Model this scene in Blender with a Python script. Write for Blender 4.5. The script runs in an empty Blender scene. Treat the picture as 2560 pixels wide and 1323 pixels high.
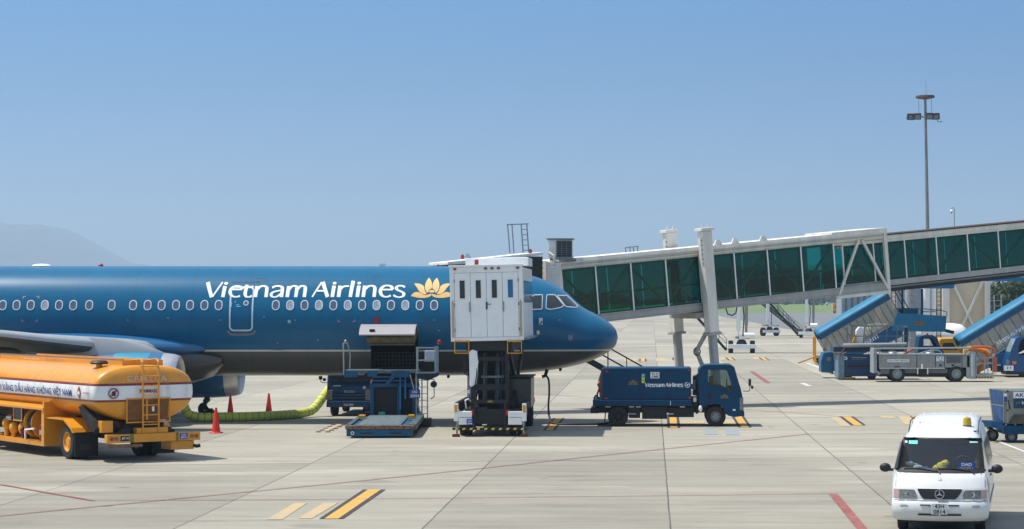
import bpy, bmesh, math, random
from mathutils import Vector, Matrix
R = math.radians
random.seed(7)
SC = bpy.context.scene
COL = SC.collection
H = 4.55                      # eye height: first floor window of a terminal
FPX = 5500.0                  # focal length in photo pixels (2560 wide, cropped frame)
CX, HY = 1630.0, 753.0        # principal column and horizon row
# ---------------------------------------------------------------- camera
cam = bpy.data.cameras.new("camera"); co = bpy.data.objects.new("camera", cam); COL.objects.link(co)
co.location = (0, 0, H); co.rotation_euler = (R(90), 0, 0)
cam.sensor_width = 36; cam.lens = 36*FPX/2560
cam.shift_x = -(CX-1280)/2560; cam.shift_y = (HY-661.5)/2560
cam.clip_start = 1; cam.clip_end = 30000
SC.camera = co
# ---------------------------------------------------------------- world and sun
SUN = Vector((-.48, .02, 1)).normalized()
elev = math.asin(SUN.z); rot = math.atan2(SUN.x, SUN.y)
w = bpy.data.worlds.new("World"); SC.world = w; w.use_nodes = True
nt = w.node_tree; nt.nodes.clear()
o_ = nt.nodes.new('ShaderNodeOutputWorld'); bg = nt.nodes.new('ShaderNodeBackground')
sky = nt.nodes.new('ShaderNodeTexSky'); sky.sky_type = 'NISHITA'; sky.sun_disc = False
sky.sun_elevation = elev; sky.sun_rotation = rot
sky.air_density = 1.0; sky.dust_density = 1.2; sky.ozone_density = 1.2; sky.altitude = 0
tc = nt.nodes.new('ShaderNodeTexCoord'); vm = nt.nodes.new('ShaderNodeVectorMath'); vm.operation = 'MULTIPLY_ADD'
vm.inputs[1].default_value = (1, 1, 4.6); vm.inputs[2].default_value = (0, 0, .03)
hs = nt.nodes.new('ShaderNodeHueSaturation'); hs.inputs['Saturation'].default_value = 1.3
nt.links.new(tc.outputs['Generated'], vm.inputs[0]); nt.links.new(vm.outputs[0], sky.inputs['Vector'])
tint = nt.nodes.new('ShaderNodeMix'); tint.data_type = 'RGBA'; tint.blend_type = 'MULTIPLY'; tint.inputs[0].default_value = 1; 
# clear air overhead is a purer azure than the dusty air near the horizon
sz = nt.nodes.new('ShaderNodeSeparateXYZ'); zr = nt.nodes.new('ShaderNodeValToRGB'); E_ = zr.color_ramp.elements
E_[0].position = 0; E_[0].color = (1.0, .97, .82, 1); E_[1].position = .17; E_[1].color = (.2, .97, 1.14, 1)
x_ = E_.new(.08); x_.color = (.68, .95, .92, 1); x_ = E_.new(.42); x_.color = (1.18, 1.14, 1.0, 1)
cn = nt.nodes.new('ShaderNodeTexNoise'); cn.inputs['Scale'].default_value = 2.2; cn.inputs['Detail'].default_value = 5
cm = nt.nodes.new('ShaderNodeMapping'); cm.inputs['Scale'].default_value = (1, 1, 6); cr_ = nt.nodes.new('ShaderNodeMapRange'); cr_.inputs[3].default_value = .955; cr_.inputs[4].default_value = 1.045
nt.links.new(tc.outputs['Generated'], cm.inputs[0]); nt.links.new(cm.outputs[0], cn.inputs['Vector']); nt.links.new(cn.outputs['Fac'], cr_.inputs[0])
cv = nt.nodes.new('ShaderNodeVectorMath'); cv.operation = 'SCALE'
nt.links.new(tc.outputs['Generated'], sz.inputs[0]); nt.links.new(sz.outputs[2], zr.inputs[0]); nt.links.new(zr.outputs[0], cv.inputs[0]); nt.links.new(cr_.outputs[0], cv.inputs['Scale']); nt.links.new(cv.outputs[0], tint.inputs[7])
nt.links.new(sky.outputs[0], hs.inputs['Color']); nt.links.new(hs.outputs[0], tint.inputs[6]); nt.links.new(tint.outputs[2], bg.inputs['Color'])
bg.inputs['Strength'].default_value = .126
nt.links.new(bg.outputs[0], o_.inputs[0])
sl = bpy.data.lights.new("sun", 'SUN'); sl.energy = 4.3; sl.angle = R(.53); sl.color = (1, .955, .88)
so = bpy.data.objects.new("sun", sl); COL.objects.link(so)
so.rotation_euler = (-SUN).to_track_quat('-Z', 'Y').to_euler()
SC.view_settings.view_transform = 'Standard'; SC.view_settings.look = 'None'
SC.view_settings.exposure = 0.44; SC.view_settings.gamma = 1
# ---------------------------------------------------------------- helpers
def at(px, py, Y):
    """point seen at photo pixel (px,py) at depth Y"""
    return Vector(((px-CX)*Y/FPX, Y, H-(py-HY)*Y/FPX))
def gy(py): return FPX*H/(py-HY)
def gnd(px, py):
    Y = gy(py); return Vector(((px-CX)*Y/FPX, Y, 0))
def lin(c):
    return tuple((x/12.92 if x <= .04045 else ((x+.055)/1.055)**2.4) for x in [v/255 for v in c])
MATS = {}
def mat(name, rgb, rough=.5, metal=0, coat=0, dirt=.12, scale=3.0, spec=.5, alpha=None, emit=None, bump=0, streak=False, dark=None):
    """procedural Principled material; colour given in sRGB; a little soiling of its own colour"""
    if name in MATS: return MATS[name]
    m = bpy.data.materials.new(name); m.use_nodes = True; MATS[name] = m
    t = m.node_tree; b = t.nodes['Principled BSDF']
    c = lin(rgb)
    b.inputs['Roughness'].default_value = rough; b.inputs['Metallic'].default_value = metal
    b.inputs['Coat Weight'].default_value = coat; b.inputs['Coat Roughness'].default_value = .08
    b.inputs['Specular IOR Level'].default_value = spec
    tc = t.nodes.new('ShaderNodeTexCoord'); mp = t.nodes.new('ShaderNodeMapping')
    mp.inputs['Scale'].default_value = (scale, scale, scale*(.18 if streak else 1))
    n = t.nodes.new('ShaderNodeTexNoise'); n.inputs['Detail'].default_value = 6; n.inputs['Roughness'].default_value = .65
    n.inputs['Scale'].default_value = 1
    t.links.new(tc.outputs['Object'], mp.inputs[0]); t.links.new(mp.outputs[0], n.inputs['Vector'])
    cr = t.nodes.new('ShaderNodeValToRGB')
    cr.color_ramp.elements[0].position = .3; cr.color_ramp.elements[1].position = .62
    d = lin(dark) if dark else tuple(x*(1-dirt*2) for x in c)
    cr.color_ramp.elements[0].color = (*d, 1); cr.color_ramp.elements[1].color = (*c, 1)
    t.links.new(n.outputs['Fac'], cr.inputs[0]); t.links.new(cr.outputs[0], b.inputs['Base Color'])
    mr = t.nodes.new('ShaderNodeMapRange'); mr.inputs[3].default_value = min(1, rough+.14); mr.inputs[4].default_value = max(.03, rough-.05)
    t.links.new(n.outputs['Fac'], mr.inputs[0]); t.links.new(mr.outputs[0], b.inputs['Roughness'])
    if bump:
        bp = t.nodes.new('ShaderNodeBump'); bp.inputs['Strength'].default_value = bump; bp.inputs['Distance'].default_value = .02
        t.links.new(n.outputs['Fac'], bp.inputs['Height']); t.links.new(bp.outputs[0], b.inputs['Normal'])
    if emit:
        b.inputs['Emission Color'].default_value = (*c, 1); b.inputs['Emission Strength'].default_value = emit
    return m
def glass(name, rgb, trans=.5, rough=.03, dk=.35, f0=.045):
    """thin pane: tinted see-through plus mirror reflection by angle"""
    if name in MATS: return MATS[name]
    m = bpy.data.materials.new(name); m.use_nodes = True; MATS[name] = m
    t = m.node_tree; t.nodes.clear(); o = t.nodes.new('ShaderNodeOutputMaterial')
    tr = t.nodes.new('ShaderNodeBsdfTransparent'); tr.inputs[0].default_value = (*lin(rgb), 1)
    df = t.nodes.new('ShaderNodeBsdfDiffuse'); df.inputs[0].default_value = (*[x*dk for x in lin(rgb)], 1)
    gl = t.nodes.new('ShaderNodeBsdfGlossy'); gl.inputs['Roughness'].default_value = rough
    lw_ = t.nodes.new('ShaderNodeLayerWeight'); lw_.inputs[0].default_value = .5; p5_ = t.nodes.new('ShaderNodeMath'); p5_.operation = 'POWER'; p5_.inputs[1].default_value = 5; fr = t.nodes.new('ShaderNodeMath'); fr.operation = 'MULTIPLY_ADD'; fr.inputs[1].default_value = .95; fr.inputs[2].default_value = f0
    t.links.new(lw_.outputs['Facing'], p5_.inputs[0]); t.links.new(p5_.outputs[0], fr.inputs[0])
    a = t.nodes.new('ShaderNodeMixShader'); a.inputs[0].default_value = 1-trans
    b = t.nodes.new('ShaderNodeMixShader')
    t.links.new(tr.outputs[0], a.inputs[1]); t.links.new(df.outputs[0], a.inputs[2])
    t.links.new(fr.outputs[0], b.inputs[0]); t.links.new(a.outputs[0], b.inputs[1]); t.links.new(gl.outputs[0], b.inputs[2])
    t.links.new(b.outputs[0], o.inputs[0]); return m

class MB:
    def __init__(s): s.v = []; s.f = []
    def add(s, vs, fs, M=None):
        k = len(s.v)
        for p in vs:
            p = Vector(p)
            s.v.append(M @ p if M else p)
        for f in fs: s.f.append([i+k for i in f])
        return s
    def bb(s, x0, x1, y0, y1, z0, z1, M=None):
        v = [(x, y, z) for x in (x0, x1) for y in (y0, y1) for z in (z0, z1)]
        return s.add(v, [(0,1,3,2),(4,6,7,5),(0,4,5,1),(2,3,7,6),(0,2,6,4),(1,5,7,3)], M)
    def beam(s, a, b, w, h=None, up=(0,0,1)):
        a = Vector(a); b = Vector(b); h = w if h is None else h; d = (b-a).normalized()
        u = Vector(up)
        if abs(d.dot(u)) > .97: u = Vector((0,1,0))
        r = d.cross(u).normalized(); u = r.cross(d).normalized()
        v = [p + r*(i*w/2) + u*(j*h/2) for p in (a, b) for i, j in ((-1,-1),(1,-1),(1,1),(-1,1))]
        return s.add(v, [(3,2,1,0),(4,5,6,7),(0,1,5,4),(1,2,6,5),(2,3,7,6),(3,0,4,7)])
    def tube(s, pts, r, n=8, cap=True):
        P = [Vector(p) for p in pts]; k0 = len(s.v); N = len(P)
        rr = r if isinstance(r, (list, tuple)) else [r]*N
        d0 = (P[1]-P[0]).normalized(); u = Vector((0,0,1)) if abs(d0.z) < .9 else Vector((1,0,0))
        u = (u - d0*u.dot(d0)).normalized()
        for i in range(N):
            d = ((P[min(i+1,N-1)]-P[i]).normalized() + (P[i]-P[max(i-1,0)]).normalized())
            d = d.normalized() if d.length > 1e-6 else d0
            u = (u - d*u.dot(d)).normalized(); w_ = d.cross(u)
            for j in range(n):
                a = 2*math.pi*j/n; s.v.append(P[i] + (u*math.cos(a) + w_*math.sin(a))*rr[i])
        for i in range(N-1):
            for j in range(n):
                a = k0+i*n+j; b = k0+i*n+(j+1) % n; s.f.append([a, b, b+n, a+n])
        if cap:
            s.f.append([k0+j for j in range(n)][::-1]); s.f.append([k0+(N-1)*n+j for j in range(n)])
        return s
    def cyl(s, a, b, r0, r1=None, n=20): return s.tube([a, b], [r0, r0 if r1 is None else r1], n)
    def pris(s, poly, ax, a, b):
        """extrude a 2-D outline: ax x -> (y,z), y -> (x,z), z -> (x,y)"""
        def P(p, t): return {'x': (t, p[0], p[1]), 'y': (p[0], t, p[1]), 'z': (p[0], p[1], t)}[ax]
        n = len(poly); v = [P(p, a) for p in poly] + [P(p, b) for p in poly]
        return s.add(v, [list(range(n))[::-1], list(range(n, 2*n))] + [[i, (i+1) % n, (i+1) % n+n, i+n] for i in range(n)])
    def lathe(s, prof, c=(0,0,0), ax='z', n=24, cap=False):
        c = Vector(c); k0 = len(s.v)
        for r, t in prof:
            for j in range(n):
                a = 2*math.pi*j/n; x, y = r*math.cos(a), r*math.sin(a)
                s.v.append(c + Vector({'z': (x, y, t), 'x': (t, x, y), 'y': (x, t, y)}[ax]))
        for i in range(len(prof)-1):
            for j in range(n):
                a = k0+i*n+j; b = k0+i*n+(j+1) % n; s.f.append([a, b, b+n, a+n])
        if cap:
            s.f.append([k0+j for j in range(n)][::-1]); s.f.append([k0+(len(prof)-1)*n+j for j in range(n)])
        return s
    def sph(s, c, r, n=14, m=9):
        r = r if isinstance(r, (list, tuple)) else (r, r, r); c = Vector(c); k0 = len(s.v)
        for i in range(m+1):
            t = math.pi*i/m
            for j in range(n):
                a = 2*math.pi*j/n
                s.v.append(c + Vector((r[0]*math.sin(t)*math.cos(a), r[1]*math.sin(t)*math.sin(a), r[2]*math.cos(t))))
        for i in range(m):
            for j in range(n):
                a = k0+i*n+j; b = k0+i*n+(j+1) % n; s.f.append([a, a+n, b+n, b])
        return s
    def quad(s, *p): return s.add(p, [list(range(len(p)))])
    def build(s, name, m, par=None, ang=35, bev=0, fixn=True):
        me = bpy.data.meshes.new(name); me.from_pydata([tuple(p) for p in s.v], [], s.f)
        if fixn:
            b = bmesh.new(); b.from_mesh(me); bmesh.ops.recalc_face_normals(b, faces=b.faces[:]); b.to_mesh(me); b.free()
        me.polygons.foreach_set('use_smooth', [ang > 0]*len(me.polygons))
        if ang > 0: me.set_sharp_from_angle(angle=R(ang))
        me.materials.append(m)
        o = bpy.data.objects.new(name, me); COL.objects.link(o)
        if par is not None: o.parent = par
        if bev:
            d = o.modifiers.new('bevel', 'BEVEL'); d.width = bev; d.segments = 2; d.limit_method = 'ANGLE'; d.angle_limit = R(40)
            d.harden_normals = False
        return o
def tag(o, label=None, cat=None, group=None, kind=None):
    for k, v in (('label', label), ('category', cat), ('group', group), ('kind', kind)):
        if v: o[k] = v
    return o
def thing(name, label, cat, loc=(0,0,0), rz=0, group=None):
    o = bpy.data.objects.new(name, None); COL.objects.link(o); o.location = loc; o.rotation_euler = (0, 0, rz)
    o.empty_display_size = .3
    return tag(o, label, cat, group)
def kids(o): return [c for c in bpy.data.objects if c.parent == o]
def dup(o, par=None):
    c = o.copy(); COL.objects.link(c); c.parent = par
    for k in kids(o):
        dup(k, c)
    return c
def text2d(s):
    cu = bpy.data.curves.new('t', 'FONT'); cu.body = s; cu.size = 1; cu.resolution_u = 3; cu.offset = .014
    ob = bpy.data.objects.new('t', cu); me = bpy.data.meshes.new_from_object(ob)
    v = [(p.co.x, p.co.y) for p in me.vertices]; f = [list(p.vertices) for p in me.polygons]
    bpy.data.objects.remove(ob); bpy.data.curves.remove(cu); bpy.data.meshes.remove(me)
    x0 = min(p[0] for p in v); x1 = max(p[0] for p in v); y0 = min(p[1] for p in v); y1 = max(p[1] for p in v)
    return [((p[0]-x0)/(x1-x0)-.5, (p[1]-y0)/(y1-y0)-.5) for p in v], f
def lettering(s, w_, h_, m, par, c, xd=(1,0,0), zd=(0,0,1), name='lettering', fn=None, shear=0):
    """flat lettering of width w_, height h_ centred at c; fn remaps (u,v) metres to a point"""
    v, f = text2d(s); b = MB(); c = Vector(c); xd = Vector(xd); zd = Vector(zd)
    if fn: P = [fn(p[0]*w_+shear*p[1]*h_, p[1]*h_) for p in v]
    else: P = [c + xd*(p[0]*w_+shear*p[1]*h_) + zd*(p[1]*h_) for p in v]
    b.add(P, f); return b.build(name, m, par, ang=0, fixn=False)
def rrect(w_, h_, r, n=5):
    """rounded rectangle outline about the origin"""
    out = []
    for cx, cy, a0 in ((w_/2-r, h_/2-r, 0), (-w_/2+r, h_/2-r, 90), (-w_/2+r, -h_/2+r, 180), (w_/2-r, -h_/2+r, 270)):
        for i in range(n+1):
            a = R(a0 + 90*i/n); out.append((cx+r*math.cos(a), cy+r*math.sin(a)))
    return out
def stripe(pts, ax_, ay_, k=1):
    """2-D ribbon with a broad-nib (elliptical) pen: returns verts, faces"""
    v = []; f = []; n = len(pts)
    for i in range(n):
        a = pts[max(i-1, 0)]; b = pts[min(i+1, n-1)]
        dx, dy = b[0]-a[0], b[1]-a[1]; L = math.hypot(dx, dy) or 1
        nx, ny = -dy/L, dx/L; h = math.hypot(ax_*nx, ay_*ny)*k
        v += [(pts[i][0]+nx*h, pts[i][1]+ny*h), (pts[i][0]-nx*h, pts[i][1]-ny*h)]
    for i in range(n-1): f.append([2*i, 2*i+1, 2*i+3, 2*i+2])
    return v, f
def smooth2d(pts, it=2):
    for _ in range(it):
        q = [pts[0]]
        for a, b in zip(pts, pts[1:]):
            q += [(a[0]*.75+b[0]*.25, a[1]*.75+b[1]*.25), (a[0]*.25+b[0]*.75, a[1]*.25+b[1]*.75)]
        pts = q + [pts[-1]]
    return pts
# ---------------------------------------------------------------- materials
BLUE = (0, 92, 138)
blue = mat('airline_blue_paint', BLUE, .32, 0, .5, .05, 1.2)
blue2 = mat('truck_blue_paint', (0, 62, 96), .5, 0, 0, .1, 2, spec=.25)
bluelt = mat('stairs_blue_paint', (14, 112, 148), .55, 0, 0, .08, 2)
white = mat('white_paint', (238, 239, 236), .38, 0, .3, .06, 1.5)
bwhite = mat('bridge_white_steel', (222, 219, 208), .5, 0, 0, .12, 2, streak=True)
bgrey = mat('bridge_grey_steel', (165, 165, 160), .5, 0, 0, .12, 2, streak=True)
grey = mat('grey_steel', (130, 132, 132), .45, .3, 0, .15, 4)
galv = mat('galvanised_tube', (165, 170, 172), .4, .6, 0, .12, 5)
dark = mat('dark_chassis', (34, 36, 38), .6, 0, 0, .2, 4)
blk = mat('black_steel', (20, 21, 23), .5, 0, 0, .2, 4)
rub = mat('tyre_rubber', (30, 30, 30), .85, 0, 0, .25, 6, bump=.2, dark=(52, 48, 44))
orange = mat('fuel_orange_paint', (220, 146, 22), .36, 0, .3, .08, 1.5)
yellow = mat('yellow_paint', (226, 160, 20), .45, 0, 0, .12, 3)
red = mat('red_paint', (150, 24, 22), .4, 0, 0, .1, 4)
wine = mat('dark_red_stripe', (128, 26, 26), .45, 0, 0, .06, 3)
cone_red = mat('cone_orange_red', (214, 40, 16), .55, 0, 0, .08, 6)
lampred = mat('red_lamp_lens', (170, 30, 15), .25, 0, .5, .1, 5)
amber = mat('amber_lens', (215, 120, 20), .25, 0, .5, .1, 5)
wtxt = mat('white_lettering', (238, 240, 240), .45, 0, 0, .02)
btxt = mat('blue_lettering', (38, 52, 128), .45, 0, 0, .02)
ktxt = mat('black_lettering', (22, 22, 24), .5, 0, 0, .02)
gold = mat('gold_emblem', (232, 190, 118), .4, 0, 0, .05)
dgold = mat('dull_gold_emblem', (128, 112, 62), .5, 0, 0, .2, 8)
cream = mat('cream_cladding', (205, 190, 160), .7, 0, 0, .08, .6, streak=True)
silver = mat('stainless_steel', (158, 158, 155), .42, .75, 0, .12, 3)
orangeb = mat('orange_bumper_hose', (196, 84, 30), .5, 0, 0, .15, 4)
plateb = mat('blue_number_plate', (22, 66, 150), .4, 0, 0, .05)
headl = mat('headlamp_glass', (138, 138, 134), .18, .1, .3, .3, 22)
chrome = mat('chrome', (200, 200, 202), .15, 1, 0, .05)
belly = mat('belly_grey', (112, 110, 106), .42, 0, .1, .15, 1.5)
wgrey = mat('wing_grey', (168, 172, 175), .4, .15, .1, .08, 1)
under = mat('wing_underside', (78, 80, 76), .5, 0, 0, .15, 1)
hole = mat('hold_interior', (26, 25, 24), .8, 0, 0, .2, 4)
skin = mat('skin', (142, 96, 72), .6, 0, 0, .05, 8)
navy = mat('navy_cloth', (22, 27, 40), .85, 0, 0, .2, 12)
# ================================================================ GROUND AND SETTING
def ground_material():
    m = bpy.data.materials.new('concrete_slabs'); m.use_nodes = True; t = m.node_tree; b = t.nodes['Principled BSDF']
    N = lambda k: t.nodes.new(k); L = t.links.new
    tc = N('ShaderNodeTexCoord'); sx = N('ShaderNodeSeparateXYZ'); L(tc.outputs['Object'], sx.inputs[0])
    def mth(op, a, b_=None, c=None):
        n = N('ShaderNodeMath'); n.operation = op
        for i, q in enumerate((a, b_, c)):
            if q is None: continue
            if isinstance(q, (int, float)): n.inputs[i].default_value = q
            else: L(q, n.inputs[i])
        return n.outputs[0]
    def noise(scale, det=5, sc=(1,1,1), rough=.6):
        mp = N('ShaderNodeMapping'); mp.inputs['Scale'].default_value = sc
        n = N('ShaderNodeTexNoise'); n.inputs['Scale'].default_value = scale; n.inputs['Detail'].default_value = det; n.inputs['Roughness'].default_value = rough
        L(tc.outputs['Object'], mp.inputs[0]); L(mp.outputs[0], n.inputs['Vector']); return n.outputs['Fac']
    wob = mth('MULTIPLY', mth('SUBTRACT', noise(.7, 3), .5), .05)
    X = mth('ADD', sx.outputs[0], wob)
    Yv = mth('ADD', mth('SUBTRACT', sx.outputs[1], mth('MULTIPLY', sx.outputs[0], .15)), wob)
    def joint(v, off, per, hw):
        u = mth('PINGPONG', mth('ADD', mth('SUBTRACT', v, off), 500*per), per/2)   # distance to the nearest joint
        return mth('LESS_THAN', u, hw)
    jx = joint(X, .37, 4.96, .018); jy = joint(Yv, 63.2, 10.9*2, .05)
    # slab-to-slab tone
    fx = mth('FLOOR', mth('DIVIDE', mth('SUBTRACT', X, .37), 4.96)); fy = mth('FLOOR', mth('DIVIDE', mth('SUBTRACT', Yv, 63.2), 21.8))
    cb = N('ShaderNodeCombineXYZ'); L(fx, cb.inputs[0]); L(fy, cb.inputs[1])
    wn = N('ShaderNodeTexWhiteNoise'); L(cb.outputs[0], wn.inputs[0])
    n1 = noise(.09, 6); n2 = noise(1.0, 8, (.25, 1, 1), .7); n3 = noise(9, 4); n4 = noise(.5, 6, (.12, 1.6, 1), .65)
    cr = N('ShaderNodeValToRGB'); cr.color_ramp.elements[0].position = .25; cr.color_ramp.elements[1].position = .75
    cr.color_ramp.elements[0].color = (*lin((118, 114, 103)), 1); cr.color_ramp.elements[1].color = (*lin((169, 164, 148)), 1)
    mix = mth('ADD', mth('ADD', mth('MULTIPLY', mth('MULTIPLY_ADD', n1, 1.6, -.38), .3), mth('MULTIPLY', n2, .4)), mth('ADD', mth('MULTIPLY', n4, .42), mth('MULTIPLY', mth('SUBTRACT', wn.outputs['Value'], .5), .22)))
    L(mix, cr.inputs[0])
    def mixc(fac, a, bcol):
        n = N('ShaderNodeMix'); n.data_type = 'RGBA'
        if isinstance(fac, (int, float)): n.inputs[0].default_value = fac
        else: L(fac, n.inputs[0])
        for q, s in ((a, 6), (bcol, 7)):
            if isinstance(q, tuple): n.inputs[s].default_value = (*q, 1)
            else: L(q, n.inputs[s])
        return n.outputs[2]
    # dark scuffs and oil
    r2 = N('ShaderNodeMapRange'); r2.inputs[1].default_value = .56; r2.inputs[2].default_value = .78; L(noise(.9, 7, (.22, 1.5, 1), .75), r2.inputs[0])
    c = mixc(mth('MULTIPLY', r2.outputs[0], .8), cr.outputs[0], lin((84, 80, 74)))
    r3 = N('ShaderNodeMapRange'); r3.inputs[1].default_value = .66; r3.inputs[2].default_value = .72; L(noise(.55, 4, (.6, 1, 1), .5), r3.inputs[0])
    c = mixc(mth('MULTIPLY', r3.outputs[0], .5), c, lin((112, 108, 100)))
    # oil drips and a few dark spots, denser where vehicles stand
    vo = N('ShaderNodeTexVoronoi'); vo.inputs['Scale'].default_value = .42; L(tc.outputs['Object'], vo.inputs['Vector'])
    sp = mth('LESS_THAN', mth('ADD', vo.outputs['Distance'], mth('MULTIPLY', noise(3.5, 4), .16)), .145)
    c = mixc(mth('MULTIPLY', sp, .45), c, lin((70, 66, 60)))
    r5 = N('ShaderNodeMapRange'); r5.inputs[1].default_value = .60; r5.inputs[2].default_value = .66; L(noise(.23, 5, (.35, 1, 1), .55), r5.inputs[0])
    c = mixc(mth('MULTIPLY', r5.outputs[0], .28), c, lin((196, 188, 170)))
    jf = mth('MULTIPLY', mth('MAXIMUM', jx, jy), mth('ADD', .35, mth('MULTIPLY', noise(.35, 3), .9)))
    c = mixc(jf, c, lin((74, 72, 68)))
    c = mixc(mth('MULTIPLY', mth('SUBTRACT', n3, .5), .25), c, lin((212, 205, 190)))
    L(c, b.inputs['Base Color']); b.inputs['Roughness'].default_value = .85; b.inputs['Specular IOR Level'].default_value = .25
    return m
g = MB(); g.quad((-9000, -200, 0), (9000, -200, 0), (9000, 14500, 0), (-9000, 14500, 0))
tag(g.build('ground', ground_material(), ang=0), 'pale concrete apron of large slabs with dark joints', 'ground', kind='structure')
asph = mat('asphalt', (112, 114, 114), .9, 0, 0, .1, .3)
def sheet(name, pts, m, z, label, cat='marking'):
    b = MB(); b.quad(*[(p[0], p[1], z) for p in pts]); return tag(b.build(name, m, ang=0), label, cat, kind='structure')
def gp(px, py): v = gnd(px, py); return (v.x, v.y)
sheet('taxiway', [gp(1790, 789), gp(2110, 850), gp(3400, 850), gp(3400, 778), gp(1790, 778)], asph, .004, 'grey asphalt taxiway beyond the apron', 'taxiway')
sheet('taxiway_line', [gp(1700, 779.4), gp(3400, 779.4), gp(3400, 778.2), gp(1700, 778.2)], mat('faded_white', (196, 196, 190), .8), .012, 'white edge line of the far taxiway')
grass = mat('grass_ground', (92, 112, 52), .95, 0, 0, .25, .05, dark=(120, 120, 78))
sheet('grass_field', [gp(-3000, 777.5), gp(5000, 777.5), (9000, 14400), (-9000, 14400)], grass, .006, 'grass field beyond the taxiway', 'grass field')
# darker repair strips and painted lines
wornw = mat('worn_white_line', (200, 200, 194), .8, 0, 0, .15, 2)
redl = mat('red_line_paint', (130, 62, 58), .8, 0, 0, .25, 2.5, dark=(146, 104, 96))
yell = mat('yellow_marking', (204, 152, 54), .8, 0, 0, .12, 4, dark=(176, 146, 88))
yelf = mat('faded_yellow_marking', (186, 160, 112), .85, 0, 0, .05, 2.2, dark=(158, 151, 134))
kline = mat('black_marking', (60, 58, 58), .85, 0, 0, .1, 3)
bluf = mat('faded_blue_marking', (140, 148, 150), .85, 0, 0, .05, 2)
def strip(pts, wd, m, z, name, label):
    b = MB(); P = [Vector(gp(*p)) for p in pts]; L = []; Rr = []
    for i, p in enumerate(P):
        d = (P[min(i+1, len(P)-1)] - P[max(i-1, 0)]).normalized(); n = Vector((-d.y, d.x))*wd/2
        L.append((p.x+n.x, p.y+n.y, z)); Rr.append((p.x-n.x, p.y-n.y, z))
    for i in range(len(P)-1): b.quad(Rr[i], Rr[i+1], L[i+1], L[i])
    return tag(b.build(name, m, ang=0), label, 'marking', kind='structure')
strip([(0, 1212), (233, 1253)], .11, redl, .012, 'red_line', 'red boundary line at the lower left')
strip([(233, 1253), (700, 1250), (1228, 1245), (1665, 1240), (2076, 1235.5)], .055, redl, .0125, 'red_line', 'long thin red line across the near apron')
strip([(-60, 1297), (400, 1252), (800, 1213.5), (1205, 1172), (1500, 1140), (2020, 1086)], .075, redl, .016, 'red_line', 'slanting red line rising to the right')
strip([(2020, 1086), (2600, 1082)], .06, redl, .013, 'red_line', 'faint red line behind the white van')
strip([(2083, 1236), (2155, 1323), (2230, 1420)], .21, redl, .0165, 'red_line', 'broad red bar at the lower right')
strip([(1879, 929), (1921, 958)], .28, redl, .012, 'red_line', 'short red bar right of the blue truck')
strip([(2160, 1046), (1340, 985), (1050, 972)], .07, redl, .012, 'red_line', 'faint red line running under the aircraft nose')
strip([(2478, 1098), (2660, 1168)], .14, wornw, .012, 'white_line', 'white line beside the container dolly')
strip([(2017, 908), (2090, 935)], .3, wornw, .012, 'white_line', 'white line by the yellow cart')
strip([(2004, 958), (2024, 966)], .3, wornw, .012, 'white_dash', 'short white dash on the apron')
strip([(1540, 866), (2600, 850)], 1.3, wornw, .005, 'pale_line', 'wide pale line across the far apron')
def box_mark(cx, y0, y1, lean, hw, z=.012, edge=True):
    """yellow bar with black edges lying on the ground between photo rows y0 (far) and y1 (near)"""
    def q(a, b, m, nm, zz, lb): sheet(nm, [gp(cx+lean/2+a, y0), gp(cx+lean/2+b, y0), gp(cx-lean/2+b*1.08, y1), gp(cx-lean/2+a*1.08, y1)], m, zz, lb)
    q(-hw, hw, yell, 'yellow_bar', z, 'yellow stop bar painted on the concrete')
    if edge:
        q(-hw*1.75, -hw*1.02, kline, 'black_edge', z, 'black edge of a yellow stop bar'); q(hw*1.02, hw*1.75, kline, 'black_edge', z, 'black edge of a yellow stop bar')
box_mark(882, 1225, 1298, 108, 16)
box_mark(1683, 1036, 1070, -3, 8.5); box_mark(1853, 1040, 1069, -19, 9)
box_mark(2131, 1042, 1064, -30, 10); box_mark(2300, 1042, 1056, -26, 8)
box_mark(1385, 1046, 1076, 24, 8)
for cx, ln in ((1607, 0), (1690, -1), (1826, -8), (1910, -10)): box_mark(cx, 894 if cx > 1650 else 897, 901 if cx > 1650 else 904, ln, 5)
for (x0, x1, x2, x3, y0, y1, m) in ((737, 768, 705, 666, 1258, 1300, yelf), (808, 845, 780, 745, 1258, 1297, yelf),
        (1580, 1645, 1655, 1575, 1053, 1066, yelf), (1700, 1760, 1762, 1704, 1052, 1066, yelf), (1790, 1835, 1845, 1800, 1050, 1065, yelf),
        (2076, 2096, 2128, 2104, 1044, 1066, yelf), (2196, 2232, 2240, 2206, 1040, 1046, yelf), (2245, 2285, 2300, 2262, 1041, 1062, yelf),
        (1756, 1790, 1796, 1762, 1074, 1087, bluf), (1812, 1846, 1850, 1816, 1072, 1088, bluf),
        (2230, 2262, 2262, 2230, 999, 1002, yelf), (1640, 1668, 1668, 1640, 896, 903, yelf), (1560, 1592, 1592, 1560, 898, 903, yelf),
        (1795, 1812, 1812, 1795, 894, 900, yelf), (1884, 1898, 1898, 1884, 893, 899, yelf), (1300, 1365, 1365, 1300, 938, 945, yelf)):
    sheet('faded_marking', [gp(x0, y0), gp(x1, y0), gp(x2, y1), gp(x3, y1)], m, .0085, 'faded painted patch on the apron')
sheet('faded_marking', [gp(838, 1061), gp(856, 1061), gp(822, 1077), gp(800, 1077)], yelf, .0085, 'faded painted patch on the apron')
for i in range(5):
    y = 1062+i*4.3; x = 838-i*9.5
    for s_ in ((-8, 4), (16, 28)): sheet('black_dash', [gp(x+s_[0], y), gp(x+s_[1], y), gp(x+s_[1]-4, y+2), gp(x+s_[0]-4, y+2)], kline, .0125, 'black dash beside the faded yellow bar')
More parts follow.
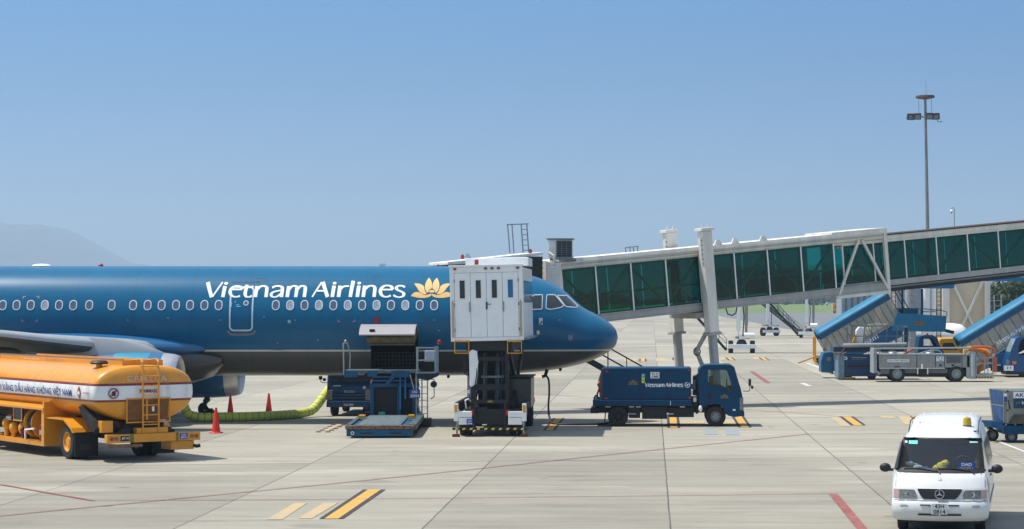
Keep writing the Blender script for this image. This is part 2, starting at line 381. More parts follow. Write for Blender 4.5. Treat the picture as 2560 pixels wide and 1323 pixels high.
# ---- hill in the haze, far left
hm = mat('forested_hill', (40, 66, 72), .95, 0, 0, .2, .002)
b = MB(); Yh = 9800.; prof = [(-2600, 700), (-1500, 640), (-700, 600), (-300, 582), (0, 565), (120, 566), (170, 574), (215, 600), (262, 630), (320, 655), (400, 672), (520, 690), (700, 700), (1000, 728), (1500, 745), (1900, 753)]
prof2 = []
for (xa, ya), (xb, yb) in zip(prof, prof[1:]):
    for k in range(8):
        t_ = k/8; prof2.append((xa+(xb-xa)*t_, ya+(yb-ya)*t_ + (random.random()-.5)*1.6))
rows = 14; n = len(prof2)
for j in range(rows+1):
    s_ = math.sin(math.pi/2*j/rows)
    for (px, py) in prof2:
        p = at(px, py, Yh); b.v.append(Vector((p.x, Yh-2600*(1-j/rows)+ (random.random()-.5)*110, max(-2, p.z)*s_ - 2*(j == 0) + (random.random()-.5)*22*(0 < j < rows))))
for j in range(rows):
    for i in range(n-1):
        a = j*n+i; b.f.append([a, a+1, a+n+1, a+n])
k = len(b.v)
for (px, py) in prof2: b.v.append(Vector((at(px, py, Yh).x, Yh+2600, -2)))
for i in range(n-1): b.f.append([rows*n+i, rows*n+i+1, k+i+1, k+i])
tag(b.build('hill', hm, ang=60), 'hazy forested hill on the far left horizon', 'hill', kind='structure')
# ---- haze
def haze():
    x = 9200; b = MB().bb(-x, x, -150, 13000, -3, 380)
    m = bpy.data.materials.new('haze'); m.use_nodes = True; t = m.node_tree; t.nodes.clear()
    o = t.nodes.new('ShaderNodeOutputMaterial'); v = t.nodes.new('ShaderNodeVolumePrincipled')
    v.inputs['Color'].default_value = (.66, .84, 1, 1); v.inputs['Density'].default_value = HAZE; v.inputs['Anisotropy'].default_value = .2
    t.links.new(v.outputs[0], o.inputs['Volume'])
    tag(b.build('haze', m, ang=0), 'thin pale haze filling the air over the apron', 'haze', kind='stuff')
HAZE = .00023
haze()
gb = MB(); gb.pris([(850, -.5), (880, .5), (960, 2.5), (1120, 3.0), (1230, -.5)], 'x', -900, 1500)
tag(gb.build('grass_bank', mat('bank_grass', (88, 112, 44), .95, 0, 0, .2, .08, dark=(112, 120, 66)), ang=60), 'low green grass bank beyond the taxiway', 'grass bank', kind='structure')
# ---- far vegetation
leafd = mat('dark_leaves', (52, 74, 36), .9, 0, 0, .3, .4)
leafl = mat('light_leaves', (92, 116, 58), .9, 0, 0, .3, .4)
def foliage(b, c, r, n, s):
    for _ in range(n):
        while True:
            d = Vector((random.uniform(-1,1), random.uniform(-1,1), random.uniform(-1,1)))
            if d.length < 1: break
        p = Vector(c) + Vector((d.x*r[0], d.y*r[1], d.z*r[2]))
        u = Vector((random.gauss(0,1), random.gauss(0,1), random.gauss(0,1))).normalized(); v = u.orthogonal().normalized()
        q = s*random.uniform(.6, 1.4)
        b.quad(p+u*q, p+v*q*.7, p-u*q, p-v*q*.7)
b = MB()
for i in range(240):
    x = random.uniform(-420, 480); y = random.uniform(1120, 1190)
    h = 2.5+random.uniform(3, 5.5) * (.6+.8*math.sin(x*.05)**2)
    foliage(b, (x, y, h*.55), (random.uniform(4, 8), 5, h*.55), 90, .95)
tag(b.build('distant_treeline', leafd, ang=0, fixn=False), 'dark green belt of trees beyond the grass field', 'trees', kind='stuff')
def tree(px, Y, h, m, label):
    x = (px-CX)*Y/FPX; t = thing('tree', label, 'tree', (x, Y, 0), 0, 'trees beyond the taxiway')
    tr = MB().tube([(0, 0, 0), (.1, 0, h*.3), (0, .1, h*.6)], [.28, .2, .1])
    for k in range(5):
        a = k*1.3; tr.tube([(0, 0, h*(.3+.05*k)), (math.cos(a)*h*.22, math.sin(a)*h*.22, h*(.5+.06*k))], [.1, .04], 6)
    tr.build('trunk', mat('bark', (88, 74, 60), .9), t)
    c = MB()
    for k in range(9):
        a = k*2.4; rr = h*.22*(k % 3)/2
        foliage(c, (math.cos(a)*rr*1.4, math.sin(a)*rr, h*(.45+.055*k)), (h*.2, h*.2, h*.13), 170, h*.028)
    c.build('crown', m, t, ang=0, fixn=False)
tree(2040, 1020, 8.5, leafd, 'round dark tree beyond the taxiway, left of the yellow box')
tree(1965, 1040, 7.5, leafl, 'pale green tree behind the middle airbridge leg')
tree(2180, 1010, 9.5, leafd, 'dark tree beside the fence at the far terminal')
tree(2500, 260, 7.2, leafd, 'dark tree behind the right passenger stairs')
tree(2548, 255, 7.8, leafd, 'tallest dark tree, cut by the right edge above the stairs')
# ================================================================ AIRLINER
PY = 83.3; PP = FPX/PY                       # fuselage centre line depth
NX = (1543.8-CX)/PP                          # nose tip
def zz(py): return H-(py-HY)/PP
def curve(tab):
    """table of (distance from the nose, value) smoothed in sqrt space"""
    T = [math.sqrt(max(0, a)) for a, _ in tab]; V = [b_ for _, b_ in tab]
    def f(s):
        t = math.sqrt(max(0, s))
        if t >= T[-1]: return V[-1]
        def lerp(t):
            t = min(max(t, T[0]), T[-1])
            for i in range(len(T)-1):
                if t <= T[i+1]: return V[i]+(V[i+1]-V[i])*(t-T[i])/(T[i+1]-T[i])
            return V[-1]
        h = min(.07, t); return (lerp(t-h)+2*lerp(t)+lerp(t+h))/4
    return f
topT = [((1543.8-x)/PP, zz(y)) for x, y in ((1543.8,843),(1543,834),(1541,828),(1537,821),(1522,806),(1499.5,790.5),(1472,777),(1454,767),(1440.6,754.5),(1423.6,737),(1404,721.5),(1384,709),(1361,699),(1327,689),(1290,677),(1250,669.5),(1200,666.5),(1100,665.5))]
botT = [((1543.8-x)/PP, zz(y)) for x, y in ((1543.8,844),(1543,852),(1541.5,858.6),(1534.7,868.8),(1520,881),(1504,890.5),(1481,901),(1447,911.5),(1402,921.5),(1368,927),(1300,933),(1230,937),(1150,938.7),(1100,939))]
hwT = [(0, .0), (.02, .2), (.1, .42), (.33, .76), (.6, .99), (1, 1.22), (1.5, 1.43), (2.2, 1.63), (3, 1.78), (4, 1.9), (5, 1.96), (6.2, 1.975), (7, 1.975)]
fT, fB, fW = curve(topT), curve(botT), curve(hwT)
ZC = (fT(9)+fB(9))/2
def sect(X):
    s = NX-X
    zt, zb, hw = fT(s), fB(s), fW(s)
    zc = zb+(zt-zb)*.5
    if s > 30:                                   # tail taper, outside the picture
        k = min(1, (s-30)/14.5); zb = zb + (zt-zb)*.72*k**1.4; hw *= 1-.8*k**1.3; zc = (zt+zb)/2
    return zt, zb, zc, hw
def fuse(X, z, off=0):
    """near-side skin point at X, z pushed out by off"""
    zt, zb, zc, hw = sect(X)
    u = (z-zc)/((zt-zc) if z > zc else (zc-zb)); u = max(-.999, min(.999, u))
    yy = hw*math.sqrt(1-u*u)
    n = Vector((0, -yy/hw**2, (z-zc)/(((zt-zb)/2)**2))).normalized()
    return Vector((X, PY-yy, z)) + n*off
plane = thing('airliner', 'blue passenger airliner with a grey belly parked nose right, gold lotus beside its name', 'airliner', (0, 0, 0))
# hold opening
def zpx(py, px, Y): return H-(py-HY)*Y/FPX
HX0, HX1 = (927-CX)*81.6/FPX, (1046-CX)*81.6/FPX
HA0, HA1 = 0, 0
NA = 96
angs = [2*math.pi*i/NA for i in range(NA)]       # angle measured from the top, near side positive
Xs = sorted(set([NX-(i/34)**2*7 for i in range(1, 35)] + [NX-7-i*1.1 for i in range(1, 35)] + [HX0, HX1]), reverse=True)
Xs = [x for x in Xs if x in (HX0, HX1) or min(abs(x-HX0), abs(x-HX1)) > .12]
def ring(X):
    zt, zb, zc, hw = sect(X); out = []
    for a in angs:
        z = zc+(zt-zc if math.cos(a) > 0 else zc-zb)*math.cos(a); out.append(Vector((X, PY-hw*math.sin(a), z)))
    return out
ia0 = min(range(NA//2), key=lambda i: abs(ring(HX0)[i].z-3.27)); ia1 = min(range(NA//2), key=lambda i: abs(ring(HX0)[i].z-2.02))
b = MB(); b.v.append(Vector((NX+.012, PY, zz(843.5))))
for X in Xs: b.v += ring(X)
for j in range(NA): b.f.append([0, 1+j, 1+(j+1) % NA])
for i in range(len(Xs)-1):
    for j in range(NA):
        if Xs[i] <= HX1+1e-6 and Xs[i+1] >= HX0-1e-6 and ia0 <= j < ia1: continue
        a = 1+i*NA+j; c_ = 1+i*NA+(j+1) % NA; b.f.append([a, a+NA, c_+NA, c_])
b.f.append([1+(len(Xs)-1)*NA+j for j in range(NA)])
def livery():
    m = bpy.data.materials.new('airliner_livery'); m.use_nodes = True; t = m.node_tree; p = t.nodes['Principled BSDF']; L = t.links.new
    tc = t.nodes.new('ShaderNodeTexCoord'); s = t.nodes.new('ShaderNodeSeparateXYZ'); L(tc.outputs['Object'], s.inputs[0])
    cr = t.nodes.new('ShaderNodeValToRGB'); cr.color_ramp.interpolation = 'CONSTANT'
    mr = t.nodes.new('ShaderNodeMapRange'); mr.inputs[1].default_value = 2; mr.inputs[2].default_value = 4; L(s.outputs[2], mr.inputs[0]); L(mr.outputs[0], cr.inputs[0])
    e = cr.color_ramp.elements; e[0].position = 0; e[0].color = (*lin((84, 80, 74)), 1); e[1].position = (2.672-2)/2; e[1].color = (*lin((215, 215, 210)), 1)
    x = e.new((2.738-2)/2); x.color = (*lin((0, 94, 131)), 1)
    # panel seams and faint streaks
    n = t.nodes.new('ShaderNodeTexNoise'); n.inputs['Scale'].default_value = 1.4; n.inputs['Detail'].default_value = 7
    mp = t.nodes.new('ShaderNodeMapping'); mp.inputs['Scale'].default_value = (1.5, 1, .35); L(tc.outputs['Object'], mp.inputs[0]); L(mp.outputs[0], n.inputs['Vector'])
    mm = t.nodes.new('ShaderNodeMath'); mm.operation = 'PINGPONG'; mm.inputs[1].default_value = 1.065; L(s.outputs[0], mm.inputs[0])
    lt = t.nodes.new('ShaderNodeMath'); lt.operation = 'LESS_THAN'; lt.inputs[1].default_value = .011; L(mm.outputs[0], lt.inputs[0])
    sm = lt.outputs[0]
    for zl_ in (5.32, 3.52, 3.02):
        q1 = t.nodes.new('ShaderNodeMath'); q1.operation = 'COMPARE'; q1.inputs[1].default_value = zl_; q1.inputs[2].default_value = .008; L(s.outputs[2], q1.inputs[0])
        q2 = t.nodes.new('ShaderNodeMath'); q2.operation = 'MAXIMUM'; L(sm, q2.inputs[0]); L(q1.outputs[0], q2.inputs[1]); sm = q2.outputs[0]
    ad = t.nodes.new('ShaderNodeMath'); ad.operation = 'MULTIPLY_ADD'; ad.inputs[1].default_value = .35; ad.inputs[2].default_value = .0; L(sm, ad.inputs[0])
    mx = t.nodes.new('ShaderNodeMix'); mx.data_type = 'RGBA'; L(ad.outputs[0], mx.inputs[0]); L(cr.outputs[0], mx.inputs[6]); mx.inputs[7].default_value = (.01, .03, .05, 1)
    nr = t.nodes.new('ShaderNodeMapRange'); nr.inputs[1].default_value = .3; nr.inputs[2].default_value = .75; nr.inputs[3].default_value = 0; nr.inputs[4].default_value = .22; L(n.outputs['Fac'], nr.inputs[0])
    m2 = t.nodes.new('ShaderNodeMix'); m2.data_type = 'RGBA'; L(nr.outputs[0], m2.inputs[0]); L(mx.outputs[2], m2.inputs[6]); m2.inputs[7].default_value = (*lin((0, 70, 100)), 1)
    L(m2.outputs[2], p.inputs['Base Color'])
    rr = t.nodes.new('ShaderNodeMapRange'); rr.inputs[3].default_value = .26; rr.inputs[4].default_value = .36; L(n.outputs['Fac'], rr.inputs[0]); L(rr.outputs[0], p.inputs['Roughness'])
    p.inputs['Coat Weight'].default_value = .5; p.inputs['Coat IOR'].default_value = 1.5; p.inputs['Coat Roughness'].default_value = .26; p.inputs['Specular IOR Level'].default_value = .1
    return m
LIV = livery()
b.build('fuselage', LIV, plane, 50)
# hold interior box with net and edge frame
b = MB(); z0, z1 = 1.9, 3.3; ya = fuse(HX0, 2.6).y+.05
zu = ring(HX0)[ia0].z; zl = ring(HX0)[ia1].z
b.quad((HX0, ya+.1, zl), (HX1, ya+.1, zl), (HX1, ya+2.6, zl), (HX0, ya+2.6, zl)); b.quad((HX0, ya+2.6, zl), (HX1, ya+2.6, zl), (HX1, ya+2.6, zu), (HX0, ya+2.6, zu))
b.quad((HX0, ya+.1, zu), (HX1, ya+.1, zu), (HX1, ya+2.6, zu), (HX0, ya+2.6, zu))
for x in (HX0-.002, HX1+.002): b.quad((x, ya-.05, zl), (x, ya+2.6, zl), (x, ya+2.6, zu), (x, ya-.05, zu))
b.build('hold', hole, plane, 0, fixn=False)
b = MB()
for k in range(14): b.beam((HX0+.08+k*.13, ya+.5, zl+.02), (HX0+.08+k*.13, ya+.5, zl+.62), .02)
for k in range(5): b.beam((HX0+.02, ya+.5, zl+.06+k*.14), (HX1-.02, ya+.5, zl+.06+k*.14), .02)
b.build('cargo_net', mat('net_webbing', (92, 90, 84), .8), plane, 0)
# open cargo door, swung up and out
cd_top = fuse(HX0, zu).y
d = MB(); zu0 = zu; zu = zu-.20; pr = [(cd_top-.03, zu+.22), (cd_top-.3, zu+.44), (cd_top-.62, zu+.50), (cd_top-.95, zu+.38), (cd_top-1.2, zu+.14)]
pr2 = [(y+.02, z+.12) for y, z in pr]
xa, xb = HX0-.28, HX1+.0
xs = [xa, xa+.06, xa+.25, xb-.3, xb-.08, xb]
def doorbuild(P, m, nm, ins=0, dz=0):
    q = MB(); n = len(P)
    poly = [(P[k][0], P[k][1]+dz) for k in range(n)] + [(P[k][0]+.0, P[k][1]+dz+.07) for k in reversed(range(n))]
    q.pris(poly, 'x', xa+.28+ins, xb-ins); return q.build(nm, m, plane, 30, bev=.02)
MB().pris([(cd_top-1.12, zu+.15), (cd_top-.9, zu-.06), (cd_top-.3, zu+.05), (cd_top-.05, zu+.12), (cd_top-.3, zu+.41), (cd_top-.6, zu+.47), (cd_top-.93, zu+.35)], 'x', xa+.3, xb-.03).build('door_lining', mat('door_lining', (124, 106, 76), .7, 0, 0, .3, 6), plane, 0)
MB().bb(xa+.32, xb-.05, cd_top-.95, cd_top-.88, zu-.14, zu-.07).build('lining_edge', mat('lining_edge', (86, 78, 62), .7), plane, 0)
q = MB(); poly = [(y, z+.075) for y, z in pr] + [(y, z+.13) for y, z in reversed(pr)]
q.pris(poly, 'x', xa+.02, xb+.03); cdoor = q.build('cargo_door', mat('cargo_door_skin', (150, 147, 149), .4, 0, .1, .06, 3), plane, 30, bev=.02)
b = MB()
for x in (HX0+.45, HX0+1.2): b.beam((x, cd_top-.1, zu-.02), (x, cd_top-1.0, zu+.0), .06, .1)
b.beam((HX1-.08, cd_top-.7, zu+.2), (HX1-.08, cd_top+.15, zl+.6), .05)
b.build('hinge_arm', mat('hinge_metal', (92, 86, 74), .5, .4), plane, 0)
b = MB(); y_, z_ = fuse(HX0, 4.02).y-.03, 0
b.bb((935-CX)*81/FPX, (944-CX)*81/FPX, y_-.12, y_-.06, zu+.42, zu+.86); b.bb((934-CX)*81/FPX, (945-CX)*81/FPX, y_-.13, y_-.05, zu+.78, zu+.9)
b.build('warning_streamer', red, plane, 0)
b = MB().bb(HX0+.12, HX0+.3, cd_top-1.12, cd_top-.8, zu+.36, zu+.46); b.build('door_stencil', ktxt, plane, 0)
zu = zu0
# ---- cabin windows
def ringgeom(w_, h_, r, th):
    o_ = rrect(w_, h_, r); i_ = rrect(w_-2*th, h_-2*th, r-th); return o_, i_
def fwin(px):
    X = (px-CX)*81.4/FPX; o_, i_ = ringgeom(.285, .375, .135, .034); b = MB(); n = len(o_)
    for (u, v) in o_: b.v.append(fuse(X+u, 4.40+v, .012))
    for (u, v) in i_: b.v.append(fuse(X+u, 4.40+v, .012))
    for (u, v) in i_: b.v.append(fuse(X+u, 4.40+v, .004))
    for i in range(n):
        j = (i+1) % n; b.f.append([i, j, j+n, i+n]); b.f.append([i+n, j+n, j+2*n, i+2*n])
    return b, X, i_
wpx = [-250+36*i for i in range(6)] + [-29, 6.7, 41.3, 76.7, 112, 147.5, 183, 223, 279, 332.7, 369, 404, 440, 475, 511, 546.6] + [689.3+36*i for i in range(12)]
wpane = mat('cabin_window_pane', (92, 108, 128), .1, 0, 0, .22, 9, dark=(70, 84, 104))
wpane2 = mat('cabin_window_pane_shade_down', (176, 186, 192), .15, 0, 0, .3, 9, dark=(120, 132, 144))
frame0 = None
for k, px in enumerate(wpx):
    lite = k in (10, 23, 25, 27, 29, 31)
    if frame0 is None:
        b, X0, inn = fwin(px); frame0 = b.build('window', mat('window_frame_white', (214, 226, 232), .35), plane, 0)
        p = MB(); p.v = [fuse(X0+u*1.02, 4.40+v*1.02, .005) for u, v in inn]; p.f = [list(range(len(inn)))]
        pane0 = p.build('pane', wpane, frame0, 0)
        o = frame0; pm2 = pane0.data.copy(); pm2.materials[0] = wpane2
    else:
        o = frame0.copy(); COL.objects.link(o); o.parent = plane; o.location.x = (px-CX)*81.4/FPX-X0
        c_ = pane0.copy(); COL.objects.link(c_); c_.parent = o
        if lite: c_.data = pm2
def wrap(vs, fs, name, m, off=.008, px=True, Yr=81.5, cut=.12, par=None):
    """lay a flat drawing (photo px or metres) on the fuselage skin"""
    bmm = bmesh.new(); V = []
    for x, y in vs:
        if px: X = (x-CX)*Yr/FPX; z = H-(y-HY)*Yr/FPX
        else: X, z = x, y
        V.append(bmm.verts.new((X, 0, z)))
    for f in fs:
        try: bmm.faces.new([V[i] for i in f])
        except ValueError: pass
    zs = [v.co.z for v in bmm.verts]; z = math.floor(min(zs)/cut)*cut
    while z < max(zs):
        z += cut; bmesh.ops.bisect_plane(bmm, geom=bmm.verts[:]+bmm.edges[:]+bmm.faces[:], plane_co=(0, 0, z), plane_no=(0, 0, 1))
    xs_ = [v.co.x for v in bmm.verts]
    if max(xs_) > -9:
        x = math.floor(min(xs_)/.15)*.15
        while x < max(xs_):
            x += .15; bmesh.ops.bisect_plane(bmm, geom=bmm.verts[:]+bmm.edges[:]+bmm.faces[:], plane_co=(x, 0, 0), plane_no=(1, 0, 0))
    for v in bmm.verts: v.co = fuse(v.co.x, v.co.z, off)
    me = bpy.data.meshes.new(name); bmm.to_mesh(me); bmm.free(); me.materials.append(m)
    o = bpy.data.objects.new(name, me); COL.objects.link(o); o.parent = par or plane; return o
# ---- lettering: broad-nib strokes
A_ = lambda pts: [(500+x/8.268, 690+y/8.268) for x, y in pts]
B_ = lambda pts: [(760+x/6.919, 690+y/6.919) for x, y in pts]
def ell(c, rx, ry, n=14): return [(c[0]+rx*math.cos(2*math.pi*i/n), c[1]+ry*math.sin(2*math.pi*i/n)) for i in range(n)]
NAME = []   # (points, k, smooth)
def dense(P, st=4):
    q = [P[0]]
    for a, b_ in zip(P, P[1:]):
        m_ = max(1, int(math.hypot(b_[0]-a[0], b_[1]-a[1])/st))
        q += [(a[0]+(b_[0]-a[0])*i/m_, a[1]+(b_[1]-a[1])*i/m_) for i in range(1, m_+1)]
    return q
def S(T_, pts, k=1, sm=0): NAME.append((smooth2d(T_(pts), 2) if sm else dense(T_(pts)), k))
S(A_, [(150,133),(268,445)], 1.05); S(A_, [(455,133),(283,435)], .5)
S(A_, [(518,215),(498,442)]); S(A_, [(1000,185),(955,230)], .0)
S(A_, [(650,283),(880,283)], 1.0); S(A_, [(872,283),(865,235),(790,212),(720,215),(655,260),(632,330),(660,400),(735,440),(810,432),(850,415)], .95, 1)
S(A_, [(975,190),(955,300),(950,390),(985,438),(1050,440),(1095,412)], .95, 1); S(A_, [(905,232),(1110,226)], 1.0)
S(A_, [(1180,215),(1168,442)]); S(A_, [(1190,285),(1240,222),(1320,205),(1385,235),(1392,300),(1386,442)], .95, 1)
S(A_, [(1497,245),(1560,212),(1650,210),(1710,240),(1712,320),(1705,442)], .95, 1); S(A_, [(1700,300),(1580,318),(1500,350),(1485,410),(1545,445),(1620,428),(1690,372)], .85, 1)
S(A_, [(1838,215),(1824,442)]); S(A_, [(1845,285),(1890,222),(1960,205),(2008,235),(2010,300),(1998,442)], .95, 1); S(A_, [(2015,285),(2065,222),(2130,205),(2180,235),(2186,300),(2176,442)], .95, 1)
S(B_, [(300,112),(158,368)], .5); S(B_, [(318,108),(425,368)], 1.05); S(B_, [(235,262),(385,262)], 1.0)
S(B_, [(520,172),(505,368)]); S(B_, [(625,172),(613,368)]); S(B_, [(632,235),(665,195),(715,178),(780,180)], .9, 1)
S(B_, [(842,88),(815,368)]); S(B_, [(950,172),(936,368)])
S(B_, [(1052,172),(1038,368)]); S(B_, [(1060,235),(1110,183),(1175,168),(1228,195),(1232,250),(1226,368)], .95, 1)
S(B_, [(1330,240),(1540,240)]); S(B_, [(1532,240),(1520,190),(1460,168),(1390,172),(1335,220),(1325,280),(1355,340),(1420,370),(1480,358),(1512,340)], .95, 1)
S(B_, [(1748,198),(1700,172),(1630,172),(1590,210),(1620,245),(1690,272),(1742,305),(1728,355),(1660,374),(1600,360),(1558,335)], .9, 1)
DOTS = [(A_([(530,158)])[0], 5.0, 3.5), (B_([(524,130)])[0], 4.7, 3.4), (B_([(950,128)])[0], 4.7, 3.4)]
def name_geometry(kw=1.0):
    V = []; F = []
    for i, (pts, k) in enumerate(NAME):
        if k == 0: continue
        v, f = stripe(pts, 4.55*kw, 1.95*kw**1.6, k); o = len(V); V += [(x, y, i) for x, y in v]; F += [[q+o for q in g_] for g_ in f]
    for i, (c, rx, ry) in enumerate(DOTS):
        e = ell(c, rx, ry); o = len(V); V += [(x, y, 60+i) for x, y in e]; F.append([o+j for j in range(len(e))])
    return V, F
NV, NF = name_geometry(); BV = name_geometry(1.35)
def airline_name(fn, m, par, name='airline_lettering', G=None):
    V_, F_ = G or (NV, NF); b = MB(); b.v = [fn(x, y, k) for x, y, k in V_]; b.f = [list(f) for f in F_]; return b.build(name, m, par, 0, fixn=False)
airline_name(lambda x, y, k: fuse((x-CX)*81.75/FPX, H-(y-HY)*81.75/FPX, .010+.0006*(k % 9)), wtxt, plane)
# ---- lotus emblem
B1 = lambda pts: B_(pts)
cxl = B_([(2205, 0)])[0][0]
petals = [[(2135,30),(2172,70),(2198,130),(2203,212),(2178,232),(2150,250),(2150,285),(2128,298),(2088,240),(2077,170),(2095,100),(2122,50)],
    [(1890,135),(1960,130),(2035,155),(2066,188),(2076,240),(2102,290),(2125,318),(2060,322),(1992,280),(1950,210)],
    [(1845,350),(1890,292),(1950,275),(2010,298),(2060,326),(2110,335),(2203,305),(2203,345),(2130,380),(2010,385),(1930,370)]]
LOT = []
for p in petals:
    P = B_(p); LOT.append(P); LOT.append([(2*cxl-x, y) for x, y in P][::-1])
LOT.append(ell(B_([(2205, 268)])[0], 7.2, 3.6, 16))
lv = []; lf = []
for P in LOT:
    Q = smooth2d(P+[P[0]], 1)[:-1]; o = len(lv); lv += Q; lf.append([o+i for i in range(len(Q))])
wrap(lv, lf, 'lotus_emblem', gold, .010)
# ---- doors, marks
def ringpath(cx, cy, w_, h_, r, th):
    o_ = rrect(w_, h_, r, 6); i_ = rrect(w_-2*th, h_-2*th, r-th, 6); n = len(o_)
    v = [(cx+a, cy-b_) for a, b_ in o_] + [(cx+a, cy-b_) for a, b_ in i_]
    return v, [[i, (i+1) % n, (i+1) % n+n, i+n] for i in range(n)]
v, f = ringpath(604.7, 772.5, 60, 111, 12, 4)
door = wrap(v, f, 'door', mat('door_outline', (196, 214, 222), .4), .013)
v, f = ringpath(616, 758, 13, 13, 6.4, 2.2); dw = wrap(v, f, 'door_window', MATS['window_frame_white'], .016, par=door)
wrap(ell((616, 758), 4.4, 4.4), [list(range(14))], 'pane', wpane, .012, par=dw)
v = []; f = []
def rect(x0, y0, x1, y1):
    o = len(v); v.extend([(x0, y0), (x1, y0), (x1, y1), (x0, y1)]); f.append([o, o+1, o+2, o+3])
rect(579, 756, 581, 768); rect(592, 761, 599, 763); rect(592, 765, 603, 767.5); rect(588, 752, 590, 757)
wrap(v, f, 'door_placard', mat('pale_blue_placard', (110, 190, 225), .4), .011, par=door)
v, f = stripe(smooth2d([(571, 827), (577, 836), (590, 836.5), (620, 836.5), (634, 836), (640, 826)], 2), 2.6, 2.6)
wrap(v, f, 'scuff_plate', mat('scuff_plate', (128, 122, 122), .5, .3), .009)
v, f = ringpath(1262, 772, 54, 116, 10, 3); wrap(v, f, 'door', MATS['door_outline'], .01, Yr=81.6)
v = []; f = []
for x, y, sx, sy in ((57, 741, 1, 1), (98, 741, -1, 1), (57, 804, 1, -1), (98, 804, -1, -1), (846, 805, 1, -1), (890, 805, -1, -1)):
    rect(x, y-sy*0, x+7*sx, y+2*sy); rect(x, y+2*sy, x+2*sx, y+6*sy)
wrap(v, f, 'jacking_mark', mat('pink_mark', (190, 130, 165), .5), .009)
wrap(ell((725, 804), 4.2, 4.4), [list(range(14))], 'static_port', mat('static_port', (170, 190, 205), .3, .5), .01)
v = []; f = []; rect(1349, 795, 1358, 812); rect(1421, 837, 1432, 850)
wrap(v[:4], [[0, 1, 2, 3]], 'probe_plate', mat('probe_plate', (205, 205, 200), .3, .4), .012, Yr=82)
wrap(v[4:], [[0, 1, 2, 3]], 'sensor_patch', mat('sensor_patch', (128, 136, 158), .5), .012, Yr=82)
wrap(ell((1347, 831), 4, 6), [list(range(14))], 'latch_plate', MATS['probe_plate'], .012, Yr=82)
v, f = stripe([(1351, 812), (1357, 803)], 1.3, 1.3); wrap(v, f, 'probe', ktxt, .02, Yr=82)
v, f = stripe([(574+x*8, 705.3) for x in range(10)], .5, .5); wrap(v, f, 'rain_gutter', ktxt, .01)
for cx_, cy_, w_, h_ in ((700, 868, 26, 14), (470, 858, 20, 12), (1075, 842, 22, 16), (1388, 850, 16, 12), (820, 862, 12, 9), (655, 700, 30, 8), (940, 692, 20, 8), (1440, 820, 14, 18)):
    v, f = ringpath(cx_, cy_, w_, h_, 3, .55); wrap(v, f, 'access_hatch', mat('hatch_line', (0, 44, 72), .5), .006, Yr=82)
for cx_, cy_ in ((700, 857), (745, 800), (668, 792), (560, 800), (430, 795), (1090, 800), (1102, 826), (800, 850), (330, 800), (1400, 800)):
    wrap([(cx_-2.2, cy_-.9), (cx_+2.2, cy_-.9), (cx_+2.2, cy_+.9), (cx_-2.2, cy_+.9)], [[0, 1, 2, 3]], 'stencil', mat('stencil_grey', (150, 170, 184), .5), .007, Yr=82)
# ---- cockpit windows
cwm = mat('cockpit_glass', (46, 60, 64), .06, 0, 0, .1, 5); cws = mat('cockpit_window_frame', (205, 214, 216), .35, .3)
def cockpit(pts, Yr):
    fr = []
    for i in range(len(pts)):
        a, b_, c_ = pts[i-1], pts[i], pts[(i+1) % len(pts)]
        fr += [(b_[0]*.9+a[0]*.1, b_[1]*.9+a[1]*.1), (b_[0], b_[1]) if 0 else (b_[0]*.96+(a[0]+c_[0])*.02, b_[1]*.96+(a[1]+c_[1])*.02), (b_[0]*.9+c_[0]*.1, b_[1]*.9+c_[1]*.1)]
    fr.append(fr[0])
    v, f = stripe(fr+[fr[1]], 1.15, 1.15); w_ = wrap(v, f, 'cockpit_window', cws, .014, Yr=Yr)
    cx = sum(p[0] for p in pts)/len(pts); cy = sum(p[1] for p in pts)/len(pts)
    bmv = []; bf = []; n = len(fr)-1; bmv = [(cx, cy)]+fr[:n]; bf = [[0, 1+i, 1+(i+1) % n] for i in range(n)]
    wrap(bmv, bf, 'pane', cwm, .008, Yr=Yr, par=w_)
cockpit([(1329, 746), (1336, 738), (1357, 737.5), (1357, 773), (1329, 774)], 82.2)
cockpit([(1368, 737.5), (1388, 737.5), (1411, 764), (1404, 769), (1378, 774), (1367, 771)], 82.4)
cockpit([(1395, 739), (1419, 740), (1446, 766.5), (1441, 769), (1417, 767)], 83.0)
# ---- roof bits
def roof(px, w_, h_, m, name, lens=.12):
    X = (px-CX)*PY/FPX; zt = sect(X)[0]; b = MB(); b.sph((X, PY, zt+.005), (w_/2, lens, h_), 16, 8); b.build(name, m, plane, 60)
roof(104, .74, .085, white, 'antenna_fairing', .3); roof(252, .2, .1, lampred, 'beacon', .12)
b = MB(); X = (955-CX)*PY/FPX; zt = sect(X)[0]; b.pris([(X-.14, zt-.03), (X+.1, zt-.03), (X+.14, zt+.09), (X-.06, zt+.09)], 'y', PY-.04, PY+.04); b.build('blade_antenna', white, plane, 0)
roof(1095, .12, .07, lampred, 'roof_lamp', .1)
b = MB()
for px in (1122, 1402): X = (px-CX)*PY/FPX; zb = sect(X)[1]; b.pris([(X-.08, zb+.05), (X+.06, zb+.05), (X+.02, zb-.1), (X-.06, zb-.1)], 'y', PY-.02, PY+.02)
b.build('belly_antenna', dark, plane, 0)
